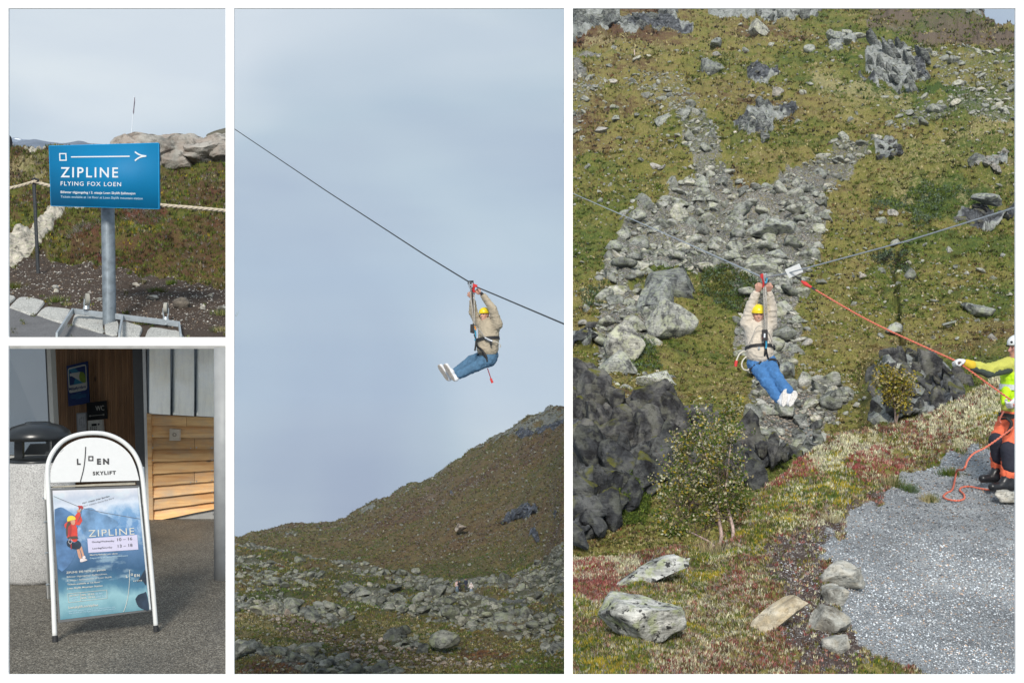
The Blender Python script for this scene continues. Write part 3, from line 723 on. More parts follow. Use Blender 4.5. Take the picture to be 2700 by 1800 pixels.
def rock_shape(seed, sub=2, cuts=9, asp=(1.0, 0.85, 0.7), rough=0.08, depth=(0.45, 0.85)):
    r = np.random.default_rng(seed)
    V, Fc = ICO[sub]; V = V.copy()
    for _ in range(cuts):
        n = r.normal(size=3); n /= np.linalg.norm(n); h = r.uniform(*depth)
        e = np.maximum(0, V @ n - h); V = V - e[:, None] * n
    V = V + V * (fbm(V * 1.6, 2, seed) * rough)[:, None]
    if sub >= 3: V = V + V * (fbm(V * 5, 3, seed + 5) * rough * 0.35)[:, None]
    V = V * np.array(asp)
    V -= (V.max(0) + V.min(0)) / 2
    V /= (V.max(0) - V.min(0)).max() / 2
    return V, Fc
def rock_mat(name, base, pale, dark, fs, lich=(0.36, 0.40, 0.26), lf=0.45, moss=None, byobj=True, black=0.0, streak=0.45):
    m = NT(name)
    if byobj:
        oi = m.N('ShaderNodeObjectInfo').outputs['Random']
    else:
        oi = m.sep(m.attr('tint'))[0]
    n1 = m.noise(fs * 1.2, 6, 0.65, dist=0.4); n2 = m.noise(fs * 5, 6, 0.75); n3 = m.noise(fs * 2.3, 4, 0.6)
    st = m.noise(fs * 3, 4, 0.6, vec=m.stretch((0.5, 1, 3.2), (0.5, 0.35, 0.2)))
    c = m.ramp(n1, [(0.36, dark), (0.47, base), (0.6, pale)])
    c = m.mix(m.ramp(n2, [(0.36, 0.75), (0.48, 0.0)]), c, [x * 0.35 for x in dark])
    c = m.mix(m.ramp(st, [(0.4, streak), (0.54, 0.0)]), c, dark)
    c = m.mix(m.math('MULTIPLY', m.ramp(n3, [(0.5, 0.0), (0.6, 1.0)]), lf), c, lich)
    if black: c = m.mix(m.math('MULTIPLY', m.ramp(m.noise(fs * 3.4, 3, 0.6), [(0.58, 0.0), (0.62, 1.0)]), black), c, (0.02, 0.02, 0.022))
    c = m.mix(1.0, c, m.ramp(oi, [(0.0, (0.62, 0.62, 0.62)), (0.4, (0.92, 0.92, 0.92)), (0.8, (1.12, 1.1, 1.06)), (1.0, (1.4, 1.3, 1.2))]), 'MULTIPLY')
    if moss:
        g = m.N('ShaderNodeNewGeometry'); s = m.N('ShaderNodeSeparateXYZ'); m.L(g.outputs['Normal'], s.inputs[0])
        mf = m.math('MULTIPLY', m.ramp(s.outputs[2], [(0.5, 0.0), (0.85, 1.0)]), m.ramp(m.noise(fs * 1.5, 4), [(0.5, 0.0), (0.6, 1.0)]))
        c = m.mix(m.math('MULTIPLY', mf, moss), c, (0.13, 0.13, 0.02))
    m.set('Base Color', c); m.set('Roughness', 0.9); m.b.inputs['Specular IOR Level'].default_value = 0.2
    m.bump(m.math('ADD', n2, m.math('MULTIPLY', st, 0.6)), 0.8, 0.12 / fs)
    return m.m
M_r3 = rock_mat('scree_stone', (0.31, 0.325, 0.30), (0.48, 0.49, 0.45), (0.07, 0.072, 0.07), 1.2, moss=0.5)
M_r3s = rock_mat('scree_stone_small', (0.31, 0.32, 0.295), (0.48, 0.48, 0.45), (0.07, 0.072, 0.07), 1.6, byobj=False)
M_r3h = rock_mat('great_boulder', (0.27, 0.285, 0.28), (0.42, 0.44, 0.41), (0.075, 0.078, 0.08), 1.1, lich=(0.42, 0.46, 0.34), lf=0.6)
M_r3p = rock_mat('pale_boulder', (0.38, 0.37, 0.34), (0.55, 0.52, 0.48), (0.14, 0.14, 0.13), 1.5, lich=(0.5, 0.46, 0.40), lf=0.4)
M_r2 = rock_mat('valley_boulder', (0.18, 0.187, 0.165), (0.29, 0.295, 0.265), (0.06, 0.062, 0.058), 0.7, lich=(0.27, 0.30, 0.19), lf=0.5)
M_r2s = rock_mat('valley_stone_small', (0.18, 0.187, 0.165), (0.28, 0.285, 0.255), (0.055, 0.057, 0.054), 1.0, lich=(0.26, 0.29, 0.18), lf=0.45, byobj=False)
M_r2p = rock_mat('fresh_pale_stone', (0.30, 0.265, 0.225), (0.47, 0.42, 0.36), (0.12, 0.10, 0.085), 1.0, lich=(0.38, 0.28, 0.20), lf=0.4)
M_r2ps = rock_mat('fresh_pale_stone_small', (0.29, 0.26, 0.22), (0.45, 0.40, 0.35), (0.12, 0.10, 0.085), 1.0, lich=(0.36, 0.27, 0.19), lf=0.4, byobj=False)
M_rf = rock_mat('path_edge_rock', (0.40, 0.41, 0.39), (0.58, 0.57, 0.53), (0.17, 0.165, 0.15), 5, lich=(0.44, 0.40, 0.32), lf=0.4)
M_rl = rock_mat('lichen_rock', (0.50, 0.51, 0.48), (0.70, 0.70, 0.67), (0.13, 0.13, 0.125), 5, lich=(0.42, 0.47, 0.26), lf=0.7, black=0.9)
M_rs = rock_mat('pale_slab', (0.46, 0.42, 0.33), (0.60, 0.57, 0.49), (0.26, 0.22, 0.16), 5, lich=(0.52, 0.43, 0.28), lf=0.4)
M_r1 = rock_mat('whaleback_rock', (0.50, 0.48, 0.43), (0.68, 0.64, 0.58), (0.20, 0.19, 0.17), 0.7, lich=(0.52, 0.40, 0.33), lf=0.45, streak=0.3)
M_moss = plain('yellow_moss', (0.26, 0.24, 0.04), 0.95, var=0.4, scale=25, bump=0.8)

def rotm(r):
    a, b, c = r
    ca, sa, cb, sb, cc, sc = math.cos(a), math.sin(a), math.cos(b), math.sin(b), math.cos(c), math.sin(c)
    return np.array([[cc, -sc, 0], [sc, cc, 0], [0, 0, 1]]) @ np.array([[cb, 0, sb], [0, 1, 0], [-sb, 0, cb]]) @ np.array([[1, 0, 0], [0, ca, -sa], [0, sa, ca]])
SH = {s: [rock_shape(100 + s * 20 + i, s, 10 if s < 3 else 14, (1.0, random.uniform(0.7, 0.95), random.uniform(0.55, 0.85)), 0.07) for i in range(10)] for s in (1, 2, 3)}
_rock_mesh = {}
def rock_obj(name, pos, size, mat, sub, i, rz, tilt, label, group=None, asp=(1, 1, 1)):
    """a boulder: its mesh is shared with its alikes; size is half its greatest width in metres"""
    key = (sub, i, mat.name)
    if key not in _rock_mesh:
        V, Fc = SH[sub][i]
        _rock_mesh[key] = mesh_from(name, V, Fc, mat)
    o = bpy.data.objects.new(name, _rock_mesh[key]); COL.objects.link(o)
    o.location = V3(pos); o.scale = (size * asp[0], size * asp[1], size * asp[2]); o.rotation_euler = (tilt[0], tilt[1], rz)
    return tag(o, label, 'boulder', group)
def pick(surf, polys, n, smin, smax, pw, keep=1.0, seed=0, ubound=None, vmin=None, packing=0.75, sizefn=None):
    """dart throwing over a surface: returns (u, v, s) with s the half width in photograph pixels"""
    r = np.random.default_rng(seed)
    allp = np.concatenate([np.array(p) for p in polys])
    lo = allp.min(0); hi = allp.max(0)
    cell = smax * 2; grid = {}; out = []
    sizes = np.sort(smin * (1 - r.random(n) * (1 - (smin / smax) ** pw)) ** (-1 / pw))[::-1]
    U = r.uniform(lo[0], hi[0], (n, 14)); W = r.uniform(lo[1], hi[1], (n, 14))
    du = fbm(np.stack([U * 0.02, W * 0.02, U * 0], -1), 2, seed) * 10
    ok = np.zeros(U.shape, bool)
    for p in polys: ok |= inpoly(U + du, W + du[:, ::-1] * 0.5, p)
    ok &= (U > surf.us[0] + 3) & (U < surf.us[-1] - 3)
    ok &= (W < np.interp(U, surf.us, surf.vb)) & (W > np.interp(U, surf.us, surf.vt) + 1)
    for k in range(n):
        s = sizes[k]
        for t in range(14):
            if not ok[k, t]: continue
            u, v = U[k, t], W[k, t]; s2 = s * (sizefn(u, v) if sizefn else 1.0)
            gx, gy = int(u // cell), int(v // cell); bad = False
            for a in (-1, 0, 1):
                for b in (-1, 0, 1):
                    for (x, y, q) in grid.get((gx + a, gy + b), ()):
                        if (x - u) ** 2 + ((y - v) * 1.25) ** 2 < ((q + s2) * packing) ** 2: bad = True; break
                    if bad: break
                if bad: break
            if not bad:
                grid.setdefault((gx, gy), []).append((u, v, s2)); out.append((u, v, s2)); break
    return np.array(out)
def rocks(surf, pts, name, label, group, mats, nbig, stuff_name, stuff_label, mat_small, sink=0.25, seed=0, sub_big=2, labeller=None, up=0.0):
    r = np.random.default_rng(seed + 50)
    pts = pts[np.argsort(-pts[:, 2])]
    G = surf.at(pts[:, 0], pts[:, 1]); S = pts[:, 2] * G[:, 1] / F
    for k in range(min(nbig, len(pts))):
        p = G[k].copy(); p[2] += S[k] * (0.55 - sink)
        lb, gp = (label, group) if labeller is None else labeller(pts[k])
        GROUPED.append((pts[k], rock_obj(name, p, S[k], mats[int(r.integers(len(mats)))], sub_big, int(r.integers(10)), r.uniform(0, 6.28), (r.uniform(-.5, .5), r.uniform(-.5, .5)), lb, gp)))
    VV, FF, TT = [], [], []; base = 0
    for k in range(nbig, len(pts)):
        V, Fc = SH[1 if pts[k, 2] < 7 else 2][int(r.integers(10))]
        R = rotm((r.uniform(-.7, .7), r.uniform(-.7, .7), r.uniform(0, 6.28)))
        W = (V * np.array([1, 1, r.uniform(0.7, 1.1)])) @ R.T * S[k] + G[k] + np.array([0, 0, S[k] * (0.55 - sink)])
        VV.append(W); FF.append(Fc + base); base += len(W); TT.append(np.repeat(r.random((1, 3)), len(W), 0))
    if VV:
        obj(stuff_name, np.concatenate(VV), np.concatenate(FF), mat_small, attrs={'tint': np.concatenate(TT)}, kind='stuff', label=stuff_label)

ANCHORS = []; GROUPED = []
def where3(pt):
    u, v, s = pt
    if v < 330 and u > 2330: return 'grey boulder in the rock field on the upper right of the green hillside', 'boulders in the upper right rock field'
    if u < 1620 and v < 360: return 'pale stone beside the track at the upper left of the hillside', 'stones by the upper left track'
    if v < 450 and u < 1960: return 'grey boulder in the thin rock stream above the main scree fan', 'boulders in the thin rock stream'
    if v > 900: return 'grey block lying in the gully mouth below the scree', 'blocks in the gully mouth'
    if u > 2150: return 'grey stone on the right arm of the scree fan', 'stones on the right arm of the scree'
    if u < 1720 and v > 780: return 'lichened block beside the two great joined boulders', 'blocks beside the joined boulders'
    return 'grey lichened boulder packed in the middle of the scree fan', 'boulders of the main scree fan'
pts3 = pick(hill3, SCREE3, 15000, 3.0, 30, 1.9, seed=1, packing=0.58, sizefn=lambda u, v: 0.55 + 0.75 * min(1, max(0, (v - 200) / 600)))
rocks(hill3, pts3, 'boulder', None, None, [M_r3], 95, 'scree', 'countless small grey stones of the scree fan', M_r3s, seed=2, labeller=where3)
SP3 = [D2([(1316, 110), (1700, 120), (1900, 240), (1700, 420), (1560, 480), (1440, 500), (1316, 640)]), D2([(1700, 60), (2100, 100), (2333, 200), (2333, 440), (2050, 300), (1700, 200)]),
       D2([(1316, 640), (1400, 700), (1400, 860), (1316, 860)]), D2([(1840, 640), (1960, 640), (1960, 940), (1840, 900)]), D2([(1960, 440), (2333, 600), (2333, 880), (2150, 800), (1960, 760), (1900, 600)])]
ptsb = pick(hill3, SP3, 3000, 2.4, 18, 2.4, seed=5, packing=1.1)
rocks(hill3, ptsb, 'boulder', 'grey stone scattered on the mossy hillside away from the scree', 'stones scattered on the green hillside', [M_r3, M_r3, M_r3p], 25, 'scattered_stones', 'small loose stones all over the green hillside', M_r3s, seed=6)
PK3 = [D2([(1740, 930), (1850, 930), (1890, 975), (1840, 1060), (1750, 1060)])]
ptsg = pick(hill3, PK3, 900, 2.5, 7, 2.5, seed=9, packing=0.6)
rocks(hill3, ptsg, 'boulder', None, None, [M_r3p], 0, 'gully_rubble', 'pinkish rubble filling the gully below the hanging man', M_r2ps, seed=8)
CL3 = [ZP(z7, [(100, 960), (420, 1000), (700, 980), (760, 1200), (620, 1400), (560, 1300), (330, 1280), (160, 1130)]), ZP(z8, [(0, 1060), (380, 1060), (520, 1300), (300, 1330), (150, 1480), (60, 1400)]), ZP(z8, [(560, 930), (740, 900), (760, 960), (500, 1300), (460, 1100)])]
ptsc = pick(hill3, CL3, 420, 3, 20, 2.2, seed=12, packing=0.85)
rocks(hill3, ptsc, 'boulder', 'pale lichened block at the top edge of the dark gully cliff', 'blocks along the cliff edge', [M_rl, M_r3h], 18, 'cliff_edge_stones', 'small pale stones along the edge of the gully cliff', M_r3s, seed=13)

def hero(surf, uv, w, h, mat, seed, label, rz=0.0, roll=0.0, sub=3, depth=0.8, cuts=15, sink=0.12, name='boulder', group=None, dz=0.0, cat='boulder', cutd=(0.38, 0.8), rough=0.09, parent=None):
    """a single boulder w by h photograph pixels, centred on (u, v), set into the ground where its foot is"""
    if label and len(label.split()) <= 10: ANCHORS.append((uv[0], uv[1], label))
    foot = surf.at(uv[0], uv[1] + h * 0.42)
    d = foot[1]
    V, Fc = rock_shape(seed, sub, cuts, (1, 1, 1), rough, cutd)
    V = (V - (V.max(0) + V.min(0)) / 2) / ((V.max(0) - V.min(0)) / 2)
    V = V * np.array([w / 2, w / 2 * depth, h / 2 * (1 - 0.35 * min(1, abs(roll)))]) * d / F
    c, s = math.cos(roll), math.sin(roll)
    V = V @ np.array([[c, 0, -s], [0, 1, 0], [s, 0, c]]).T
    c, s = math.cos(rz), math.sin(rz)
    V = V @ np.array([[c, -s, 0], [s, c, 0], [0, 0, 1]]).T
    p = np.array(P(uv[0], uv[1], d)) + np.array([0, V[:, 1].max() * 0.35, dz])
    return obj(name, V + p, Fc, mat, parent, label=label, cat=cat if parent is None else None, group=group)
def dd(x, y): return (x * 2700 / 2352, y * 2700 / 2352)
H3 = [((1745, 66), 46, 40, M_r3h, 'tall grey boulder standing alone near the top of the hillside'),
      ((1633, 154), 52, 50, M_r3h, 'large pale boulder with a dark underside on the upper hillside'),
      ((1528, 278), 50, 46, M_r3h, 'pointed grey boulder above the left end of the scree'),
      ((1646, 97), 42, 24, M_r3h, 'low rounded boulder above the large pale one on the upper hillside'),
      ((1600, 424), 56, 36, M_r3, 'broad flat topped block at the head of the scree fan'),
      ((1775, 528), 130, 56, M_r3h, 'great flat slab lying in the scree above the hanging man'),
      ((1785, 586), 46, 30, M_r3h, 'pale green boulder just under the great flat slab'),
      ((1745, 620), 90, 50, M_r3, 'long mossy boulder directly behind the pulley'),
      ((1592, 420), 30, 22, M_r3, 'small block beside the flat topped block of the scree'),
      ((1710, 482), 44, 40, M_r3, 'rounded boulder in the upper middle of the scree'),
      ((1640, 478), 34, 30, M_r3, 'upright stone left of the rounded boulder in the scree'),
      ((1520, 385), 22, 14, M_r3p, 'small white stone left of the scree head'),
      ((1505, 382), 26, 18, M_r3p, 'white angular stone on the moss left of the scree head'),
      ((1382, 297), 36, 18, M_r3p, 'pale pair stone on the left edge of the hillside'),
      ((2250, 712), 80, 36, M_r3h, 'flat pale green boulder alone on the right slope'),
      ((2185, 746), 40, 16, M_r3h, 'small flat stone left of the flat green boulder'),
      ((2205, 695), 34, 14, M_r3h, 'thin stone above the flat green boulder'),
      ((2056, 752), 40, 26, M_r3h, 'grey stone at the foot of the narrow stream cut'),
      ((2150, 250), 50, 30, M_r3, 'rounded boulder leading the rock strip on the right slope'),
      ((1788, 212), 36, 26, M_r3p, 'pale angular stone above the winding rock outcrop'),
      ((1435, 790), 94, 120, M_r3h, 'tall lichen covered block left of the joined boulders'),
      ((1418, 838), 90, 70, M_r3h, 'broad lichen block under the tall one on the left'),
      ((1552, 662), 150, 122, M_r3h, 'huge dark grey boulder with yellow moss on its top'),
      ((1506, 702), 84, 134, M_r3h, 'long grey shoulder of the huge boulder pair'),
      ((1545, 738), 124, 112, M_r3h, 'huge pale lichened boulder leaning under the dark one'),
      ((1475, 615), 70, 46, M_r3, 'flat grey boulder above the huge dark boulder'),
      ((1507, 873), 92, 44, M_rl, 'mossy white lichened block on the ledge above the dark cliff'),
      ((1512, 915), 56, 40, M_rl, 'small round lichened rock under the mossy block on the ledge'),
      ((1810, 852), 56, 44, M_r3h, 'pale boulder behind the hanging mans feet'),
      ((1828, 738), 52, 30, M_r3, 'slanting stone right of the hanging mans belt'),
      ((1800, 712), 40, 46, M_r3, 'upright grey stone beside the hanging mans chest'),
      ((1910, 905), 56, 40, M_r3h, 'grey boulder at the foot of the right green slope'),
      ((2270, 455), 70, 30, M_r3h, 'pale boulder on top of the dark outcrop under the right cable'),
      ((2245, 370), 40, 40, M_r3h, 'white green rock below the pale lichen patch on the right'),
      ((2020, 965), 50, 40, M_r3h, 'grey block beside the yellow leaved shrub'),
      ((2135, 835), 30, 34, M_r3, 'pale boulder above the dark wet rock on the right'),
      ]
for i, (c, w, h, mt, lb) in enumerate(H3):
    hero(hill3, dd(*c), w * 1.148, h * 1.148, mt, 300 + i, lb, rz=random.uniform(-.5, .5), roll=random.uniform(-.25, .25), depth=0.75)

# near bank rocks of the right picture
hero(fore3, (1690, 1648), 205, 160, M_rl, 431, 'big white boulder blotched with black and green lichen, lower left of the bank', rz=0.35, roll=0.14, sub=4, cuts=13, depth=1.0, cutd=(0.5, 0.8))
ms = hero(fore3, (1712, 1515), 235, 62, M_rl, 402, 'long slanting rock with yellow moss along its upper edge', rz=0.1, roll=0.33, sub=4, cuts=12, depth=0.6, cutd=(0.5, 0.85))
hero(fore3, (2042, 1638), 205, 66, M_rs, 403, 'pale pointed slab of stone lying on the dark soil', rz=0.0, roll=0.55, sub=4, cuts=16, depth=0.45, cutd=(0.35, 0.8))
E3 = [((2226, 1520), 120, 74, 'topmost angular rock edging the gravel path'), ((2208, 1572), 76, 62, 'rounded pinkish rock second in the path edging'),
      ((2196, 1634), 104, 74, 'striped white rock third in the path edging'), ((2206, 1702), 76, 56, 'lowest rock of the path edging half hidden by heather'), ((2664, 1312), 78, 40, 'flat grey rock at the right edge below the boots')]
for i, (c, w, h, lb) in enumerate(E3):
    hero(fore3, c, w, h, M_rf, 410 + i, lb, rz=random.uniform(-.4, .4), roll=random.uniform(-.2, .2), sub=3, depth=0.8, cutd=(0.4, 0.8))

# middle picture
def where2(pt):
    z = ((pt[0] - 600) * 1.96, (pt[1] - 1000) * 1.96)
    if z[0] > 1450 and z[1] < 1180: return 'grey boulder in the rock field at the right end of the valley path', 'boulders right of the valley path'
    if z[1] > 1330: return 'green grey boulder at the very bottom left of the valley', 'boulders at the bottom of the valley'
    if z[1] < 1010: return 'grey boulder lining the upper path along the valley crest', 'boulders along the upper path'
    if z[0] > 900: return 'angular grey boulder heaped just below the hikers', 'boulders below the hikers'
    return 'mossy grey boulder on the left side of the valley slope', 'boulders on the left valley slope'
pts2 = pick(near2, BAND2 + [ZP(z3, [(900, 1120), (1300, 1130), (1500, 1200), (1560, 1340), (1250, 1300), (1000, 1230)]), ZP(z3, [(20, 1000), (300, 1020), (560, 1080), (300, 1120), (20, 1080)])], 7500, 2.8, 24, 1.9, seed=21, packing=0.6, sizefn=lambda u, v: 0.5 + 0.7 * min(1, max(0, (v - 1420) / 250)))
rocks(near2, pts2, 'boulder', None, None, [M_r2], 70, 'valley_stones', 'countless smaller grey stones of the valley slope', M_r2s, seed=22, labeller=where2)
ptsp = pick(near2, PALE2, 900, 2.6, 13, 2.2, seed=23, packing=0.62)
rocks(near2, ptsp, 'boulder', 'pale pinkish stone of the fresh rubble strip across the valley floor', 'pale stones of the rubble strip', [M_r2p], 18, 'pale_rubble', 'small pale stones of the rubble strip', M_r2ps, seed=24)
SP2 = [ZP(z3, [(34, 900), (700, 1000), (1740, 1150), (1740, 1530), (34, 1530)])]
pts = pick(near2, SP2, 2600, 2.0, 11, 2.0, seed=25, packing=1.2)
rocks(near2, pts, 'boulder', None, None, [M_r2], 0, 'loose_stones', 'loose stones scattered over the valley moor', M_r2s, seed=26)
ptsf = pick(far2, [ZP(z3, [(34, 820), (340, 750), (640, 700), (1180, 420), (1740, 140), (1740, 980), (1100, 1000), (600, 930)])], 2600, 1.2, 6.5, 2.2, seed=27, packing=1.0)
rocks(far2, ptsf, 'boulder', None, None, [M_r2], 0, 'mountain_stones', 'small grey stones strewn over the brown mountain', M_r2s, seed=28)
rg = np.random.default_rng(30); uu = rg.uniform(615, 1490, 330); vv = r2f(uu) + rg.exponential(7, 330) + 1
rocks(far2, np.stack([uu, vv, rg.uniform(1.0, 4.2, 330) * np.interp(uu, [600, 1000, 1490], [0.6, 0.9, 1.3])], -1), 'boulder', None, None, [M_r2], 0, 'ridge_stones', 'broken stones along the skyline of the mountain', M_r2s, seed=31)
H2 = [((1120, 1352), 164, 104, 'great square boulder at the bottom of the valley'), ((372, 932), 62, 42, 'pointed boulder standing on the moss left of the path'), ((330, 1166), 130, 86, 'large mossy boulder left of the valley centre'),
      ((1090, 1100), 92, 84, 'large slanting boulder left of the hikers'), ((1210, 768), 66, 46, 'pale boulder alone on the brown mountain slope'), ((235, 1180), 66, 52, 'square boulder left of the large mossy one'),
      ((160, 1192), 100, 60, 'flat boulder at the left edge above the pale rubble'), ((700, 1104), 90, 52, 'square dark boulder in the middle left heap'), ((610, 1090), 90, 56, 'long boulder beside the square dark one'),
      ((860, 1075), 90, 48, 'flat pale boulder above the middle heap'), ((830, 1180), 90, 50, 'broad boulder left of the middle heap'), ((905, 1188), 80, 54, 'sloping boulder in the middle heap'), ((1150, 1205), 100, 84, 'big green grey boulder below the hikers'),
      ((1215, 1245), 84, 56, 'block under the big green grey boulder'), ((1520, 1240), 84, 60, 'rounded boulder below the right path'), ((1645, 1248), 94, 42, 'flat boulder right of the rounded one below the path'),
      ((1715, 1398), 84, 60, 'boulder cut by the right edge near the bottom'), ((1620, 1470), 110, 44, 'low flat boulder in the moss at the lower right'), ((54, 1408), 84, 84, 'boulder at the lower left corner of the valley'),
      ((130, 1384), 140, 76, 'wide lichened boulder beside the lower left corner'), ((975, 992), 54, 40, 'rounded boulder at the foot of the mountain'), ((1600, 950), 50, 36, 'boulder at the upper edge of the right rock field'), ((1335, 1085), 76, 42, 'flat boulder right of the hikers'),
      ((1600, 1175), 90, 40, 'slab beside the bend of the right path'), ((430, 1395), 130, 60, 'dark mossy boulder beside the pale rubble'), ((1010, 1390), 64, 56, 'dark boulder left of the great square one')]
for i, (c, w, h, lb) in enumerate(H2):
    sf = far2 if i == 4 else near2
    hero(sf, z3(*c), w / 1.96, h / 1.96, M_r2p if i == 4 else M_r2, 500 + i, lb, rz=random.uniform(-.5, .5), roll=random.uniform(-.15, .15), depth=0.8, sub=3)

def relabel():
    """each single boulder is told by its size and by the marked boulder it lies next to"""
    used = {}
    for (u, v, s), o in sorted(GROUPED, key=lambda t: -t[0][2]):
        base = o['label']
        side = [a for a in ANCHORS if (a[0] > 1500) == (u > 1500)]
        side.sort(key=lambda a: math.hypot(a[0] - u, a[1] - v))
        for a in side[:4]:
            dx, dy = a[0] - u, a[1] - v
            if math.hypot(dx, dy) > 150: break
            rel = ('left of' if dx > 0 else 'right of') if abs(dx) > 1.6 * abs(dy) else ('above' if dy > 0 else 'below') if abs(dy) > 1.6 * abs(dx) else \
                  ('up and left of' if dx > 0 and dy > 0 else 'up and right of' if dy > 0 else 'down and left of' if dx > 0 else 'down and right of')
            near = 'just ' if math.hypot(dx, dy) < 45 else 'some way ' if math.hypot(dx, dy) > 95 else ''
            size = 'large' if s > 14 else 'middling' if s > 9 else 'small'
            lb = f"{size} stone {near}{rel} the {a[2]}"
            if lb not in used and len(lb.split()) <= 16:
                used[lb] = 1; o['label'] = lb; break

# ---- broken rock faces: piles of angular blocks fused into one outcrop
LOOSE = []
def crag(name, label, surf, polys, n, smin, smax, mat, asp, roll, seed, packing=0.5, out_=0.0, jit=0.35, cat='rock outcrop'):
    r = np.random.default_rng(seed); pts = pick(surf, polys, n, smin, smax, 1.6, seed=seed, packing=packing)
    # only blocks that touch belong to the outcrop
    m = len(pts); lab = np.arange(m)
    dist = np.hypot(pts[:, None, 0] - pts[None, :, 0], pts[:, None, 1] - pts[None, :, 1]) < (pts[:, None, 2] + pts[None, :, 2]) * 0.62
    for _ in range(40): lab = np.array([lab[dist[i]].min() for i in range(m)])
    vals, cnt = np.unique(lab, return_counts=True); pts = pts[lab == vals[cnt.argmax()]]
    VV, FF = [], []; base = 0
    for u, v, s in pts:
        G = np.array(surf.at(u, v)); S = s * G[1] / F
        V, Fc = rock_shape(int(r.integers(1e6)), 3 if s > 16 else 2, 16, (1, 1, 1), 0.1, (0.35, 0.72))
        V = V * np.array(asp) * S * r.uniform(0.85, 1.2, 3)
        W = V @ rotm((r.uniform(-.3, .3), roll + r.uniform(-jit, jit), r.uniform(-.5, .5))).T + G + np.array([0, -S * (out_ + 0.3), S * 0.05])
        if u > 1490: W[:, 0] = np.maximum(W[:, 0], (1504 - 1350) / F * W[:, 1])     # the hillside ends here
        VV.append(W); FF.append(Fc + base); base += len(W)
    # blocks that stand apart are loose stones, not part of the outcrop
    lo = np.array([w.min(0) for w in VV]); hi = np.array([w.max(0) for w in VV]); sz = (hi - lo).max(1); m = len(VV)
    gap = np.maximum(0, np.maximum(lo[:, None] - hi[None], lo[None] - hi[:, None])); near = np.sqrt((gap ** 2).sum(2)) <= 0.4 * np.minimum(sz[:, None], sz[None])
    lab = np.arange(m)
    for _ in range(60): lab = np.array([lab[near[i]].min() for i in range(m)])
    vals, cnt = np.unique(lab, return_counts=True); main = lab == vals[cnt.argmax()]
    for i in np.where(~main)[0]: LOOSE.append((VV[i], FF[i] - FF[i].min(), mat))
    VV = [VV[i] for i in np.where(main)[0]]; ff = []; base = 0
    for i in np.where(main)[0]: ff.append(FF[i] - FF[i].min() + base); base += int(FF[i].max() - FF[i].min()) + 1
    FF = ff
    V = np.concatenate(VV); V += (fbm(V * 0.9, 3, seed, 0.6)[:, None] * np.array([0.05, 0.12, 0.05])) * smax * V[:, 1:2] / F * 0.5
    return obj(name, V, np.concatenate(FF), mat, label=label, cat=cat)
M_cragd = rock_mat('dark_wet_cliff', (0.045, 0.048, 0.054), (0.12, 0.125, 0.128), (0.014, 0.014, 0.016), 0.8, lich=(0.16, 0.17, 0.14), lf=0.35, moss=1.0, streak=0.35)
M_crag = rock_mat('streaked_outcrop', (0.24, 0.25, 0.245), (0.37, 0.385, 0.37), (0.05, 0.052, 0.055), 0.8, lich=(0.30, 0.33, 0.27), lf=0.4, moss=0.5, streak=0.95)
crag('rock_outcrop', 'long grey rock wall with a dark wet foot at the top left of the hillside', hill3, ROCK3[0:1] + ROCK3[1:2], 90, 12, 34, M_crag, (1, .8, .8), 0.1, 801)
crag('rock_outcrop', 'grey rock wall at the top middle of the hillside beside the thin track', hill3, ROCK3[2:4] + ROCK3[5:6], 60, 10, 28, M_crag, (.7, .8, 1.1), 0.1, 802)
crag('rock_outcrop', 'winding outcrop of pale banded rock with dark hollows above the scree fork', hill3, ROCK3[4:5], 60, 9, 26, M_crag, (.8, .8, 1.1), -0.35, 803)
crag('rock_outcrop', 'pale bare rock knoll left of the great striped outcrop', hill3, ROCK3[6:7], 22, 10, 26, M_r3h, (1, .8, .7), 0.3, 804)
crag('rock_outcrop', 'great striped grey outcrop leaning to the right on the upper slope', hill3, ROCK3[7:8], 120, 9, 30, M_crag, (.42, .7, 1.5), -0.45, 805, jit=0.12)
crag('rock_outcrop', 'dark wet rock step under the great striped outcrop', hill3, ROCK3[8:9] + ROCK3[13:14], 26, 7, 20, M_cragd, (1, .8, .6), 0.2, 806)
crag('rock_outcrop', 'pale crags on the skyline at the top right corner', hill3, ROCK3[9:10], 40, 8, 22, M_crag, (1, .8, .7), 0.2, 807)
crag('rock_outcrop', 'dark mossy rock hump in the grass above the yellow willow scrub', hill3, ROCK3[10:11], 22, 8, 18, M_cragd, (1, .8, .8), 0.0, 808)
crag('rock_outcrop', 'white green rock below the reddish patch near the right edge', hill3, ROCK3[11:12], 20, 9, 24, M_r3p, (.9, .8, .8), 0.0, 809)
crag('rock_outcrop', 'black banded outcrop under the right cable at the right edge', hill3, ROCK3[12:13], 44, 9, 26, M_cragd, (1.2, .8, .6), 0.35, 810)
crag('cliff', 'small dark cliff at the left edge above the big gully cliff', hill3, ROCK3[14:15], 14, 12, 30, M_cragd, (1, .8, .7), 0.0, 811)
crag('cliff', 'great dark wet cliff dropping into the gully behind the birch', hill3, ROCK3[15:16], 150, 24, 95, M_cragd, (.8, .55, 1.15), -0.3, 812, packing=0.36, out_=0.1)
crag('cliff', 'dark rock wall of the gully right of the birch crown', hill3, ROCK3[16:17], 40, 18, 50, M_cragd, (.8, .6, 1.1), 0.2, 813, packing=0.4)
crag('cliff', 'dark cracked cliff behind the yellow leaved shrub', hill3, ROCK3[17:18], 60, 18, 60, M_cragd, (.7, .6, 1.3), -0.3, 814, out_=0.1, packing=0.36)
crag('cliff', 'grey rock rib hanging over the gully mouth', hill3, ROCK3[18:19], 24, 12, 30, M_crag, (.8, .6, 1.2), 0.0, 815)
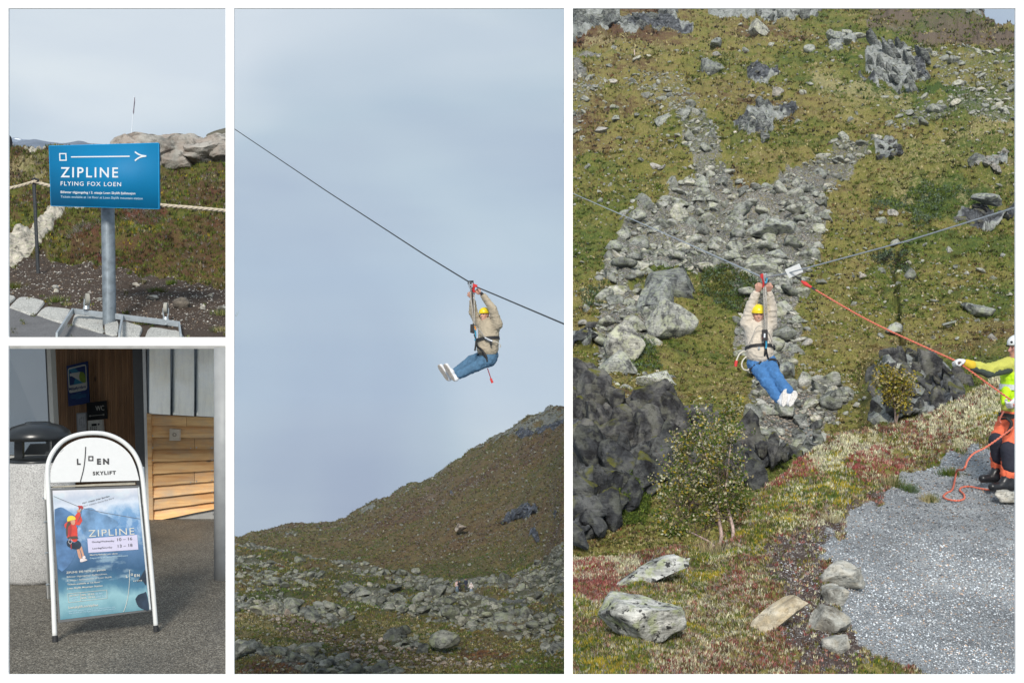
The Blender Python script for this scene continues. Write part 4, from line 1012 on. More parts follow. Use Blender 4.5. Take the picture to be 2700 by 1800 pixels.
crag('rock_outcrop', 'ragged dark crag crowning the right end of the mountain ridge', far2, CRAG2[0:1], 110, 4, 13, M_r2, (1.3, .9, .6), 0.35, 816)
crag('rock_outcrop', 'small crag halfway along the mountain skyline', far2, CRAG2[1:2] + CRAG2[2:3], 40, 3, 9, M_r2, (1.2, .9, .7), 0.2, 817)

for mt in {id(q[2]): q[2] for q in LOOSE}.values():
    VV, FF, base = [], [], 0
    for V, Fc, m_ in LOOSE:
        if m_ is mt: VV.append(V); FF.append(Fc + base); base += len(V)
    obj('loose_blocks', np.concatenate(VV), np.concatenate(FF), mt, kind='stuff', label='loose blocks fallen beside the outcrops')
# ------------------------------------------------------------------ plants
def leaf_mat(name, rough=0.8, trans=0.15):
    m = NT(name); c = m.attr('tint')
    c = m.mix(1.0, c, m.ramp(m.noise(6, 3), [(0.3, 0.75), (0.7, 1.2)]), 'MULTIPLY')
    m.set('Base Color', c); m.set('Roughness', rough); m.b.inputs['Specular IOR Level'].default_value = 0.2
    if trans:
        t = m.N('ShaderNodeBsdfTranslucent'); m.L(c, t.inputs[0]); mx = m.N('ShaderNodeMixShader'); mx.inputs[0].default_value = trans
        m.L(m.b.outputs[0], mx.inputs[1]); m.L(t.outputs[0], mx.inputs[2]); m.L(mx.outputs[0], m.out.inputs[0])
    return m.m
M_leaf = leaf_mat('moor_leaves'); M_birchleaf = leaf_mat('birch_leaves', 0.6, 0.3)
PAL = dict(olive=(0.12, 0.125, 0.03), green=(0.075, 0.12, 0.022), bright=(0.14, 0.19, 0.03), ochre=(0.20, 0.15, 0.05), rust=(0.17, 0.085, 0.04), brown=(0.10, 0.065, 0.04),
           straw=(0.42, 0.36, 0.19), lichen=(0.56, 0.54, 0.38), red=(0.22, 0.05, 0.05), pink=(0.34, 0.16, 0.13), yellow=(0.36, 0.28, 0.035), grey=(0.26, 0.235, 0.215), dark=(0.035, 0.032, 0.02), blue=(0.14, 0.19, 0.12))
def blades(name, pos, k, hgt, spread, width, cols, label, seed=0, jit=0.35, upb=1.0, mat=None, kind='stuff', parent=None, **kw):
    """tufts of k small blades or leaves at every position; hgt, spread, width are per-tuft metres"""
    r = np.random.default_rng(seed); n = len(pos)
    hgt, spread, width = [np.broadcast_to(np.asarray(x, float), (n,)) for x in (hgt, spread, width)]
    a = r.uniform(0, 2 * np.pi, (n, k)); rad = np.sqrt(r.random((n, k))) * spread[:, None]
    base = pos[:, None, :] + np.stack([np.cos(a) * rad * 0.6, np.sin(a) * rad * 0.6, -0.1 * hgt[:, None] + 0 * a], -1)
    tip = pos[:, None, :] + np.stack([np.cos(a) * rad * 1.25, np.sin(a) * rad * 1.25, hgt[:, None] * upb * r.uniform(0.35, 1.1, (n, k))], -1)
    b = a + r.uniform(-1.2, 1.2, (n, k)) + np.pi / 2; w = width[:, None] * r.uniform(0.5, 1.2, (n, k))
    side = np.stack([np.cos(b) * w, np.sin(b) * w, r.uniform(-.5, .5, (n, k)) * w], -1)
    V = np.stack([base - side * 0.5, base + side * 0.5, tip], 2).reshape(-1, 3)
    c = cols[:, None, :] * (1 + r.uniform(-jit, jit, (n, k, 1)))
    C = np.repeat(np.clip(c, 0, 0.9).reshape(-1, 1, 3), 3, 1).reshape(-1, 3)
    return obj(name, V, np.arange(len(V)).reshape(-1, 3), mat or M_leaf, parent, attrs={'tint': C}, kind=kind, label=label, **kw)
def palette(h, names, seed, spread=0.35):
    """colours picked along a list by a slow field plus chance"""
    r = np.random.default_rng(seed); n = len(names)
    t = np.clip(h + r.normal(0, spread, len(h)), 0, 0.999) * n
    P_ = np.array([PAL[x] for x in names]); return P_[t.astype(int)]
def spots(surf, n, seed, vr=None, rag=0.25, ur=None, rockmax=0.35, gravmax=0.35, tpow=1.0, cond=None):
    r = np.random.default_rng(seed)
    if ur is None: ur = (max(surf.us[0] + 2, -20), min(surf.us[-1] - 2, 2770))
    u = r.uniform(surf.us[0] + 2, surf.us[-1] - 2, n) if ur is None else r.uniform(ur[0], ur[1], n)
    vb = np.interp(u, surf.us, surf.vb); vt = np.interp(u, surf.us, surf.vt)
    v = vb + (vt - vb) * r.random(n) ** tpow if vr is None else r.uniform(vr[0], vr[1], n)
    A = surf.at(u, v, surf.A); B = surf.at(u, v, surf.B)
    nz = fbm(np.stack([u * 0.05, v * 0.05, u * 0], -1), 3, seed) * rag
    ok = (A[:, 0] + nz < rockmax) & (A[:, 2] + nz < gravmax) & (v < vb) & (v > vt)
    if cond is not None: ok &= cond(u, v, A, B)
    return u[ok], v[ok], A[ok], B[ok], surf.at(u[ok], v[ok])
# hillside of the right picture
u, v, A, B, p = spots(hill3, 62000, 201, rockmax=0.4, gravmax=0.36)
h = np.clip(B[:, 0] * 1.0 + 0.02 + fbm(p * 0.3, 3, 7) * 0.25, 0, 1)
c = palette(h, ['green', 'bright', 'olive', 'bright', 'ochre', 'olive', 'straw', 'ochre', 'brown', 'rust'], 202, 0.15)
c[np.random.default_rng(5).random(len(c)) < 0.12] = PAL['dark']
st = np.random.default_rng(203).random(len(u)) < np.clip(B[:, 1] * 0.9 - 0.1, 0, 0.8); c[st] = PAL['straw']
s = p[:, 1] / F
blades('moor_grass', p, 5, s * 6.5, s * 6, s * 5.0, c * 1.0, 'tussocks of moor grass and heath over the whole hillside', 204, 0.45)
for nm, polys, cn, lab, n_ in (('juniper_scrub', [D2([(1620, 660), (1700, 650), (1750, 690), (1740, 720), (1660, 735), (1610, 700)])], ['blue', 'green', 'olive'], 'grey green scrub behind the raised arms of the hanging man', 2600),
                          ('juniper_scrub', [D2([(2000, 580), (2080, 575), (2090, 610), (2030, 615)])], ['blue', 'dark', 'green'], 'dark scrub at the top of the narrow stream cut', 900),
                          ('willow_scrub', [D2([(2000, 440), (2120, 410), (2230, 420), (2130, 470), (2070, 490), (2000, 480)]), D2([(2100, 500), (2200, 505), (2150, 530), (2090, 530)])], ['blue', 'bright', 'green'], 'silvery green willow scrub on the right slope', 3400),
                          ('willow_scrub', [D2([(1330, 690), (1400, 690), (1410, 730), (1340, 740)])], ['green', 'blue', 'straw'], 'pale willow scrub at the left edge beside the scree', 900),
                          ('green_scrub', [D2([(1390, 1140), (1460, 1120), (1500, 1160), (1480, 1220), (1400, 1230)])], ['green', 'bright', 'green'], 'bright green plants on the ledge under the dark cliff', 2200),
                          ('green_scrub', [D2([(1400, 810), (1500, 800), (1520, 850), (1430, 860)])], ['blue', 'green', 'bright'], 'grey green plants under the tall lichen covered block', 900)):
    r = np.random.default_rng(n_); pp = np.array([q for P_ in polys for q in P_]); u = r.uniform(pp[:, 0].min(), pp[:, 0].max(), n_ * 2); v = r.uniform(pp[:, 1].min(), pp[:, 1].max(), n_ * 2)
    k = np.zeros(len(u), bool)
    for P_ in polys: k |= inpoly(u, v, P_)
    u, v = u[k][:n_], v[k][:n_]; p = hill3.at(u, v); s = p[:, 1] / F
    p[:, 2] += s * 16 * r.random(len(p)) ** 1.2
    cc = palette(fbm(p * 0.6, 2, 4) * 0.5 + 0.5, cn, n_, 0.3)
    blades(nm, p, 4, s * 6, s * 7, s * 4, cc * r.uniform(0.55, 1.25, (len(p), 1)), lab, n_)
u, v, A, B, p = spots(hill3, 4200, 206, rockmax=0.3, gravmax=0.25)
s = p[:, 1] / F; sc_ = np.random.default_rng(207).uniform(0.5, 1.3, len(p))
c = palette(np.clip(B[:, 0] + fbm(p * 0.2, 3, 8) * 0.3, 0, 1), ['green', 'green', 'olive', 'olive', 'bright', 'straw', 'ochre', 'brown'], 208, 0.2)
blades('heather_clumps', p, 22, s * 7 * sc_, s * 16 * sc_, s * 4.5, c * 1.0, 'rounded clumps of heather and juniper dotted over the hillside', 209, 0.35)
# near bank
u, v, A, B, p = spots(fore3, 70000, 211, gravmax=0.44, tpow=0.75, rag=0.42)
_k = (B[:, 2] < 0.5) | (np.random.default_rng(9).random(len(u)) < 0.22); u, v, A, B, p = u[_k], v[_k], A[_k], B[_k], p[_k]
h = np.clip(B[:, 0] + fbm(p * 2.5, 3, 17) * 0.45, 0, 1)
c = palette(h, ['yellow', 'bright', 'green', 'olive', 'straw', 'brown', 'pink', 'olive', 'red', 'brown'], 212, 0.15)
r = np.random.default_rng(213); st = r.random(len(u)) < np.clip(B[:, 1] * 1.3 - 0.2 + noise(p * 4) * 0.3, 0, 0.85); c[st] = PAL['lichen']
st = r.random(len(u)) < 0.10; c[st] = PAL['grey']
RED3 = [D2([(1950, 1030), (2110, 1050), (2080, 1110), (1960, 1100)]), D2([(1750, 1090), (1850, 1035), (1880, 1080), (1790, 1125)]), D2([(1316, 1290), (1400, 1300), (1440, 1370), (1316, 1390)])]
rm = soft(u[:, None], v[:, None], RED3, 20, 77, 0)[:, 0] > 0.5
st = rm & (r.random(len(u)) < 0.5); c[st] = PAL['red']; st = rm & (r.random(len(u)) < 0.3); c[st] = PAL['pink']
s = p[:, 1] / F
blades('heath', p, 6, s * 8 + 0.006, s * 7, s * 3.6, c * 1.15, 'heather, crowberry and lichen covering the near bank', 214, 0.45)
u, v, A, B, p = spots(fore3, 9000, 215, gravmax=0.6, tpow=0.5, cond=lambda u, v, A, B: (B[:, 2] > 0.3) | (v > 1500)); s = p[:, 1] / F
blades('dry_twigs', p, 5, s * 9, s * 26, s * 1.8, np.tile(np.array(PAL['grey']) * 1.5, (len(p), 1)), 'bleached dry heather twigs lying over the near bank', 216, 0.3, upb=0.8)
def grass_tuft(surf, uv, n, h, w, cols, label, seed, name='grass_tuft'):
    """one countable tuft of long grass"""
    r = np.random.default_rng(seed); c = surf.at(uv[0], uv[1]); s = c[1] / F
    p = c + np.stack([r.normal(0, w * s * 0.25, n), r.normal(0, w * s * 0.25, n), 0 * np.ones(n)], -1)
    cc = palette(r.random(n), cols, seed)
    blades(name, p, 3, s * h, s * w * 0.55, s * 1.6, cc, label, seed, kind=None, cat='grass')
T3 = [((2350, 1280), 34, 44, ['straw', 'green'], 'yellow green grass tuft at the top edge of the gravel path'), ((2400, 1296), 26, 32, ['green', 'blue'], 'small green grass tuft beside the larger yellow one'),
      ((2452, 1322), 24, 30, ['straw', 'straw', 'green'], 'small straw coloured grass tuft on the gravel'), ((2190, 1372), 22, 46, ['straw', 'lichen'], 'bleached grass tuft on the dark soil above the path edging'),
      ((1885, 1462), 46, 76, ['straw', 'straw', 'grey'], 'big bleached grass tuft at the foot of the birch'), ((2506, 1252), 26, 40, ['green', 'olive'], 'dark green tuft growing in the gravel near the rope')]
for i, (c, h_, w_, cl, lb) in enumerate(T3): grass_tuft(fore3, c, 130, h_, w_, cl, lb, 230 + i)
# gravel of the path, every stone a small solid
def pebbles(name, surf, cond, n, smin, smax, cols, label, seed, rock=M_r2ps, up=0.3):
    r = np.random.default_rng(seed)
    u = r.uniform(max(surf.us[0] + 2, -20), min(surf.us[-1] - 2, 2770), n * 4); vb = np.interp(u, surf.us, surf.vb); vt = np.interp(u, surf.us, surf.vt)
    v = vb + (vt - vb) * r.random(n * 4)
    ok = cond(u, v, surf.at(u, v, surf.A), surf.at(u, v, surf.B)); u, v = u[ok][:n], v[ok][:n]
    p = surf.at(u, v); s = p[:, 1] / F * (smin + (smax - smin) * r.random(len(u)) ** 3)
    O = np.array([(1, 0, 0), (0, 1, 0), (-1, 0, 0), (0, -1, 0), (0, 0, 0.8), (0, 0, -0.8)], float)
    Fo = np.array([(0, 1, 4), (1, 2, 4), (2, 3, 4), (3, 0, 4), (1, 0, 5), (2, 1, 5), (3, 2, 5), (0, 3, 5)])
    a = r.uniform(0, 6.28, len(u)); ca, sa = np.cos(a), np.sin(a)
    V = O[None] * r.uniform(0.6, 1.3, (len(u), 6, 1)) * np.array([1, 0.8, 0.7])
    X = V[..., 0] * ca[:, None] - V[..., 1] * sa[:, None]; Y = V[..., 0] * sa[:, None] + V[..., 1] * ca[:, None]
    V = np.stack([X, Y, V[..., 2]], -1) * s[:, None, None] + p[:, None, :] + np.array([0, 0, 1]) * (s * up)[:, None, None]
    Fc = (Fo[None] + (np.arange(len(u)) * 6)[:, None, None]).reshape(-1, 3)
    C = palette_rgb(cols, r, len(u)) * np.clip(1 + fbm(p * 0.55, 3, 5)[:, None] * 0.55, 0.45, 1.4); C = np.repeat(C[:, None], 6, 1)
    obj(name, V.reshape(-1, 3), Fc, M_peb, attrs={'tint': C.reshape(-1, 3)}, kind='stuff', label=label)
def palette_rgb(cols, r, n):
    cols = np.array(cols); return cols[r.integers(len(cols), size=n)] * r.uniform(0.7, 1.3, (n, 1))
M_peb = leaf_mat('pebble', 0.75, 0)
GRC = [(0.44, 0.48, 0.52), (0.54, 0.58, 0.62), (0.26, 0.29, 0.33), (0.56, 0.59, 0.62), (0.14, 0.15, 0.17), (0.40, 0.43, 0.46), (0.62, 0.64, 0.66), (0.44, 0.32, 0.24), (0.2, 0.21, 0.23)]
pebbles('gravel', fore3, lambda u, v, A, B: A[:, 2] > 0.55, 24000, 1.4, 4.6, GRC, 'blue grey crushed gravel of the path', 240)
pebbles('spilled_gravel', fore3, lambda u, v, A, B: (A[:, 2] > 0.12) & (A[:, 2] < 0.56) & (u > 2050), 4500, 1.3, 4.2, GRC, 'gravel spilling from the path edge into the heath', 243)
pebbles('gravel_on_soil', fore3, lambda u, v, A, B: (A[:, 2] > 0.15) & (A[:, 2] < 0.6), 4500, 1.5, 5.0, [(0.30, 0.30, 0.30), (0.14, 0.12, 0.11), (0.45, 0.42, 0.38), (0.10, 0.08, 0.07)], 'small stones strewn on the dark soil beside the path', 241)
# valley and mountain of the middle picture
u, v, A, B, p = spots(near2, 30000, 221, gravmax=0.3)
h = np.clip(B[:, 0] + fbm(p * 0.4, 3, 27) * 0.3, 0, 1)
c = palette(h, ['green', 'olive', 'olive', 'ochre', 'olive', 'brown', 'olive', 'brown', 'rust'], 222, 0.15)
st = np.random.default_rng(223).random(len(u)) < np.clip(B[:, 1] * 0.8 - 0.1, 0, 0.7); c[st] = np.array(PAL['straw']) * 0.75
s = p[:, 1] / F
blades('moor_grass', p, 5, s * 6, s * 6, s * 4.6, c * 1.0, 'olive and brown moor grass of the valley', 224, 0.45)
u, v, A, B, p = spots(far2, 26000, 225, rockmax=0.5)
h = np.clip(B[:, 0] + fbm(p * 0.1, 3, 37) * 0.3, 0, 1)
c = palette(h, ['green', 'olive', 'olive', 'ochre', 'brown', 'olive', 'brown', 'grey', 'brown'], 226, 0.18); s = p[:, 1] / F
blades('mountain_heather', p, 4, s * 3.6, s * 5, s * 4.2, c * np.array([0.88, 0.92, 1.0]) * 1.0, 'brown heather of the far mountain slope', 227, 0.4)
# bank of the upper left picture
u, v, A, B, p = spots(bank1, 34000, 231, gravmax=0.17, tpow=1.0)
h = np.clip(B[:, 0] + fbm(p * 1.6, 3, 47) * 0.45, 0, 1)
c = palette(h, ['bright', 'yellow', 'green', 'olive', 'bright', 'olive', 'olive', 'brown', 'green', 'rust'], 232, 0.15)
r = np.random.default_rng(233); st = r.random(len(u)) < np.clip(B[:, 1] * 0.9 - 0.08, 0, 0.8); c[st] = np.array(PAL['straw']) * 0.8
st = r.random(len(u)) < 0.07; c[st] = PAL['grey']
s = p[:, 1] / F
c[np.random.default_rng(6).random(len(c)) < 0.14] = PAL['dark']
blades('heath', p, 6, s * 9.5, s * 7, s * 3.2, c * 0.9, 'heath of mixed green, red and brown leaves on the bank', 234, 0.45)
r = np.random.default_rng(235)
for zc, n_, wd in (((380, 1135), 260, 70), ((660, 1000), 260, 100), ((960, 1170), 160, 80), ((860, 1240), 120, 110)):
    uc = z1(*zc); u = r.normal(uc[0], wd * 0.3, n_); v = r.normal(uc[1], 9, n_); p = bank1.at(u, v); s = p[:, 1] / F
    blades('dry_twigs', p, 6, s * 9, s * 20, s * 1.3, np.tile(np.array(PAL['grey']) * 1.05, (n_, 1)), 'dry grey twigs tangled in the heath behind the sign', 236 + n_, 0.4, upb=0.9)
T1 = [((265, 1385), 34, 60, ['green', 'straw', 'bright'], 'grass tuft between the kerb stones, left of the signpost'), ((60, 1320), 34, 60, ['green', 'olive'], 'low grass at the left edge above the kerb stones'),
      ((850, 1080), 34, 56, ['green', 'blue', 'green'], 'round green grass clump on the bank right of the signpost'), ((720, 1340), 26, 56, ['green', 'olive'], 'dark green tuft on the soil right of the signpost'),
      ((1015, 1450), 34, 60, ['green', 'straw', 'bright'], 'grass tuft on the soil in the lower right corner'), ((1015, 1520), 28, 60, ['green', 'straw'], 'lower grass tuft by the right edge'),
      ((650, 1490), 14, 70, ['straw', 'green'], 'thin grass growing between kerb stones'), ((310, 1400), 20, 40, ['green', 'straw'], 'small tuft touching the wheeled frame'), ((790, 1300), 24, 36, ['bright', 'green'], 'leafy green sprout under the overhanging heath')]
for i, (c_, h_, w_, cl, lb) in enumerate(T1): grass_tuft(bank1, z1(*c_), 80, h_ / 1.74, w_ / 1.74, cl, lb, 250 + i)
pebbles('soil_pebbles', bank1, lambda u, v, A, B: (A[:, 2] > 0.12) & (v < np.interp(u, *KERB_TOP)), 4200, 1.0, 4.4, [(0.30, 0.29, 0.27), (0.12, 0.11, 0.10), (0.42, 0.40, 0.37), (0.20, 0.17, 0.14), (0.52, 0.50, 0.46), (0.36, 0.28, 0.21)], 'pebbles strewn over the worn soil', 242)

# ---- the birch and the yellow shrub
M_bark = plain('birch_bark', (0.46, 0.34, 0.30), 0.85, var=0.5, scale=40, bump=0.3)
M_twig = plain('twig_bark', (0.11, 0.075, 0.06), 0.9, var=0.3, scale=40)
def leafcloud(name, pos, size, cols, label, seed, parent=None, kind=None):
    r = np.random.default_rng(seed); n = len(pos)
    a = r.normal(size=(n, 3)); a /= np.linalg.norm(a, axis=1)[:, None]; b = np.cross(a, r.normal(size=(n, 3))); b /= np.linalg.norm(b, axis=1)[:, None]
    s = size * r.uniform(0.6, 1.3, (n, 1))
    V = np.stack([pos - a * s * 0.6, pos - b * s * 0.4, pos + a * s * 0.7, pos + b * s * 0.4], 1).reshape(-1, 3)
    C = np.repeat(cols * r.uniform(0.7, 1.25, (n, 1)), 4, 0)
    return obj(name, V, np.arange(len(V)).reshape(-1, 4), M_birchleaf, parent, attrs={'tint': C}, label=label, kind=kind)
def tree(name, label, cat, base, stems, crown, nleaf, lsize, pal, seed, stem_r):
    t = thing(name, label, cat, base); r = np.random.default_rng(seed); tips = []
    for i, st in enumerate(stems):
        pts = bezier(st, 6); n = len(pts); rs = [stem_r[i] * (1 - 0.8 * j / (n - 1)) for j in range(n)]
        MB().tube(pts, rs, 7).obj('trunk', M_bark, t, smooth_sh=True)
        tips += [np.array(q) for q in pts[n // 2:]]
        mb = MB()
        for k in range(34):
            j = int(r.integers(n // 4, n)); p0 = pts[j]; c, sz = crown[int(r.integers(len(crown)))]
            tgt = Vector(np.array(c) + r.normal(size=3) * np.array(sz) * 0.55); mid = (p0 + tgt) / 2 + Vector(r.normal(size=3) * 0.06 * (tgt - p0).length) - Vector((0, 0, 0.05 * (tgt - p0).length))
            bz = bezier([p0, mid, tgt], 4); mb.tube(bz, [max(0.0015, rs[j] * 0.45) * (1 - 0.85 * q / (len(bz) - 1)) for q in range(len(bz))], 5)
            tips += [np.array(q) for q in bz[3:]]
        mb.obj('branch', M_twig, t)
    tips = np.array(tips); pos = []
    for k in range(nleaf):
        if k % 3:
            q = tips[int(r.integers(len(tips)))] + r.normal(size=3) * 0.055 * (crown[0][1][0] / 0.4)
        else:
            c, sz = crown[int(r.integers(len(crown)))]; d = r.normal(size=3); d /= np.linalg.norm(d); q = np.array(c) + d * np.array(sz) * r.random() ** 0.5
        pos.append(q)
    pos = np.array(pos); nz = fbm(pos * 5, 2, seed)
    pos = pos[nz > -0.12]; nz = nz[nz > -0.12]
    leafcloud('crown', pos, lsize, palette(np.clip(nz * 0.4 + 0.5, 0, 1), pal, seed, 0.25), None, seed, t)
    return t
bz = lambda x, y, d=10.4: np.array(P(*z9(x, y), d))
bc = lambda x, y, w, h, d: (np.array(P(x * 2700 / 2352, y * 2700 / 2352, d)), np.array([w, (w + h) / 2, h]) / 2 * 1.148 * d / F)
base = np.array(fore3.at(1898, 1446))
tree('birch_tree', 'slender birch with green and yellow leaves on the near bank', 'tree', base,
     [[base, bz(1050, 540), bz(1022, 380), bz(1020, 290), bz(960, 60), bz(900, -160)], [base + np.array([0.12, 0.05, 0]), bz(1130, 500), bz(1090, 350), bz(1080, 220), bz(1100, 60), bz(1120, -120)],
      [base + np.array([-0.05, 0.02, 0.0]), bz(960, 590), bz(840, 530), bz(720, 480), bz(640, 420), bz(590, 400)]],
     [bc(1620, 960, 100, 120, 10.6), bc(1660, 1020, 120, 130, 10.2), bc(1570, 1040, 110, 120, 10.7), bc(1640, 1100, 150, 90, 10.3), bc(1540, 1120, 70, 120, 10.6), bc(1580, 1165, 130, 60, 10.4), bc(1550, 1215, 70, 40, 10.2), bc(1700, 1150, 60, 50, 10.6), bc(1680, 960, 60, 100, 10.8)],
     17000, 0.024, ['green', 'bright', 'bright', 'straw', 'green', 'yellow', 'lichen'], 61, [0.021, 0.019, 0.012])
u0 = np.array(hill3.at(2360, 1130)); du = u0[1] - 0.5
pz = lambda x, y, dd_=0: np.array(P(x * 2700 / 2352, y * 2700 / 2352, du + dd_))
bq = lambda x, y, w, h, dd_=0: (pz(x, y, dd_), np.array([w, (w + h) / 2, h]) / 2 * 1.148 * du / F)
tree('leafy_shrub', 'yellow green leafy shrub growing from the dark gully rock', 'shrub', u0, [[u0, pz(2055, 930), pz(2040, 880)], [u0, pz(2070, 920), pz(2080, 870)]],
     [bq(2050, 870, 90, 60), bq(2060, 910, 80, 70), bq(2080, 880, 70, 70), bq(2030, 860, 50, 60)], 4200, 0.1, ['bright', 'olive', 'yellow', 'straw', 'yellow'], 62, [0.05, 0.05])
relabel()
# ------------------------------------------------------------------ upper left picture
M_steel = plain('galvanised_steel', (0.40, 0.44, 0.47), 0.42, 0.55, 0.14, 18, 0.1)
M_post = plain('weathered_galvanised_post', (0.20, 0.235, 0.265), 0.5, 0.4, 0.32, 14, 0.1)
M_signblue = plain('blue_sign_film', (0.0, 0.165, 0.36), 0.6, 0, 0.05, 3, spec=0.25)
M_signedge = plain('blue_sign_edge', (0.01, 0.30, 0.62), 0.35, 0, 0.03)
M_white = plain('white_print', (0.62, 0.66, 0.70), 0.5, 0, 0.03)
M_whitesoft = plain('pale_print', (0.40, 0.55, 0.66), 0.5, 0, 0.03)
M_rope = plain('hemp_rope', (0.50, 0.44, 0.34), 0.9, 0, 0.25, 120, 0.5)
M_rebar = plain('dark_iron_bar', (0.05, 0.055, 0.06), 0.6, 0.5, 0.3, 60, 0.4)
M_granite = None
def granite(name, col, sc=160):
    m = NT(name); v = m.sep(m.voro(sc, out=1)); n = m.noise(4, 4)
    c = m.ramp(v[0], [(0.0, [x * 0.42 for x in col]), (0.3, [x * 0.9 for x in col]), (0.75, [x * 1.15 for x in col]), (1.0, [min(1, x * 1.5) for x in col])])
    c = m.mix(1.0, c, m.ramp(n, [(0.3, 0.85), (0.7, 1.1)]), 'MULTIPLY')
    m.set('Base Color', c); m.set('Roughness', 0.85); m.bump(v[0], 0.4, 0.003); return m.m
M_granite = granite('kerb_granite', (0.40, 0.40, 0.38), 140)
M_asphalt = granite('grey_asphalt', (0.125, 0.125, 0.13), 190)
M_slab = plain('terrace_concrete', (0.30, 0.30, 0.29), 0.85, 0, 0.15, 8)

# ground of the terrace under the bank: slab over the entrance below
def prism(name, poly, z0, z1_, mat, **kw):
    n = len(poly); V = [(x, y, z0) for x, y in poly] + [(x, y, z1_) for x, y in poly]
    Fc = [tuple(range(n))[::-1], tuple(range(n, 2 * n))] + [(i, (i + 1) % n, n + (i + 1) % n, n + i) for i in range(n)]
    return obj(name, V, Fc, mat, **kw)
ur = lambda u, d: (u - 1350) / F * d
prism('terrace_slab', [(ur(-900, 9.7), 9.7), (ur(603, 9.7), 9.7), (ur(603, 40), 40), (ur(-900, 40), 40)], -0.062, -0.004, M_slab, kind='structure')
# asphalt sheet a hand above the bank's lower edge
def sheet(name, surf, uv, mat, lift, parent=None, thick=0.0, **kw):
    pts = [np.array(surf.at(a, b)) + np.array([0, 0, lift]) for a, b in uv]; n = len(pts)
    low = [p - np.array([0, 0, thick]) for p in pts]
    if not thick: return obj(name, pts, [tuple(range(n))], mat, parent, **kw)
    return obj(name, pts + low, [tuple(range(n))] + [(i, (i + 1) % n, n + (i + 1) % n, n + i) for i in range(n)], mat, parent, **kw)
_us = np.linspace(8, 602, 60); asp_top = np.interp(_us, *ASPH)
V = []; Fc = []
for i, uu_ in enumerate(_us):
    for j in range(7):
        vv_ = asp_top[i] + (905 - asp_top[i]) * j / 6 if asp_top[i] < 905 else 905 + j * 0.01
        V.append(np.array(bank1.at(uu_, min(vv_, 905.5))) + np.array([0, 0, 0.012]))
for i in range(59):
    for j in range(6): Fc.append((i * 7 + j, i * 7 + j + 1, (i + 1) * 7 + j + 1, (i + 1) * 7 + j))
obj('footpath', V, Fc, M_asphalt, kind='structure', origin=(0, 0, 0))
STONES = [[(-10, 1360), (34, 1362), (72, 1374), (36, 1402), (-10, 1412)], [(42, 1420), (66, 1392), (98, 1370), (150, 1376), (202, 1390), (196, 1410), (152, 1454), (96, 1438)],
          [(170, 1452), (206, 1418), (262, 1420), (322, 1428), (318, 1444), (300, 1492), (230, 1476)], [(330, 1494), (350, 1444), (410, 1450), (470, 1462), (474, 1500), (470, 1538), (390, 1512)],
          [(546, 1540), (562, 1484), (610, 1494), (654, 1512), (642, 1550), (640, 1580), (545, 1570)], [(668, 1550), (690, 1512), (760, 1520), (832, 1536), (838, 1590), (668, 1590)], [(480, 1500), (540, 1480), (538, 1545), (486, 1540)]]
kerb = thing('stone_kerb', 'row of rough grey granite setts between the asphalt and the soil', 'kerb', bank1.at(200, 850)); kerb['kind'] = 'structure'
for q in STONES:
    uv = [z1(x, y) for x, y in q]; cx = sum(a for a, b in uv) / len(uv); cy = sum(b for a, b in uv) / len(uv)
    uv2 = curve2(uv + [uv[0]], 3)[:-1]; inn = [(cx + (a - cx) * 0.93, cy + (b - cy) * 0.9) for a, b in uv2]
    n = len(uv2); top = [np.array(bank1.at(a, min(b, 905))) + np.array([0, 0, 0.022 + 0.006 * random.random()]) for a, b in inn]
    rim = [np.array(bank1.at(a, min(b, 905))) + np.array([0, 0, 0.012]) for a, b in uv2]; bot = [np.array([r_[0], r_[1], max(r_[2] - 0.09, -0.058)]) for r_ in rim]
    V = top + rim + bot + [sum(top) / n + np.array([0, 0, 0.004])]
    Fc = [(i, (i + 1) % n, 3 * n) for i in range(n)] + [(n + i, n + (i + 1) % n, (i + 1) % n, i) for i in range(n)] + [(2 * n + i, 2 * n + (i + 1) % n, n + (i + 1) % n, n + i) for i in range(n)]
    obj('stone', V, Fc, M_granite, kerb)
hero(bank1, z1(832, 1394), 80 / 1.742, 62 / 1.742, rock_mat('brown_cobble', (0.17, 0.145, 0.12), (0.24, 0.21, 0.17), (0.09, 0.08, 0.07), 3, lf=0.0), 601, 'rounded brown stone on the soil beside the right castor', cat='stone', cuts=6, cutd=(0.7, 0.95), name='stone')
for i, (c_, w_, h_, lb) in enumerate((((702, 1366), 60, 24, 'flat greenish stone between the signpost and the brown one'), ((625, 1308), 40, 24, 'dark rounded stone under the heath right of the post'), ((964, 1356), 22, 20, 'small white stone on the soil at the right'),
                                   ((448, 1374), 34, 18, 'flat grey stone left of the signpost'), ((252, 1318), 32, 22, 'pale stone on the soil left of the signpost'), ((258, 1336), 22, 22, 'small grey stone under the pale one'),
                                   ((930, 1410), 28, 30, 'brownish pebble right of the right castor'), ((1020, 1414), 40, 22, 'dark stone at the right edge of the soil'))):
    hero(bank1, z1(*c_), w_ / 1.742, h_ / 1.742, MATS.get('x') or M_rf, 610 + i, lb, cat='stone', name='stone', sub=2, cuts=7)

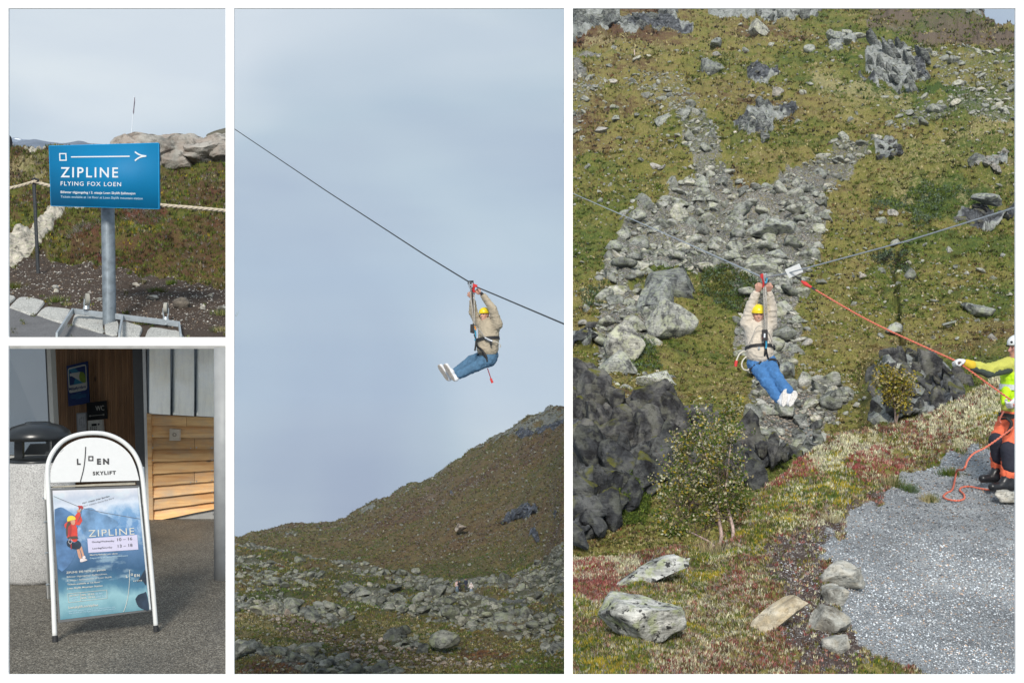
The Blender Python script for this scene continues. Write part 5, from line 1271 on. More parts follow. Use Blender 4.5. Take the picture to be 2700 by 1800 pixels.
# the blue sign on its wheeled frame
z2 = Zm(100, 360, 6.9176)
SD = 9.25 * 1.2
sg = thing('signpost', 'blue zipline direction sign on a galvanised post with wheeled base frame', 'sign', P(289, 905, SD))
A_, B_, C_, D_ = P(*z2(200, 175), SD - 0.02), P(*z2(2195, 122), SD - 0.32), P(*z2(2203, 1318), SD - 0.32), P(*z2(238, 1262), SD - 0.02)
pl = Plane(A_, B_, D_)
A_, B_, C_, D_ = [pl.hit(z2(*q)) for q in ((200, 175), (2195, 122), (2203, 1318), (238, 1262))]
MB().plate([A_, B_, C_, D_], 0.03).obj('sign_panel', M_signblue, sg)
mb = MB(); rr = 0.004
for q in ([A_, B_], [B_, C_], [C_, D_], [D_, A_]): mb.tube([q[0] - pl.n * 0.004, q[1] - pl.n * 0.004], 0.0045, 6)
mb.obj('panel_edge', M_signedge, sg)
S = lambda pts: [z2(x, y) for x, y in pts]
def fl(nm, pts, mat=M_white, off=0.003): return flat(nm, S(pts), pl, off, mat, sg)
for q in ([(387, 304), (520, 304), (520, 325), (387, 325)], [(392, 424), (525, 424), (525, 445), (392, 445)], [(387, 325.5), (407, 325.5), (411, 423.5), (391, 423.5)], [(499, 325.5), (520, 325.5), (525, 423.5), (504, 423.5)]): fl('pictogram_bar', q)
fl('arrow_shaft', [(603, 364), (1673, 351), (1673, 374), (603, 385)])
up_ = [(1768, 280), (1820, 318), (1870, 340), (1915, 351), (1976, 358)]; dn_ = [(1768, 443), (1820, 402), (1870, 377), (1915, 365), (1976, 358)]
fl('arrow_head', stroke(curve2(up_, 4), 26)); fl('arrow_head', stroke(curve2(dn_, 4), 26), off=0.0042)
text('lettering', 'ZIPLINE', z2(414, 742), z2(1462, 747), 190 / 6.9176, pl, 0.003, M_white, sg, bold=0.012, spacing=1.25)
text('lettering', 'FLYING FOX LOEN', z2(414, 893), z2(1516, 909), 78 / 6.9176, pl, 0.003, M_white, sg, bold=0.008, spacing=1.2)
text('lettering', 'Billettar tilgjengeleg i 2. etasje Loen Skylift fjellstasjon', z2(414, 1032), z2(1776, 1058), 43 / 6.9176, pl, 0.003, M_white, sg, bold=0.012)
text('lettering', 'Tickets available at 1st floor at Loen Skylift mountain station', z2(414, 1116), z2(1910, 1150), 43 / 6.9176, pl, 0.003, M_whitesoft, sg)
post_b, post_t = P(289.5, 893, SD + 0.1), P(282, 400, SD + 0.14)
MB().tube([post_b, post_t], 0.0642, 28).obj('post', M_post, sg, smooth_sh=False)
for o_ in (sg.children[-1],):
    o_.data.polygons.foreach_set('use_smooth', np.array([len(p.vertices) == 4 for p in o_.data.polygons]))
mb = MB(); mb.lathe(P(289.5, 905, SD + 0.1), [(0.0745, 0.0), (0.0745, 0.12), (0.069, 0.12), (0.069, 0.0)], 28, False); mb.obj('post_socket', M_steel, sg)
mb = MB()
for x_, w_ in ((980, 26), (1330, 26)):
    a, b = z2(x_ - w_, 134), z2(x_ + w_, 160); mb.plate([P(a[0], a[1], SD + 0.08), P(b[0], a[1], SD + 0.08), P(b[0], b[1], SD + 0.08), P(a[0], b[1], SD + 0.08)], 0.05)
a, b = z2(1100, 142), z2(1365, 165); mb.plate([P(a[0], a[1], SD + 0.06), P(b[0], a[1], SD + 0.06), P(b[0], b[1], SD + 0.06), P(a[0], b[1], SD + 0.06)], 0.03)
mb.obj('mounting_bracket', M_post, sg)
zb = Zm(100, 760, 4.704)
def gp(x, y, lift=0.0, z_=zb, surf=bank1, dmax=916):
    u_, v_ = z_(x, y)
    g = np.array(surf.at(u_, min(v_, dmax)));  return P(u_, v_, g[1]) + Vector((0, 0, lift))
def flatbar(mb, a, b, h=0.066, w=0.017):
    t = (b - a); n = Vector((t.y, -t.x, 0)).normalized() * w / 2; z = Vector((0, 0, h))
    mb.hexa([a - n, b - n, b + n, a + n, a - n + z, b - n + z, b + n + z, a + n + z])
fr = MB(); dF = 11.3
c1 = P(*zb(430, 315), dF); c2 = P(*zb(1750, 478), dF - 0.25); e1 = P(*zb(232, 625), dF - 1.14); e2 = P(*zb(1772, 640), dF - 0.9)
m1 = c1.lerp(c2, 0.475); m2 = P(*zb(1008, 620), dF - 1.14)
def barto(a, b, h=0.055): 
    q = MB(); flatbar(q, a, b, h); return q
barto(c1, c2).obj('base_bar', M_steel, sg); barto(c1, e1).obj('base_bar', M_steel, sg); barto(c2, e2).obj('base_bar', M_steel, sg); barto(m1 + Vector((0, 0, 0.003)), m2, 0.05).obj('base_bar', M_steel, sg)
for (bx, by), (wx, wy0, wy1) in (((560, 303), (612, 62, 205)), ((1585, 440), (1587, 176, 312))):
    ca = thing('castor', None, None, (0, 0, 0)); ca.parent = sg; ca.location = (0, 0, 0)
    dc = dF - 0.05
    top = P(*zb(wx, wy0), dc); bot = P(*zb(wx, wy1), dc); c0 = (top + bot) / 2; R_ = (top - bot).length / 2
    axx = Vector((1, 0.55 if wx < 1000 else 0.12, 0)).normalized()
    q = MB(); k = 24; side = Vector((-axx.y, axx.x, 0))
    ring = [c0 + side * math.cos(2 * math.pi * j / k) * R_ + Vector((0, 0, 1)) * math.sin(2 * math.pi * j / k) * R_ for j in range(k)]
    w_ = axx * 0.016
    V = [p - w_ for p in ring] + [p + w_ for p in ring]
    q.add(V, [tuple(range(k))[::-1], tuple(range(k, 2 * k))] + [(j, (j + 1) % k, k + (j + 1) % k, k + j) for j in range(k)])
    q.obj('wheel', plain('grey_rubber_wheel', (0.33, 0.32, 0.28), 0.7), ca)
    q = MB()
    hb = P(*zb(bx + (40 if wx < 1000 else 0), by - 60), dc)
    for s_ in (-1, 1): q.tube([c0 + axx * 0.024 * s_, c0.lerp(hb, 0.6) + axx * 0.024 * s_, hb + axx * 0.012 * s_], 0.008, 6)
    q.tube([hb + Vector((0, 0, -0.012)), hb + Vector((0, 0, 0.02))], [0.034, 0.026], 14)
    q.obj('fork', M_steel, ca)
    MB().tube([P(*zb(bx, by), dc - 0.03 - 0.16 * (bx > 1000)), P(*zb(bx, by), dc - 0.075 - 0.16 * (bx > 1000))], 0.011, 6).obj('bolt', M_steel, ca)

# rope fence
fn = thing('rope_fence', 'twisted cream rope strung on a dark iron bar across the heath', 'fence', bank1.at(101, 722))
pb = np.array(bank1.at(101, 722)); pd = pb[1]
MB().tube([pb - np.array([0, 0, 0.05]), P(89, 470, pd)], 0.022, 8).obj('post', M_rebar, fn)
MB().tube([P(88, 476, pd), P(92, 470, pd - 0.02), P(101, 474, pd - 0.03), P(100, 484, pd), P(92, 484, pd)], 0.012, 6).obj('eyelet', M_rebar, fn)
def twisted(pts, r, mat, parent, name='rope', turns=9.0, k=3):
    pts = bezier(pts, 14); L_ = [0]
    for a, b in zip(pts, pts[1:]): L_.append(L_[-1] + (b - a).length)
    n = max(30, int(L_[-1] / (r * 0.8))); out = []
    for i in range(n + 1):
        s_ = L_[-1] * i / n; j = max(0, min(len(pts) - 2, int(np.searchsorted(L_, s_)) - 1)); out.append((pts[j].lerp(pts[j + 1], (s_ - L_[j]) / max(1e-6, L_[j + 1] - L_[j])), s_))
    mb = MB()
    for w in range(k):
        q = []
        for i, (p, s_) in enumerate(out):
            t = (out[min(i + 1, n)][0] - out[max(i - 1, 0)][0]).normalized(); a = t.cross(Vector((0, 0, 1))).normalized(); b = a.cross(t)
            th = s_ / (r * turns) * 2 * math.pi + w * 2 * math.pi / k
            q.append(p + (a * math.cos(th) + b * math.sin(th)) * r * 0.52)
        mb.tube(q, r * 0.56, 6)
    return mb.obj(name, mat, parent, smooth_sh=True)
twisted([P(10, 499, pd), P(50, 491, pd), P(90, 479, pd - 0.03)], 0.019, M_rope, fn)
twisted([P(92, 478, pd - 0.03), P(100, 482, pd), P(140, 492, pd - 0.05), P(280, 523, pd - 0.1), P(418, 540, pd - 0.15), P(500, 547, pd - 0.2), P(602, 556, pd - 0.25)], 0.021, M_rope, fn)

# whaleback rock, hill and mountains behind
def ridge(name, top, bot_v, d0, d1, mat, label, ncol=160, nrow=60, amp=0.25, fs=0.35, cat='rock', round_=1.0, ground=None, ridged=0.3, seed=0, attrs=None):
    us_ = np.linspace(top[0][0], top[-1][0], ncol); tv = np.interp(us_, [p[0] for p in top], [p[1] for p in top]); bv = bot_v(us_)
    T = np.linspace(0, 1, nrow); U = np.repeat(us_[:, None], nrow, 1); W = bv[:, None] * (1 - T) + tv[:, None] * T
    D = d0 + (d1 - d0) * (1 - np.sqrt(np.clip(1 - T ** 2, 0, 1)))[None] * round_ + (d1 - d0) * (1 - round_) * T[None]
    D = D + (ground(us_, bv)[:, None] if ground else 0); G = Pn(U, W, D + 0 * U); nn = fbm(G * fs, 3 if cat == 'rock' else 5, seed, 0.5) * amp + fbm(G * np.array([0.3, 0.3, 2.0]) * fs * 1.5, 4, seed + 3, 0.5, ridged=True) * amp * ridged
    nn = nn * np.clip(T * 3, 0, 1)[None]
    G[..., 1] -= nn * 1.2; G[..., 2] += nn * 0.35 * np.clip(1 - T, 0.2, 1)[None]
    back = G[:, -1:].copy(); back[..., 1] += (d1 - d0) * 0.8 + 1; back[..., 0] *= back[..., 1] / G[:, -1:, 1]; back[..., 2] -= (d1 - d0) * 0.35 + 0.3
    G = np.concatenate([G, back], 1); I = np.arange(G.shape[0] * G.shape[1]).reshape(G.shape[:2])
    Fq = np.stack([I[:-1, :-1], I[1:, :-1], I[1:, 1:], I[:-1, 1:]], -1).reshape(-1, 4)
    return obj(name, G.reshape(-1, 3), Fq, mat, smooth_sh=True, label=label, cat=cat)
WT = ZP(z1, [(505, 690), (512, 672), (525, 650), (540, 634), (560, 618), (590, 618), (620, 624), (680, 616), (730, 620), (760, 626), (800, 622), (835, 626), (850, 622), (880, 616), (960, 618), (1060, 618)])
VV, FF, base = [], [], 0
for k, (u_, v_, w_, h_) in enumerate([(352, 408, 132, 96), (412, 408, 140, 104), (334, 398, 84, 70), (462, 408, 120, 104), (505, 396, 120, 84), (548, 396, 130, 84), (592, 402, 120, 92), (446, 386, 130, 62), (388, 382, 120, 54), (540, 420, 120, 60), (372, 432, 110, 60), (600, 380, 90, 50), (490, 378, 110, 46)]):
    d_ = float(bank1.at(min(u_, 600), 425)[1]) + (0.8 if h_ < 65 else -3.2); V_, F_ = rock_shape(900 + k, 4, 13, (1, 1, 1), 0.07, (0.55, 0.9))
    V_ = (V_ - (V_.max(0) + V_.min(0)) / 2) / ((V_.max(0) - V_.min(0)) / 2) * np.array([w_ / 2, w_ * 0.45, h_ / 2]) * d_ / F @ rotm((0, 0.12, 0.3 * math.sin(k * 1.7))).T + np.array(P(u_, v_, d_))
    V_ += (fbm(V_ * np.array([1.2, 1.2, 3.0]), 4, 61, 0.6, ridged=True) * 0.03)[:, None] * np.array([0.4, 1, 0.6])
    V_[:, 0] = np.minimum(V_[:, 0], (604 - 1350) / F * V_[:, 1]); VV.append(V_); FF.append(F_ + base); base += len(V_)
obj('whaleback_rock', np.concatenate(VV), np.concatenate(FF), M_r1, smooth_sh=False, label='long bare whaleback of grey and pinkish rock behind the blue sign', cat='rock')
M_farhill = plain('dark_moor_hill', (0.085, 0.075, 0.045), 0.95, 0, 0.4, 0.3)
ridge('dark_hill', ZP(z1, [(955, 624), (965, 612), (985, 604), (1010, 597), (1037, 591), (1070, 588)]), lambda u: u * 0 + 372, 70, 90, M_farhill, 'dark hump of moor at the right edge behind the bare rock', 40, 14, 0.4, 0.1, 'hill')
M_mt = plain('haze_tinted_mountain', (0.10, 0.12, 0.16), 0.95, 0, 0.3, 0.004)  # blue of the distant haze is painted into the base colour
M_snow = plain('old_snow', (0.8, 0.83, 0.88), 0.8)
def mountain(top, d, label, mat, base=415, seed=0, amp=12):
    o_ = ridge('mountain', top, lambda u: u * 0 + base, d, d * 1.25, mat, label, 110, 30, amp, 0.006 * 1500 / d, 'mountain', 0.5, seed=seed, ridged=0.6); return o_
mountain(ZP(z1, [(0, 644), (38, 640), (60, 634), (85, 634), (105, 642), (135, 644), (180, 655), (230, 662), (300, 664), (380, 662), (480, 668), (560, 676)]), 5200, 'farthest pale blue mountain range with a patch of snow', plain('haze_tinted_far_mountain', (0.20, 0.24, 0.31), 0.95, 0, 0.2, 0.003), seed=4, amp=26)  # paler blue base colour paints in the thicker haze of the farther range
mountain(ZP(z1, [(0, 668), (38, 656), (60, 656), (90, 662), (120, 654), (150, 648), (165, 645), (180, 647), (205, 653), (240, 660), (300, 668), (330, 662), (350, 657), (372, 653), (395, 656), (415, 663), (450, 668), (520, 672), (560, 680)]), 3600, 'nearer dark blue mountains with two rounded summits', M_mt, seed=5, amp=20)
MS = ZP(z1, [(62, 638), (72, 635), (84, 636), (98, 641), (90, 643), (76, 641)])
V = [np.array(P(a, b, 4950)) for a, b in MS]; obj('snow_patch', V + [v + np.array([0, 30, 0]) for v in V], [tuple(range(6)), tuple(range(6, 12))[::-1]] + [(i, (i + 1) % 6, 6 + (i + 1) % 6, 6 + i) for i in range(6)], M_snow, label='small white snow patch on the farthest mountain', cat='snow')
fp = thing('flagpole', 'thin white flagpole with a slack pennant beyond the bare rock', 'flagpole', P(346, 362, 95))
MB().tube([P(346, 366, 95), P(354, 256, 95)], [0.04, 0.028], 8).obj('pole', M_white, fp)
MB().tube([P(354.5, 255, 95), P(354.2, 257, 95)], 0.07, 8).obj('finial', M_white, fp)
mb = MB(); mb.tube([P(355, 258, 95), P(354.5, 270, 94.9), P(353, 284, 95), P(352, 296, 95), P(351, 304, 95)], [0.03, 0.05, 0.045, 0.055, 0.01], 7); mb.obj('pennant', plain('pennant_cloth', (0.16, 0.14, 0.17), 0.9), fp)
# ------------------------------------------------------------------ lower left picture: the entrance under the terrace
FZ = -1.85
def floor(u, v, off=0.0): return P(u, v, F * -(FZ + off) / (v - 900)) if True else None
zc = Zm(20, 900, 3.1362); zd = Zm(0, 900, 1.7423); zp = Zm(120, 1120, 2.7034)
def wet_asphalt():
    m = NT('coarse_wet_asphalt'); v = m.sep(m.voro(150, out=1)); vd = m.voro(150); n = m.noise(1.1, 4, 0.6); nb = m.noise(0.5, 3, vec=m.stretch((1, 0.6, 1)))
    c = m.ramp(v[0], [(0.0, (0.035, 0.03, 0.023)), (0.5, (0.115, 0.10, 0.078)), (0.85, (0.20, 0.178, 0.14)), (1.0, (0.38, 0.35, 0.29))])
    c = m.mix(1.0, c, m.ramp(n, [(0.35, 0.8), (0.65, 1.15)]), 'MULTIPLY')
    m.set('Base Color', c); m.set('Roughness', m.ramp(nb, [(0.42, 0.45), (0.6, 0.8)])); m.bump(vd, 0.55, 0.004); return m.m
M_floor = wet_asphalt()
prism('forecourt', [(ur(-1200, 6.0), -4.0), (6.0, -4.0), (6.0, 5.2), (ur(605, 5.2), 5.2), (ur(605, 40), 24), (ur(-900, 24), 24)][:0] or [(-7, -4), (6, -4), (6, 5.2), (ur(605, 5.2), 5.2), (ur(605, 13.4), 13.4), (ur(-700, 13.4), 13.4), (-9, 5.2)], FZ - 0.12, FZ, M_floor, kind='structure', origin=(0, 0, FZ))
def facade_metal():
    m = NT('weathered_zinc_sheet'); n = m.noise(3.5, 6, 0.7); s = m.noise(9, 5, 0.7, vec=m.stretch((3, 3, 0.35)))
    c = m.ramp(n, [(0.3, (0.74, 0.76, 0.74)), (0.55, (0.90, 0.90, 0.82)), (0.75, (0.98, 0.94, 0.80))])
    c = m.mix(m.ramp(s, [(0.45, 0.0), (0.7, 0.5)]), c, (0.66, 0.66, 0.62))
    m.set('Base Color', c); m.set('Metallic', 0.85); m.set('Roughness', m.ramp(n, [(0.3, 0.28), (0.7, 0.5)])); m.bump(n, 0.25, 0.01); return m.m
M_zinc = facade_metal()
M_seam = plain('zinc_seam', (0.17, 0.20, 0.23), 0.4, 0.6, 0.15, 20)
M_frame_d = plain('dark_grey_frame', (0.065, 0.07, 0.075), 0.5, 0, 0.1)
M_frame_w = plain('pale_window_frame', (0.62, 0.62, 0.58), 0.45, 0, 0.05)
def wood(name, a, b, dark, grain=(26, 26, 1.6), knots=True, wear=0.5, horiz=False):
    m = NT(name); v = m.stretch(grain if not horiz else (grain[2], grain[1], grain[0]))
    n = m.noise(1.0, 5, 0.6, vec=v, dist=0.5); w = m.noise(2.2, 5, 0.65, vec=m.stretch((0.8, 1, 1.6)) if horiz else m.stretch((1.6, 1, 0.7)))
    rnd = m.N('ShaderNodeObjectInfo').outputs['Random']
    c = m.ramp(n, [(0.3, a), (0.62, b)])
    c = m.mix(m.math('MULTIPLY', m.ramp(w, [(0.46, 0.0), (0.66, 1.0)]), wear), c, dark)
    if knots:
        k = m.voro(2.6, vec=m.stretch((1.0, 1, 2.5) if horiz else (2.5, 1, 0.9))); c = m.mix(m.ramp(k, [(0.05, 0.85), (0.11, 0.0)]), c, [x * 0.35 for x in dark])
    c = m.mix(1.0, c, m.ramp(rnd, [(0, 0.8), (1, 1.18)]), 'MULTIPLY')
    m.set('Base Color', c); m.set('Roughness', 0.7); m.bump(n, 0.3, 0.004); return m.m
M_larch = wood('weathered_larch', (0.56, 0.26, 0.085), (0.80, 0.50, 0.22), (0.40, 0.33, 0.25), horiz=True, wear=0.8)
M_pine = wood('brown_pine_board', (0.30, 0.155, 0.075), (0.42, 0.235, 0.12), (0.10, 0.055, 0.03), wear=0.35)
M_black = plain('black_enamel', (0.014, 0.016, 0.018), 0.3, 0, 0.1)
M_dark = plain('dark_gap', (0.02, 0.02, 0.02), 0.8)
bld = thing('station_building', 'mountain station entrance wall with zinc sheets, larch siding, window and boarded recess', 'building', (ur(300, 11.9), 11.9, FZ))
W0 = 11.85
def q4(x0, y0, x1, y1, d, z=zc): return [P(*z(x0, y0), d), P(*z(x1, y0), d), P(*z(x1, y1), d), P(*z(x0, y1), d)]
TOPY = -6     # walls run up to the underside of the slab
# zinc
mb_panels = [(1172, 1345), (1367, 1542), (1561, 1760)]
for a, b in mb_panels: MB().plate([P(*zc(a, TOPY), W0), P(*zc(b, TOPY), W0), P(*zc(b, 598 + (b - 1172) * 0.05), W0), P(*zc(a, 596 + (a - 1172) * 0.05), W0)], 0.01).obj('zinc_sheet', M_zinc, bld)
for x_ in (1356, 1551):
    a = P(*zc(x_ - 9, TOPY), W0 - 0.035); b = P(*zc(x_ + 9, TOPY), W0 - 0.035); c_ = P(*zc(x_ + 9, 580), W0 - 0.035); e = P(*zc(x_, 606), W0 - 0.012); f = P(*zc(x_ - 9, 580), W0 - 0.035)
    back = Vector((0, 0.055, 0)); V = [a, b, c_, e, f]; V += [p + back for p in V]
    obj('zinc_seam', V, [(0, 1, 2, 3, 4), (9, 8, 7, 6, 5)] + [(i, (i + 1) % 5, 5 + (i + 1) % 5, 5 + i) for i in range(5)], M_seam, bld)
MB().plate([P(*zc(1152, TOPY), W0 + 0.04), P(*zc(1180, TOPY), W0 + 0.04), P(*zc(1180, 600), W0 + 0.04), P(*zc(1160, 600), W0 + 0.04)], 0.05).obj('corner_trim', M_seam, bld)
MB().plate([P(*zc(1140, -6), W0 + 0.16), P(*zc(1800, -6), W0 + 0.16), P(*zc(1800, 1500), W0 + 0.16), P(*zc(1160, 1520), W0 + 0.16)], 0.1).obj('wall', plain('render_wall', (0.2, 0.2, 0.19), 0.9), bld)
# larch siding: lapped boards, read off the photograph row by row
rowsL = [603, 690, 789, 888, 992, 1092, 1194, 1292, 1390, 1487]; rowsR = [628, 703, 795, 885, 974, 1062, 1150, 1236, 1322, 1380]
for i in range(9):
    for (xa, xb) in (((1185, 1478), (1481, 1760)) if i in (0,) else ((1185, 1545), (1548, 1760)) if i in (2, 5) else ((1185, 1760),)):
        g = lambda x, r: rowsL[r] + (rowsR[r] - rowsL[r]) * (x - 1185) / (1708 - 1185)
        a, b = P(*zc(xa, g(xa, i) + 1), W0 + 0.035), P(*zc(xb, g(xb, i) + 1), W0 + 0.035)
        w1 = 7 * math.sin(i * 2.1); c_, e = P(*zc(xb, g(xb, i + 1) + 3), W0 - 0.012), P(*zc(xa, g(xa, i + 1) + 3), W0 - 0.012)
        mb = MB(); n = 8; V = []
        for j in range(n + 1):
            t = j / n; wob = Vector((0, 0, 0.0015 * math.sin(j * 1.7 + i * 2.3) * (0 < j < n)))
            V += [a.lerp(b, t), e.lerp(c_, t) + wob, e.lerp(c_, t) + wob + Vector((0, 0.03, 0)), a.lerp(b, t) + Vector((0, 0.03, 0))]
        Fc = [(j * 4 + k, j * 4 + (k + 1) % 4, (j + 1) * 4 + (k + 1) % 4, (j + 1) * 4 + k) for j in range(n) for k in range(4)] + [(0, 1, 2, 3), (n * 4 + 3, n * 4 + 2, n * 4 + 1, n * 4)]
        obj('siding_board', V, Fc, M_larch, bld)
        if i > 0:
            for xs in (xa + 16, xb - 30 if xb < 1700 else 1690):
                for fy in (0.86,):
                    p = a.lerp(e, fy) + (b - a) * ((xs - xa) / (xb - xa)); p.y = W0 - 0.016
                    MB().tube([p, p + Vector((0, 0.012, 0))], 0.006, 6).obj('screw', M_steel, bld)
MB().plate([P(*zc(1150, 592), W0 - 0.03), P(*zc(1184, 600), W0 - 0.03), P(*zc(1204, 1510), W0 - 0.03), P(*zc(1172, 1515), W0 - 0.03)], 0.1).obj('corner_board', M_larch, bld)
MB().hexa([P(*zc(1200, 1400), W0 + 0.0) * 1.0, P(*zc(1800, 1378), W0 + 0.0), P(*zc(1800, 1378), W0 + 0.15), P(*zc(1200, 1400), W0 + 0.15)][0:0] or
          [Vector((P(*zc(1204, 1500), W0 + 0.03).x, W0 + 0.03, FZ)), Vector((P(*zc(1800, 1500), W0 + 0.03).x, W0 + 0.03, FZ)), Vector((P(*zc(1800, 1500), W0 + 0.03).x, W0 + 0.15, FZ)), Vector((P(*zc(1204, 1500), W0 + 0.03).x, W0 + 0.15, FZ)),
           P(*zc(1204, 1470), W0 + 0.03), P(*zc(1800, 1340), W0 + 0.03), P(*zc(1800, 1340), W0 + 0.15), P(*zc(1204, 1470), W0 + 0.15)]).obj('plinth', M_slab, bld)
bx = MB(); bx.plate([P(*zc(1339, 721), W0 - 0.05), P(*zc(1422, 727), W0 - 0.05), P(*zc(1421, 820), W0 - 0.05), P(*zc(1338, 819), W0 - 0.05)], 0.05); jb = bx.obj('junction_box', plain('beige_metal_box', (0.52, 0.44, 0.34), 0.6), bld)
mb = MB(); c0 = P(*zc(1380, 770), W0 - 0.053); mb.tube([c0 + Vector((0.017 * math.cos(a), 0, 0.017 * math.sin(a))) for a in np.linspace(0, 6.28, 13)], 0.0035, 5); mb.obj('lock', plain('worn_lock', (0.25, 0.2, 0.15), 0.5), jb)
# recess: jambs and boards
RD = 12.75
MB().plate([P(*zc(1030, TOPY), 12.0), P(*zc(1108, TOPY), 12.0), P(*zc(1150, 1520), 12.0), P(*zc(1075, 1520), 12.0)], 0.6).obj('door_frame', M_frame_d, bld)
mb = MB(); mb.plate([P(*zc(1112, TOPY), W0 + 0.02), P(*zc(1138, TOPY), W0 + 0.02), P(*zc(1176, 1520), W0 + 0.02), P(*zc(1150, 1520), W0 + 0.02)], 0.12); mb.obj('downpipe', plain('pale_grey_trim', (0.55, 0.56, 0.55), 0.4, 0.2, 0.05), bld)
nb = 36; xs = np.linspace(352, 1056, nb + 1)
for i in range(nb):
    tl = 0.035
    a, b = xs[i] + 1.2, xs[i + 1] - 1.2
    MB().plate([P(*zc(a, TOPY), RD), P(*zc(b, TOPY), RD), P(*zc(b + 22, 1540), RD), P(*zc(a + 22, 1540), RD)], 0.02).obj('wall_board', M_pine, bld)
MB().plate(q4(330, TOPY, 1090, 1540, RD + 0.03), 0.1).obj('backing', M_dark, bld)
# left window
wn = thing('window', None, None, (0, 0, 0)); wn.parent = bld; wn.location = (0, 0, 0)
WD = 11.5
def glass():
    m = NT('window_glass'); m.set('Base Color', (0.02, 0.025, 0.028, 1)); m.set('Roughness', 0.04); m.b.inputs['Specular IOR Level'].default_value = 1.0
    m.b.inputs['Coat Weight'].default_value = 1.0; m.b.inputs['Coat IOR'].default_value = 2.3; m.b.inputs['Coat Roughness'].default_value = 0.03; return m.m
M_glass = glass()
yq = [P(*zc(-40, TOPY), WD + 0.5), P(*zc(322, TOPY), WD), P(*zc(362, 942), WD), P(*zc(-40, 942), WD + 0.5)]
MB().plate(yq, 0.02).obj('pane', M_glass, wn)
MB().plate([P(*zc(318, TOPY), WD - 0.05), P(*zc(352, TOPY), WD - 0.05), P(*zc(398, 975), WD - 0.05), P(*zc(364, 975), WD - 0.05)], 0.12).obj('window_frame', M_frame_w, wn)
MB().plate([P(*zc(306, TOPY), WD - 0.02), P(*zc(317, TOPY), WD - 0.02), P(*zc(363, 943), WD - 0.02), P(*zc(350, 943), WD - 0.02)], 0.05).obj('glazing_bar', M_frame_d, wn)
MB().plate([P(*zc(-40, 945), WD - 0.053), P(*zc(363, 945), WD - 0.053), P(*zc(363, 978), WD - 0.053), P(*zc(-40, 978), WD - 0.053)], 0.12).obj('sill', M_frame_w, wn)
mb = MB(); x0_, x1_ = P(*zc(-60, 980), WD + 0.03).x, P(*zc(400, 980), WD + 0.03).x
mb.box((x0_ - 1.5, WD + 0.03, FZ), (x1_, WD + 0.3, P(*zc(0, 975), WD + 0.03).z)); mb.obj('wall', plain('dark_base_wall', (0.13, 0.13, 0.13), 0.8), bld)
mb = MB(); mb.box((x0_ - 1.5, 13.1, FZ), (ur(605, 13.1), 13.25, -0.05)); mb.obj('wall', M_dark, bld)
# signs in the recess
def sign_plate(name, label, cat, quad, d, mat, z=zc, th=0.012):
    t = thing(name, label, cat, P(*z(*quad[3]), d)); pln = Plane(*[P(*z(*q), d) for q in quad[:3]]); MB().plate([P(*z(*q), d) for q in quad], th).obj('panel', mat, t); return t, pln
M_navy = plain('navy_enamel', (0.012, 0.035, 0.15), 0.4, 0, 0.05); M_teal = plain('teal_print', (0.03, 0.22, 0.36), 0.4); M_lfgreen = plain('leaf_green_print', (0.20, 0.30, 0.04), 0.4)
M_cream = plain('cream_print', (0.55, 0.55, 0.50), 0.5, 0, 0.04); M_blackp = plain('black_print', (0.02, 0.02, 0.022), 0.5)
t, pn = sign_plate('certificate_sign', 'tall navy environmental certificate sign with beam and leaf emblem on the boards', 'sign', [(487, 203), (663, 162), (679, 508), (503, 536)], RD - 0.05, M_navy)
Cq = lambda pts: [zc(x, y) for x, y in pts]
def rrect(pts, r=0.12):
    out = []; n = len(pts)
    for i in range(n):
        p0, p1, p2 = np.array(pts[i - 1]), np.array(pts[i]), np.array(pts[(i + 1) % n])
        a = p1 + (p0 - p1) * r; b = p1 + (p2 - p1) * r
        for t_ in (0, .33, .66, 1): out.append(tuple((1 - t_) ** 2 * a + 2 * t_ * (1 - t_) * p1 + t_ * t_ * b))
    return out
flat('emblem_frame', Cq(rrect([(496, 222), (650, 186), (659, 398), (507, 428)])), pn, 0.003, M_cream, t)
flat('emblem_field', Cq(rrect([(504, 232), (641, 199), (648, 338), (512, 364)], 0.06)), pn, 0.005, M_teal, t)
flat('emblem_tower', Cq([(512, 240), (560, 300), (545, 358), (513, 364)]), pn, 0.0065, M_navy, t)
flat('emblem_sky', Cq([(555, 222), (640, 200), (644, 300), (600, 255)]), pn, 0.0065, M_navy, t)
flat('emblem_beam', Cq([(513, 270), (520, 264), (602, 250), (612, 334), (530, 286), (516, 288)]), pn, 0.008, M_cream, t)
flat('emblem_leaf', Cq(curve2([(600, 250), (628, 256), (644, 290), (644, 336), (618, 338), (598, 320), (592, 286), (600, 250)], 3)[:-1]), pn, 0.0095, M_lfgreen, t)
text('lettering', 'Miljøfyrtårn', zc(511, 406), zc(648, 382), 24 / 3.136, pn, 0.0065, M_navy, t, bold=0.02)
for y_, x0_, x1_ in ((434, 566, 606), (446, 520, 650), (456, 520, 650), (466, 524, 646), (474, 566, 610)): flat('small_print', Cq([(x0_, y_ + (1200 - x0_) * 0), (x1_, y_ - 12), (x1_, y_ - 9), (x0_, y_ + 3)]), pn, 0.003, M_teal, t)
t, pn = sign_plate('toilet_sign', 'black toilet sign with thin white letters and an arrow to the left', 'sign', [(652, 507), (818, 488), (827, 637), (660, 652)], RD - 0.11, M_black)
text('lettering', 'WC', zc(729, 573), zc(800, 568), 43 / 3.136, pn, 0.003, M_cream, t)
flat('arrow_shaft', Cq([(673, 614), (788, 603), (788, 606), (673, 617)]), pn, 0.003, M_cream, t)
flat('arrow_head', Cq([(672, 616), (684, 608), (686, 610), (678, 616), (687, 621), (685, 623)]), pn, 0.0045, M_cream, t)
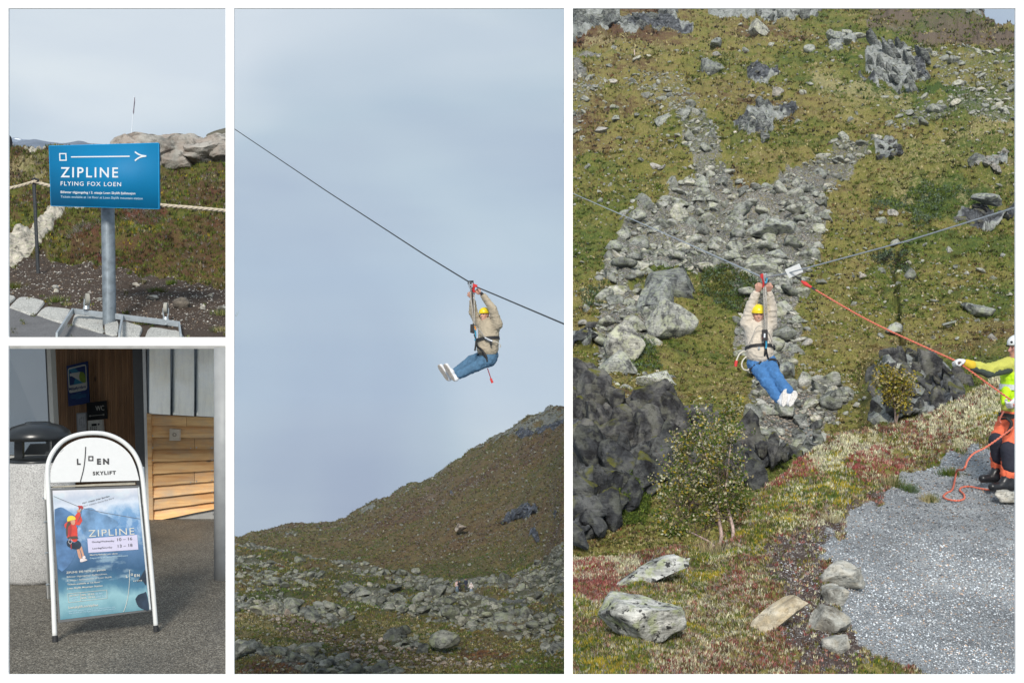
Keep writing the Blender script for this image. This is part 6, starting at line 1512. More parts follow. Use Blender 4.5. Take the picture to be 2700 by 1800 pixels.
for q in ([(788, 598), (799, 597), (799, 600), (788, 601)], [(788, 609), (799, 608), (799, 611), (788, 612)], [(788, 601), (791, 601), (791, 609), (788, 609)], [(796, 600), (799, 600), (799, 608), (796, 608)]): flat('arrow_tail', Cq(q), pn, 0.003, M_cream, t)
t, pn = sign_plate('plan_frame', 'small grey frame holding a floor plan left of the intercom', 'frame', [(568, 592), (653, 584), (659, 748), (574, 756)], RD - 0.06, plain('grey_plastic_frame', (0.33, 0.34, 0.35), 0.4))
flat('paper', Cq([(577, 602), (644, 596), (650, 736), (583, 744)]), pn, 0.003, plain('plan_paper', (0.50, 0.51, 0.53), 0.6), t)
for a, b in (((592, 640), (628, 625)), ((592, 640), (595, 690)), ((595, 690), (612, 688)), ((612, 660), (615, 712)), ((628, 625), (633, 706)), ((615, 712), (633, 706)), ((592, 662), (612, 660)), ((610, 618), (611, 640))):
    flat('plan_line', Cq(stroke([a, b], 2.2)), pn, 0.0045 + 0.0004 * a[0] % 3 * 0.0003, plain('plan_ink', (0.2, 0.21, 0.22), 0.6), t)
t, pn = sign_plate('intercom', 'white intercom panel with display and buttons right of the floor plan', 'intercom', [(663, 655), (779, 645), (787, 760), (668, 768)], RD - 0.12, plain('intercom_white', (0.62, 0.62, 0.58), 0.4), th=0.06)
flat('display', Cq([(694, 681), (736, 677), (737, 696), (695, 700)]), pn, 0.003, M_black, t)
flat('speaker_ring', Cq([(753 + 8 * math.cos(a), 684 + 9 * math.sin(a)) for a in np.linspace(0, 6.28, 13)[:-1]]), pn, 0.003, M_frame_d, t)
for r_ in range(3):
    for c_ in range(4): flat('button', Cq([(680 + c_ * 16, 708 + r_ * 14 - c_), (690 + c_ * 16, 707 + r_ * 14 - c_), (690 + c_ * 16, 715 + r_ * 14 - c_), (680 + c_ * 16, 716 + r_ * 14 - c_)]), pn, 0.004, M_frame_d, t)
for c_ in range(2): flat('large_button', Cq([(700 + c_ * 34, 738), (728 + c_ * 34, 735), (729 + c_ * 34, 756), (701 + c_ * 34, 758)]), pn, 0.0055, M_black, t)
# column at the right edge
cl = np.array(floor(595, 1523)); 
co = MB().lathe((ur(589.5, 8.87), 8.87, FZ), [(0.073, 0), (0.073, 1.80)], 40).obj('column', plain('painted_concrete_column', (0.30, 0.31, 0.315), 0.55, 0, 0.1, 9, 0.15), smooth_sh=False, label='round grey column standing at the right edge of the entrance forecourt', cat='column')
co.data.polygons.foreach_set('use_smooth', np.array([len(p.vertices) == 4 for p in co.data.polygons]))
# litter bin
bd = 8.9; bc_ = P(100, 900, bd); bx_, by_ = bc_.x, bd
bn = thing('litter_bin', 'round speckled concrete litter bin with a black domed lid on posts', 'bin', (bx_, by_, FZ))
M_terr = granite('speckled_concrete', (0.40, 0.395, 0.385), 260)
Zv = lambda v, d=bd: (900 - v) / F * d
r0 = 92 / F * bd
MB().lathe((bx_, by_, FZ), [(r0 * 0.96, 0), (r0, 0.03), (r0, Zv(1216) - FZ), (r0 * 0.9, Zv(1214) - FZ)], 56).obj('body', M_terr, bn, smooth_sh=False)
o_ = bn.children[-1]; o_.data.polygons.foreach_set('use_smooth', np.array([len(p.vertices) == 4 for p in o_.data.polygons]))
MB().lathe((bx_, by_, Zv(1216)), [(r0 * 0.86, 0.0), (r0 * 0.86, 0.022), (r0 * 0.7, 0.03)], 48).obj('rim', M_black, bn, smooth_sh=True)
for s_ in (-1, 1):
    mb = MB(); xx = bx_ + s_ * 0.145; mb.box((xx - 0.032, by_ - 0.02, Zv(1216)), (xx + 0.032, by_ + 0.02, Zv(1150))); mb.obj('lid_post', M_black, bn)
rl = 84 / F * bd
MB().lathe((bx_, by_, Zv(1156)), [(rl * 0.93, -0.006), (rl * 1.0, 0.004), (rl * 1.0, 0.028), (rl * 0.93, 0.062), (rl * 0.75, 0.095), (rl * 0.5, 0.115), (rl * 0.38, 0.122), (rl * 0.36, 0.130), (rl * 0.0 + 0.01, 0.132)], 56).obj('lid', M_black, bn, smooth_sh=True)

# ------------------------------------------------------------------ the A-board
M_tube = plain('white_powder_coat', (0.66, 0.67, 0.66), 0.35, 0, 0.04)
M_grey_edge = plain('grey_snap_frame', (0.10, 0.105, 0.11), 0.45)
M_foot = plain('black_rubber_foot', (0.015, 0.016, 0.018), 0.7)
ab = thing('pavement_sign', 'white arched A-board with a zipline poster standing on the wet asphalt', 'sign', floor(280, 1680))
fl_, fr_ = floor(*zp(68, 1545)), floor(*zp(788, 1472)); tp = P(*zp(345, 60), 7.42)
bp = Plane(fl_, fr_, tp)
zt = lambda pts, off=0.0: [bp.hit(zp(x, y), off) for x, y in pts]
outer = [(66, 1515), (54, 1200), (36, 800), (20, 480), (14, 330), (28, 245), (70, 170), (135, 108), (230, 70), (340, 57), (440, 68), (540, 112), (620, 185), (668, 275), (690, 370), (706, 520), (738, 860), (768, 1200), (787, 1440)]
MB().tube(bezier(zt(outer), 5), 0.0145, 14).obj('front_tube', M_tube, ab, smooth_sh=True)
MB().tube(zt([(68, 1500), (69, 1548)]), 0.017, 12).obj('foot', M_foot, ab); MB().tube(zt([(786, 1428), (789, 1474)]), 0.017, 12).obj('foot', M_foot, ab)
rl_, rr_ = floor(*zp(24, 1235)), floor(383, 1555)
h1, h2 = bp.hit(zp(10, 560), -0.02), bp.hit(zp(705, 560), -0.02)
MB().tube([rl_ + Vector((0, 0, 0.0)), bp.hit(zp(4, 520), -0.03), bp.hit(zp(8, 330), -0.03)], 0.0125, 10).obj('rear_tube', M_tube, ab, smooth_sh=False)
MB().tube([rr_, h2, bp.hit(zp(690, 300), -0.03)], 0.0125, 10).obj('rear_tube', M_tube, ab)
for q in (rl_, rr_): MB().tube([q, q + Vector((0, -0.003, 0.045))], 0.016, 10).obj('foot', M_foot, ab)
cr = MB(); cr.plate([bp.hit(zp(36, 438), -0.03), bp.hit(zp(640, 402), -0.03), bp.hit(zp(640, 424), -0.03), bp.hit(zp(36, 444), -0.03)], 0.02); cr.obj('cross_rail', plain('beige_rail', (0.38, 0.35, 0.28), 0.5), ab)
for (x_, y_) in ((-2, 520), (8, 690), (14, 910), (22, 1135)):
    p = bp.hit(zp(x_ + 2, y_), -0.035); MB().tube([p, p + Vector((-0.012, -0.012, 0))], 0.006, 8).obj('rivet', M_steel, ab)
hp = curve2([(34, 385), (42, 305), (85, 215), (150, 145), (240, 102), (340, 90), (440, 102), (530, 145), (600, 210), (640, 290), (662, 368)], 4)
half = [(36, 410)] + hp + [(668, 394)]
flat('header_panel', [zp(*q) for q in half], bp, 0.0, plain('header_white', (0.62, 0.63, 0.635), 0.35, 0, 0.02), ab, 0.012)
for q in ([(118, 178), (128, 170), (110, 190), (104, 192)], [(525, 146), (540, 152), (560, 178), (548, 172)]): flat('clip', [zp(*k) for k in q], bp, 0.004, M_tube, ab, 0.01)
T_ = lambda s_, a, b, h, mat=M_blackp, bold=0.0, sp=1.0, off=0.003, cap=None: text('lettering', s_, zp(*a), zp(*b), h / 2.7034, bp, off, mat, ab, bold, sp, cap)
T_('L', (224, 281), (251, 280), 41, bold=0.05); T_('EN', (367, 279), (453, 277), 40, bold=0.05, sp=1.5)
T_('SKYLIFT', (337, 356), (502, 350), 25, bold=0.04, sp=1.25)
def ln(pts, w, mat=M_blackp, off=0.003, nm='logo_line'): return flat(nm, [zp(*q) for q in stroke(curve2(pts, 5), w)], bp, off, mat, ab)
ln([(286, 155), (283, 220), (272, 310), (248, 404)], 7)
def sq(x0, y0, x1, y1, w, mat=M_blackp, off=0.003):
    for q in ([(x0, y0), (x1, y0), (x1, y0 + w), (x0, y0 + w)], [(x0, y1 - w), (x1, y1 - w), (x1, y1), (x0, y1)], [(x0, y0 + w), (x0 + w, y0 + w), (x0 + w, y1 - w), (x0, y1 - w)], [(x1 - w, y0 + w), (x1, y0 + w), (x1, y1 - w), (x1 - w, y1 - w)]):
        flat('logo_square', [zp(*k) for k in q], bp, off, mat, ab)
sq(305, 220, 341, 256, 8)
# poster frame and print
flat('poster_frame', [zp(*q) for q in ((33, 452), (668, 430), (757, 1322), (92, 1408))], bp, 0.006, M_grey_edge, ab, 0.02)
def poster_mat():
    m = NT('zipline_poster_print')
    tc = m.N('ShaderNodeTexCoord').outputs['Generated']; s = m.N('ShaderNodeSeparateXYZ'); m.L(tc, s.inputs[0])
    n1 = m.noise(4.0, 5, 0.6, vec=m.stretch((1.1, 1, 1.0), vec=tc)); n2 = m.noise(9, 6, 0.65, vec=tc); n3 = m.noise(3.1, 4, 0.6, vec=m.stretch((1, 1, 3.5), (0, -0.5, 0), vec=tc))
    y = m.math('ADD', s.outputs[2], m.math('MULTIPLY', m.math('SUBTRACT', n1, 0.5), 0.22))
    c = m.ramp(y, [(0.0, (0.10, 0.24, 0.30)), (0.13, (0.24, 0.42, 0.47)), (0.22, (0.06, 0.17, 0.26)), (0.36, (0.03, 0.085, 0.17)), (0.52, (0.085, 0.17, 0.31)), (0.68, (0.10, 0.22, 0.42)), (0.8, (0.17, 0.31, 0.50)), (0.87, (0.55, 0.60, 0.68)), (0.93, (0.42, 0.47, 0.56)), (1.0, (0.60, 0.60, 0.64))])
    pk = m.math('MULTIPLY', m.ramp(n2, [(0.48, 0.0), (0.6, 0.6)]), m.ramp(s.outputs[2], [(0.5, 0.0), (0.68, 1.0), (0.84, 1.0), (0.9, 0.0)]))
    c = m.mix(pk, c, (0.38, 0.50, 0.64)); c = m.mix(m.ramp(n3, [(0.56, 0.0), (0.66, 0.35)]), c, (0.45, 0.60, 0.66))
    m.set('Base Color', c); m.set('Roughness', 0.2); m.b.inputs['Coat Weight'].default_value = 0.3; return m.m
post = flat('poster', [zp(*q) for q in ((50, 467), (655, 448), (740, 1312), (105, 1387))], bp, 0.009, poster_mat(), ab)
def fp_(pts, mat, off=0.0115, nm='poster_print', sm=True):
    return flat(nm, [zp(*q) for q in (curve2(pts + [pts[0]], 3)[:-1] if sm else pts)], bp, off, mat, ab)
M_pm = plain('poster_mountain_blue', (0.075, 0.16, 0.31), 0.3, 0, 0.35, 14); M_pm2 = plain('poster_mountain_pale', (0.13, 0.24, 0.40), 0.3, 0, 0.35, 16); M_isl = plain('poster_island', (0.018, 0.032, 0.055), 0.3, 0, 0.4, 20)
fp_([(64, 600), (110, 585), (160, 610), (215, 650), (240, 700), (215, 780), (230, 860), (180, 980), (90, 1020)], M_pm, 0.0105)
fp_([(240, 640), (270, 600), (330, 590), (390, 630), (450, 650), (520, 700), (440, 760), (330, 800), (270, 770)], M_pm2, 0.0105)
fp_([(640, 1240), (660, 1210), (700, 1195), (720, 1195), (737, 1312), (702, 1314), (660, 1290)], M_isl)
fp_([(652, 1120), (690, 1060), (712, 1032), (718, 1140), (690, 1110)], M_isl)
# woman on the zipline
M_red = plain('poster_red', (0.55, 0.045, 0.03), 0.35); M_redd = plain('poster_dark_red', (0.32, 0.03, 0.03), 0.35); M_skinp = plain('poster_skin', (0.50, 0.26, 0.17), 0.4); M_yelp = plain('poster_yellow', (0.62, 0.50, 0.04), 0.4); M_hairp = plain('poster_hair', (0.06, 0.04, 0.03), 0.5); M_greyp = plain('poster_cable', (0.10, 0.11, 0.13), 0.5); M_shoep = plain('poster_shoe', (0.62, 0.55, 0.55), 0.5)
fp_(stroke([(58, 507), (240, 582)], 3), M_greyp, sm=False); fp_(stroke([(262, 592), (440, 628), (672, 668)], 3), M_greyp, sm=False)
fp_([(205, 655), (215, 640), (232, 618), (222, 610), (236, 606), (244, 618), (262, 680), (258, 690), (244, 712), (215, 712), (226, 735), (228, 800), (226, 826), (205, 834), (165, 812), (152, 800), (160, 765), (135, 720), (136, 706), (165, 680), (190, 688)], M_red, 0.012, sm=False)
fp_([(165, 700), (185, 720), (180, 790), (162, 780), (150, 735)], M_redd, 0.0135)
fp_([(222, 616), (232, 600), (246, 598), (250, 614), (240, 622)], M_skinp, 0.0135); fp_([(178, 672), (204, 668), (211, 684), (208, 706), (196, 712), (182, 700)], M_skinp, 0.0135)
fp_([(154, 684), (155, 662), (168, 648), (190, 645), (208, 654), (216, 670), (200, 676), (180, 680), (166, 686)], M_yelp, 0.015)
fp_([(160, 690), (176, 690), (178, 708), (160, 730), (158, 790), (148, 784), (146, 735), (152, 705)], M_hairp, 0.0142)
fp_([(150, 832), (165, 818), (205, 838), (228, 822), (248, 836), (254, 864), (240, 882), (205, 884), (170, 870), (154, 856)], M_isl, 0.0128)
fp_([(160, 796), (215, 790), (228, 798), (226, 810), (170, 812), (156, 806)], M_hairp, 0.0145)
fp_([(222, 882), (240, 880), (258, 945), (248, 952), (236, 940)], M_skinp, 0.012); fp_([(243, 880), (256, 862), (268, 900), (276, 935), (264, 940), (256, 910)], M_skinp, 0.0126)
fp_([(246, 954), (270, 948), (294, 956), (294, 964), (250, 976)], M_shoep, 0.0135); fp_([(262, 940), (278, 930), (286, 946), (268, 950)], M_shoep, 0.0146)
fp_([(228, 574), (262, 574), (268, 584), (262, 604), (250, 590), (240, 606), (236, 588)], M_redd, 0.0135, sm=False)
fp_(stroke([(256, 596), (250, 640), (228, 690)], 3), M_greyp, 0.0155, sm=False); fp_(stroke(curve2([(176, 808), (164, 830), (176, 846), (190, 830), (182, 812)], 3), 2.5), M_shoep, 0.0158, sm=False); fp_(stroke([(182, 846), (183, 884)], 4), M_red, 0.016, sm=False)
# lettering
T_('1011 meter over fjorden', (265, 562), (457, 510), 11, M_blackp, 0.01, off=0.0115); T_('1011 meters above the fjord', (271, 584), (487, 524), 11, plain('poster_grey', (0.16, 0.17, 0.19), 0.5), off=0.0115)
T_('ZIPLINE', (308, 796), (634, 778), 50, M_cream, 0.0, 1.15, off=0.0135)
flat('time_sticker', [zp(*q) for q in ((298, 808), (653, 781), (662, 886), (306, 910))], bp, 0.012, plain('sticker_lilac', (0.50, 0.48, 0.62), 0.4, 0, 0.03), ab)
T_('Onsdag/Wednesday', (331, 838), (490, 829), 12, M_blackp, off=0.0145); T_('10 – 16', (512, 826), (618, 818), 22, M_blackp, off=0.0145)
T_('Laurdag/Saturday', (335, 884), (475, 874), 12, M_blackp, off=0.0145); T_('13 – 18', (516, 872), (620, 864), 22, M_blackp, off=0.0145)
T_('Med forbehold om vêret', (317, 930), (514, 919), 11, M_cream, 0.01, off=0.0135); T_('Depending on weather conditions', (317, 953), (588, 933), 10, M_whitesoft, off=0.0135)
T_('ZIPLINE: 595 NOK pr. person', (149, 1058), (429, 1036), 15, M_cream, 0.008, off=0.0135)
T_('Billettar tilgjengeleg i Fjellbutikken,', (152, 1087), (441, 1064), 11, M_cream, off=0.0135); T_('2. etasje i fjellstasjonen til Loen Skylift', (153, 1112), (473, 1086), 11, M_cream, off=0.0135)
T_('Tickets available at 1st floor', (155, 1141), (389, 1122), 12, M_cream, 0.012, off=0.0135); T_('Loen Skylift Mountain Station', (155, 1170), (407, 1148), 12, M_cream, 0.012, off=0.0135)
bxp = [(158, 1201), (436, 1174), (439, 1232), (164, 1264)]
for i in range(4): fp_(stroke([bxp[i], bxp[(i + 1) % 4]], 2.2), M_cream, 0.0135 + 0.0004 * (i % 2), 'weight_box', False)
fp_(stroke([(247, 1193), (252, 1254)], 2.2), M_cream, 0.0142, 'weight_box', False)
T_('VEKTKRAV', (169, 1222), (239, 1214), 11, M_cream, 0.01, off=0.0135); T_('WEIGHT', (174, 1240), (234, 1233), 9, M_whitesoft, off=0.0135); T_('LIMIT', (190, 1253), (222, 1249), 9, M_whitesoft, off=0.0135)
T_('MIN. 30 KG', (258, 1217), (348, 1208), 13, M_cream, 0.015, off=0.0135); T_('(66 lbs)', (355, 1207), (405, 1202), 12, M_whitesoft, off=0.0135)
T_('MAX. 120 KG', (258, 1239), (355, 1229), 13, M_cream, 0.015, off=0.0135); T_('(265 lbs)', (362, 1228), (430, 1221), 12, M_whitesoft, off=0.0135)
T_('loenskylift.no/zipline', (164, 1308), (375, 1287), 17, M_cream, 0.01, off=0.0135)
T_('*Ope dagleg i perioden 17. juni til 13. august, med forbehold om vêret', (166, 1330), (498, 1298), 7, M_whitesoft, off=0.0135); T_('Open daily from June 17 to August 13, depending on weather conditions', (167, 1345), (500, 1310), 7, M_whitesoft, off=0.0135)
T_('L', (574, 1087), (587, 1086), 19, M_cream, 0.03, off=0.0135); T_('EN', (634, 1081), (671, 1078), 19, M_cream, 0.03, 1.4, off=0.0135); T_('ACTIVE', (624, 1115), (688, 1111), 9, M_cream, 0.02, 1.3, off=0.0135)
ln([(599, 1030), (598, 1110), (590, 1200), (574, 1280), (556, 1330)], 3, M_cream, 0.0135); sq(609, 1057, 623, 1071, 3, M_cream, 0.0135)
flat('cover_sheet', [zp(*q) for q in ((656, 448), (668, 440), (752, 1312), (741, 1314))], bp, 0.0088, plain('clear_sheet_edge', (0.55, 0.58, 0.60), 0.2), ab)
# ------------------------------------------------------------------ people
M_skin = plain('skin', (0.50, 0.27, 0.20), 0.55, 0, 0.08, 20)
M_hairb = plain('dark_hair', (0.05, 0.04, 0.035), 0.7)
def cloth(name, a, fs=9, var=0.18, rough=0.85, bump=0.6):
    m = NT(name); n = m.noise(fs, 5, 0.6, dist=0.8); f = m.noise(220, 2)
    c = m.ramp(n, [(0.3, [x * (1 - var) for x in a]), (0.6, a), (0.8, [min(1, x * (1 + var)) for x in a])])
    m.set('Base Color', c); m.set('Roughness', rough); m.bump(m.math('ADD', n, m.math('MULTIPLY', f, 0.1)), bump, 0.03); return m.m
M_cream_j = cloth('cream_jacket', (0.62, 0.55, 0.46)); M_tan_j = cloth('beige_jacket', (0.42, 0.36, 0.27))
M_jeans = cloth('blue_jeans', (0.055, 0.18, 0.42), 11, 0.3); M_jeans2 = cloth('faded_jeans', (0.07, 0.16, 0.27), 11, 0.3)
M_shoe = plain('white_trainer', (0.70, 0.71, 0.74), 0.6, 0, 0.06); M_sole = plain('trainer_sole', (0.62, 0.60, 0.58), 0.8, 0, 0.3, 60, 0.8); M_sole2 = plain('worn_trainer_sole', (0.34, 0.31, 0.28), 0.8, 0, 0.35, 60, 0.8)
M_helm = plain('yellow_helmet_shell', (0.80, 0.62, 0.02), 0.3, 0, 0.03); M_helmw = plain('white_helmet_shell', (0.75, 0.77, 0.80), 0.3, 0, 0.03)
M_strap = plain('black_webbing', (0.018, 0.018, 0.02), 0.7); M_metal = plain('carabiner_blue', (0.05, 0.35, 0.55), 0.3, 0.4); M_redm = plain('red_anodised_metal', (0.55, 0.03, 0.03), 0.35, 0.3)
M_lan = plain('speckled_lanyard', (0.33, 0.31, 0.28), 0.9, 0, 0.6, 90); M_cable = plain('steel_cable', (0.42, 0.44, 0.46), 0.4, 0.6, 0.2, 60); M_cabled = plain('dark_steel_cable', (0.05, 0.055, 0.06), 0.5, 0.4)
M_redball = plain('red_grip', (0.60, 0.04, 0.035), 0.5)
A3 = lambda p: np.array(p, float)
def basis(f, u):
    f = A3(f) / np.linalg.norm(f); u = A3(u) - f * np.dot(u, f); u /= np.linalg.norm(u); s = np.cross(f, u); return s, f, u
def head_prims(c, f, u, h=0.235):
    """c centre of the head, f where it looks, u up"""
    s, f, u = basis(f, u); R = np.stack([s, f, u], 1); k = h / 0.235; w = lambda a, b, d: A3(c) + (s * a + f * b + u * d) * k
    pr = [ell_(w(0, -0.012, 0.022), A3((0.076, 0.094, 0.096)) * k, R), ell_(w(0, 0.022, -0.045), A3((0.058, 0.062, 0.066)) * k, R), ell_(w(0, 0.058, -0.092), A3((0.026, 0.022, 0.02)) * k, R),
          cap_(w(0, 0.078, 0.012), w(0, 0.100, -0.022), 0.009 * k, 0.014 * k), ell_(w(0.036, 0.062, -0.022), A3((0.02, 0.018, 0.018)) * k, R), ell_(w(-0.036, 0.062, -0.022), A3((0.02, 0.018, 0.018)) * k, R),
          ell_(w(0, 0.072, -0.052), A3((0.026, 0.014, 0.009)) * k, R), ell_(w(0.079, -0.008, -0.008), A3((0.010, 0.018, 0.030)) * k, R), ell_(w(-0.079, -0.008, -0.008), A3((0.010, 0.018, 0.030)) * k, R)]
    return pr, w, R, k
def face(parent, w, R, k, smile=True):
    for sx in (-1, 1):
        V, Fq = sdf_mesh([ell_(w(sx * 0.031, 0.076, 0.012), A3((0.012, 0.008, 0.0055)) * k, R)], 0.0035, 0.002); obj('eye', V, Fq, M_hairb, parent, smooth_sh=True)
        V, Fq = sdf_mesh([cap_(w(sx * 0.018, 0.084, 0.030), w(sx * 0.046, 0.072, 0.032), 0.0045 * k)], 0.0035, 0.002); obj('eyebrow', V, Fq, plain('grey_brow', (0.2, 0.14, 0.11), 0.9), parent, smooth_sh=True)
    V, Fq = sdf_mesh([cap_(w(-0.024, 0.077, -0.050), w(0, 0.086, -0.055), 0.005 * k), cap_(w(0, 0.086, -0.055), w(0.024, 0.077, -0.050), 0.005 * k)], 0.0035, 0.004)
    obj('mouth', V, Fq, plain('teeth', (0.62, 0.5, 0.45), 0.5) if smile else plain('lips', (0.36, 0.13, 0.11), 0.6), parent, smooth_sh=True)
def helmet(parent, w, R, k, mat, brim=True):
    V, Fq = sdf_mesh([ell_(w(0, -0.012, 0.055), A3((0.100, 0.118, 0.092)) * k, R)], 0.008, 0.002)
    s, f, u = R[:, 0], R[:, 1], R[:, 2]; c = A3(w(0, 0, 0.035)); V = V - u * np.minimum(0, (V - c) @ u)[:, None]
    hm = obj('helmet', V, Fq, mat, parent, smooth_sh=True)
    if brim:
        rg_ = [w(0.103 * math.cos(a), -0.012 + 0.122 * math.sin(a), 0.036) for a in np.linspace(0, 2 * math.pi, 28)]
        MB().tube(rg_, 0.006 * k, 6).obj('helmet_rim', mat, hm)
    for sx in (-1, 1): MB().tube([w(sx * 0.086, 0.0, 0.03), w(sx * 0.08, 0.015, -0.04), w(sx * 0.035, 0.045, -0.105)], 0.005, 5).obj('chin_strap', M_strap, hm)
    return hm
def fist(c, d, n, side, k=1.0, curl=1.0):
    """palm at c, fingers start along d, palm faces n; five separate fingers; side +1 puts the thumb towards d x n"""
    s, f, u = basis(d, n); w = lambda a, b, e: A3(c) + (s * a * side + f * b + u * e) * k
    pr = [cap_(w(-0.026, -0.012, 0), w(-0.024, 0.036, 0), 0.015 * k), cap_(w(-0.008, -0.014, 0), w(-0.006, 0.040, 0), 0.016 * k), cap_(w(0.012, -0.014, 0), w(0.014, 0.040, 0), 0.016 * k), cap_(w(0.026, -0.006, 0), w(0.030, 0.036, 0), 0.014 * k)]
    for x, L_ in ((-0.031, 0.8), (-0.011, 0.95), (0.010, 1.0), (0.031, 0.92)):
        a = w(x, 0.044, 0.0); b = w(x, 0.044 + 0.030 * L_ * (1.2 - 0.6 * curl), 0.026 * curl * L_ + 0.004); c2 = w(x, 0.046 + 0.042 * L_ * (1 - curl), 0.040 * curl + 0.012); e = w(x * 0.95, 0.044 - 0.02 * curl + 0.062 * L_ * (1 - curl), 0.046 * curl + 0.016)
        pr += [cap_(a, b, 0.0095 * k, 0.009 * k), cap_(b, c2, 0.009 * k, 0.0085 * k), cap_(c2, e, 0.0085 * k, 0.0075 * k)]
    pr += [cap_(w(0.030, -0.006, 0.006), w(0.050, 0.018, 0.026), 0.012 * k, 0.0105 * k), cap_(w(0.050, 0.018, 0.026), w(0.034, 0.040, 0.048), 0.0105 * k, 0.009 * k)]
    return pr
def limb(a, b, c, ra, rb, rc): return [cap_(a, b, ra, rb), cap_(b, c, rb, rc)]
def out(v, k): return k

def zipliner(name, label, z, d, J, jacket, jeans, solem, belts, face_dir, up_dir, group=None, fat=1.0, leg=1.0):
    """a seated hanging figure; J gives joints read off the photograph with their own distances"""
    p = {k: A3(P(*z(x, y), d + dd_)) for k, (x, y, dd_) in J.items()}
    t = thing(name, label, 'person', p['hip'], group)
    hp_, w, R, k = head_prims(p['head'], face_dir, up_dir)
    body = list(hp_)
    chin = w(0, 0.0, -0.07)
    body += [cap_(w(0, -0.02, -0.05), p['neck'], 0.052, 0.058), cap_(p['neck'], p['chest'], 0.09, 0.12), cap_(p['chest'], p['waist'], 0.13, 0.125), cap_(p['waist'], p['hip'], 0.125, 0.13)]
    for s_ in ('L', 'R'):
        body += limb(p['sh' + s_], p['el' + s_], p['wr' + s_], 0.048, 0.038, 0.027)
        body += [cap_(p['sh' + s_], p['chest'], 0.05, 0.09)]
        body += limb(p['hp' + s_], p['kn' + s_], p['an' + s_], 0.075, 0.052, 0.036)
        hd = p['ha' + s_]; dr = hd - p['wr' + s_]; body += [cap_(p['wr' + s_], hd, 0.025, 0.02)]
        body += fist(hd, dr, A3((0.25 if s_ == 'L' else -0.25, -1, 0.1)) * -1, 1 if s_ == 'L' else -1, 1.08)
    solid('body', body, M_skin, t, 0.0095, 0.016)
    jk = [cap_(p['neck'], p['chest'], 0.095, 0.155), cap_(p['chest'], p['waist'], 0.165, 0.155), cap_(p['waist'], p['hem'], 0.155, 0.165)]
    for s_ in ('L', 'R'):
        jk += [cap_(p['chest'] * 0.75 + p['sh' + s_] * 0.25, p['sh' + s_], 0.11, 0.076)]
        cf = p['el' + s_] + (p['wr' + s_] - p['el' + s_]) * 0.96
        jk += [cap_(p['sh' + s_], p['el' + s_], 0.078, 0.062), cap_(p['el' + s_], cf, 0.062, 0.044)]
        # folds of the sleeve
        for q in (0.25, 0.55, 0.8):
            c = p['sh' + s_] * (1 - q) + p['el' + s_] * q; jk += [ell_(c, A3((0.075, 0.075, 0.018)) * (1 - 0.1 * q))]
        for q in (0.3, 0.62, 0.9):
            c = p['el' + s_] * (1 - q) + cf * q; jk += [ell_(c, A3((0.062, 0.062, 0.016)) * (1 - 0.2 * q))]
    jk = [(q[0], q[1], q[2], q[3] * fat, q[4] * fat) if q[0] == 'c' else (q[0], q[1], q[2] * (fat * 0.5 + 0.5), q[3]) for q in jk]
    solid('jacket', jk, jacket, t, 0.012, 0.03)
    tr = [cap_(p['hem'] * 0.4 + p['hip'] * 0.6, p['hip'], 0.145, 0.15)]
    for s_ in ('L', 'R'):
        tr += [cap_(p['hip'], p['hp' + s_], 0.13, 0.112), cap_(p['hp' + s_], p['kn' + s_], 0.108, 0.078), cap_(p['kn' + s_], p['an' + s_], 0.078, 0.064)]
        for q in (0.15, 0.3, 0.75, 0.92):
            c = p['hp' + s_] * (1 - q) + p['kn' + s_] * q; tr += [ell_(c, A3((0.1, 0.1, 0.02)) * (1 - 0.25 * q), rotm((0.5, 0.3, 0)))]
        for q in (0.15, 0.8, 0.95):
            c = p['kn' + s_] * (1 - q) + p['an' + s_] * q; tr += [ell_(c, A3((0.078, 0.078, 0.02)) * (1 - 0.1 * q), rotm((0.4, -0.3, 0)))]
    tr = [(q[0], q[1], q[2], q[3] * leg, q[4] * leg) if q[0] == 'c' else (q[0], q[1], q[2] * leg, q[3]) for q in tr]
    solid('jeans', tr, jeans, t, 0.012, 0.03)
    for s_ in ('L', 'R'):
        heel, toe, sn = p['he' + s_], p['to' + s_], A3(J_sole(z, p, s_))
        up_n = -sn / np.linalg.norm(sn)
        sh = solid('shoe', [cap_(heel + up_n * 0.05, toe + up_n * 0.044, 0.044, 0.036), cap_(heel + up_n * 0.06, p['an' + s_], 0.045, 0.05), ell_((heel + toe) / 2 + up_n * 0.056, (0.05, 0.05, 0.05))], M_shoe, t, 0.009, 0.03)
        ax_ = (toe - heel); ax_ /= np.linalg.norm(ax_); sd = np.cross(ax_, up_n)
        V = []
        for off, sc in ((-0.012, 0.96), (0.012, 1.0)):
            for a in np.linspace(0, 2 * math.pi, 25)[:-1]:
                l = math.cos(a); wd = math.sin(a) * (0.047 + 0.008 * l - 0.012 * math.exp(-((l + 0.15) / 0.35) ** 2)); V.append((heel + toe) / 2 + ax_ * l * (np.linalg.norm(toe - heel) / 2 + 0.038) * sc + sd * wd * sc + up_n * off)
        obj('sole', V, [tuple(range(24)), tuple(range(24, 48))[::-1]] + [(i, (i + 1) % 24, 24 + (i + 1) % 24, 24 + i) for i in range(24)], solem, sh)
    helmet(t, w, R, k, M_helm); face(t, w, R, k)
    return t, p, w
def J_sole(z, p, s_): return p['sn']

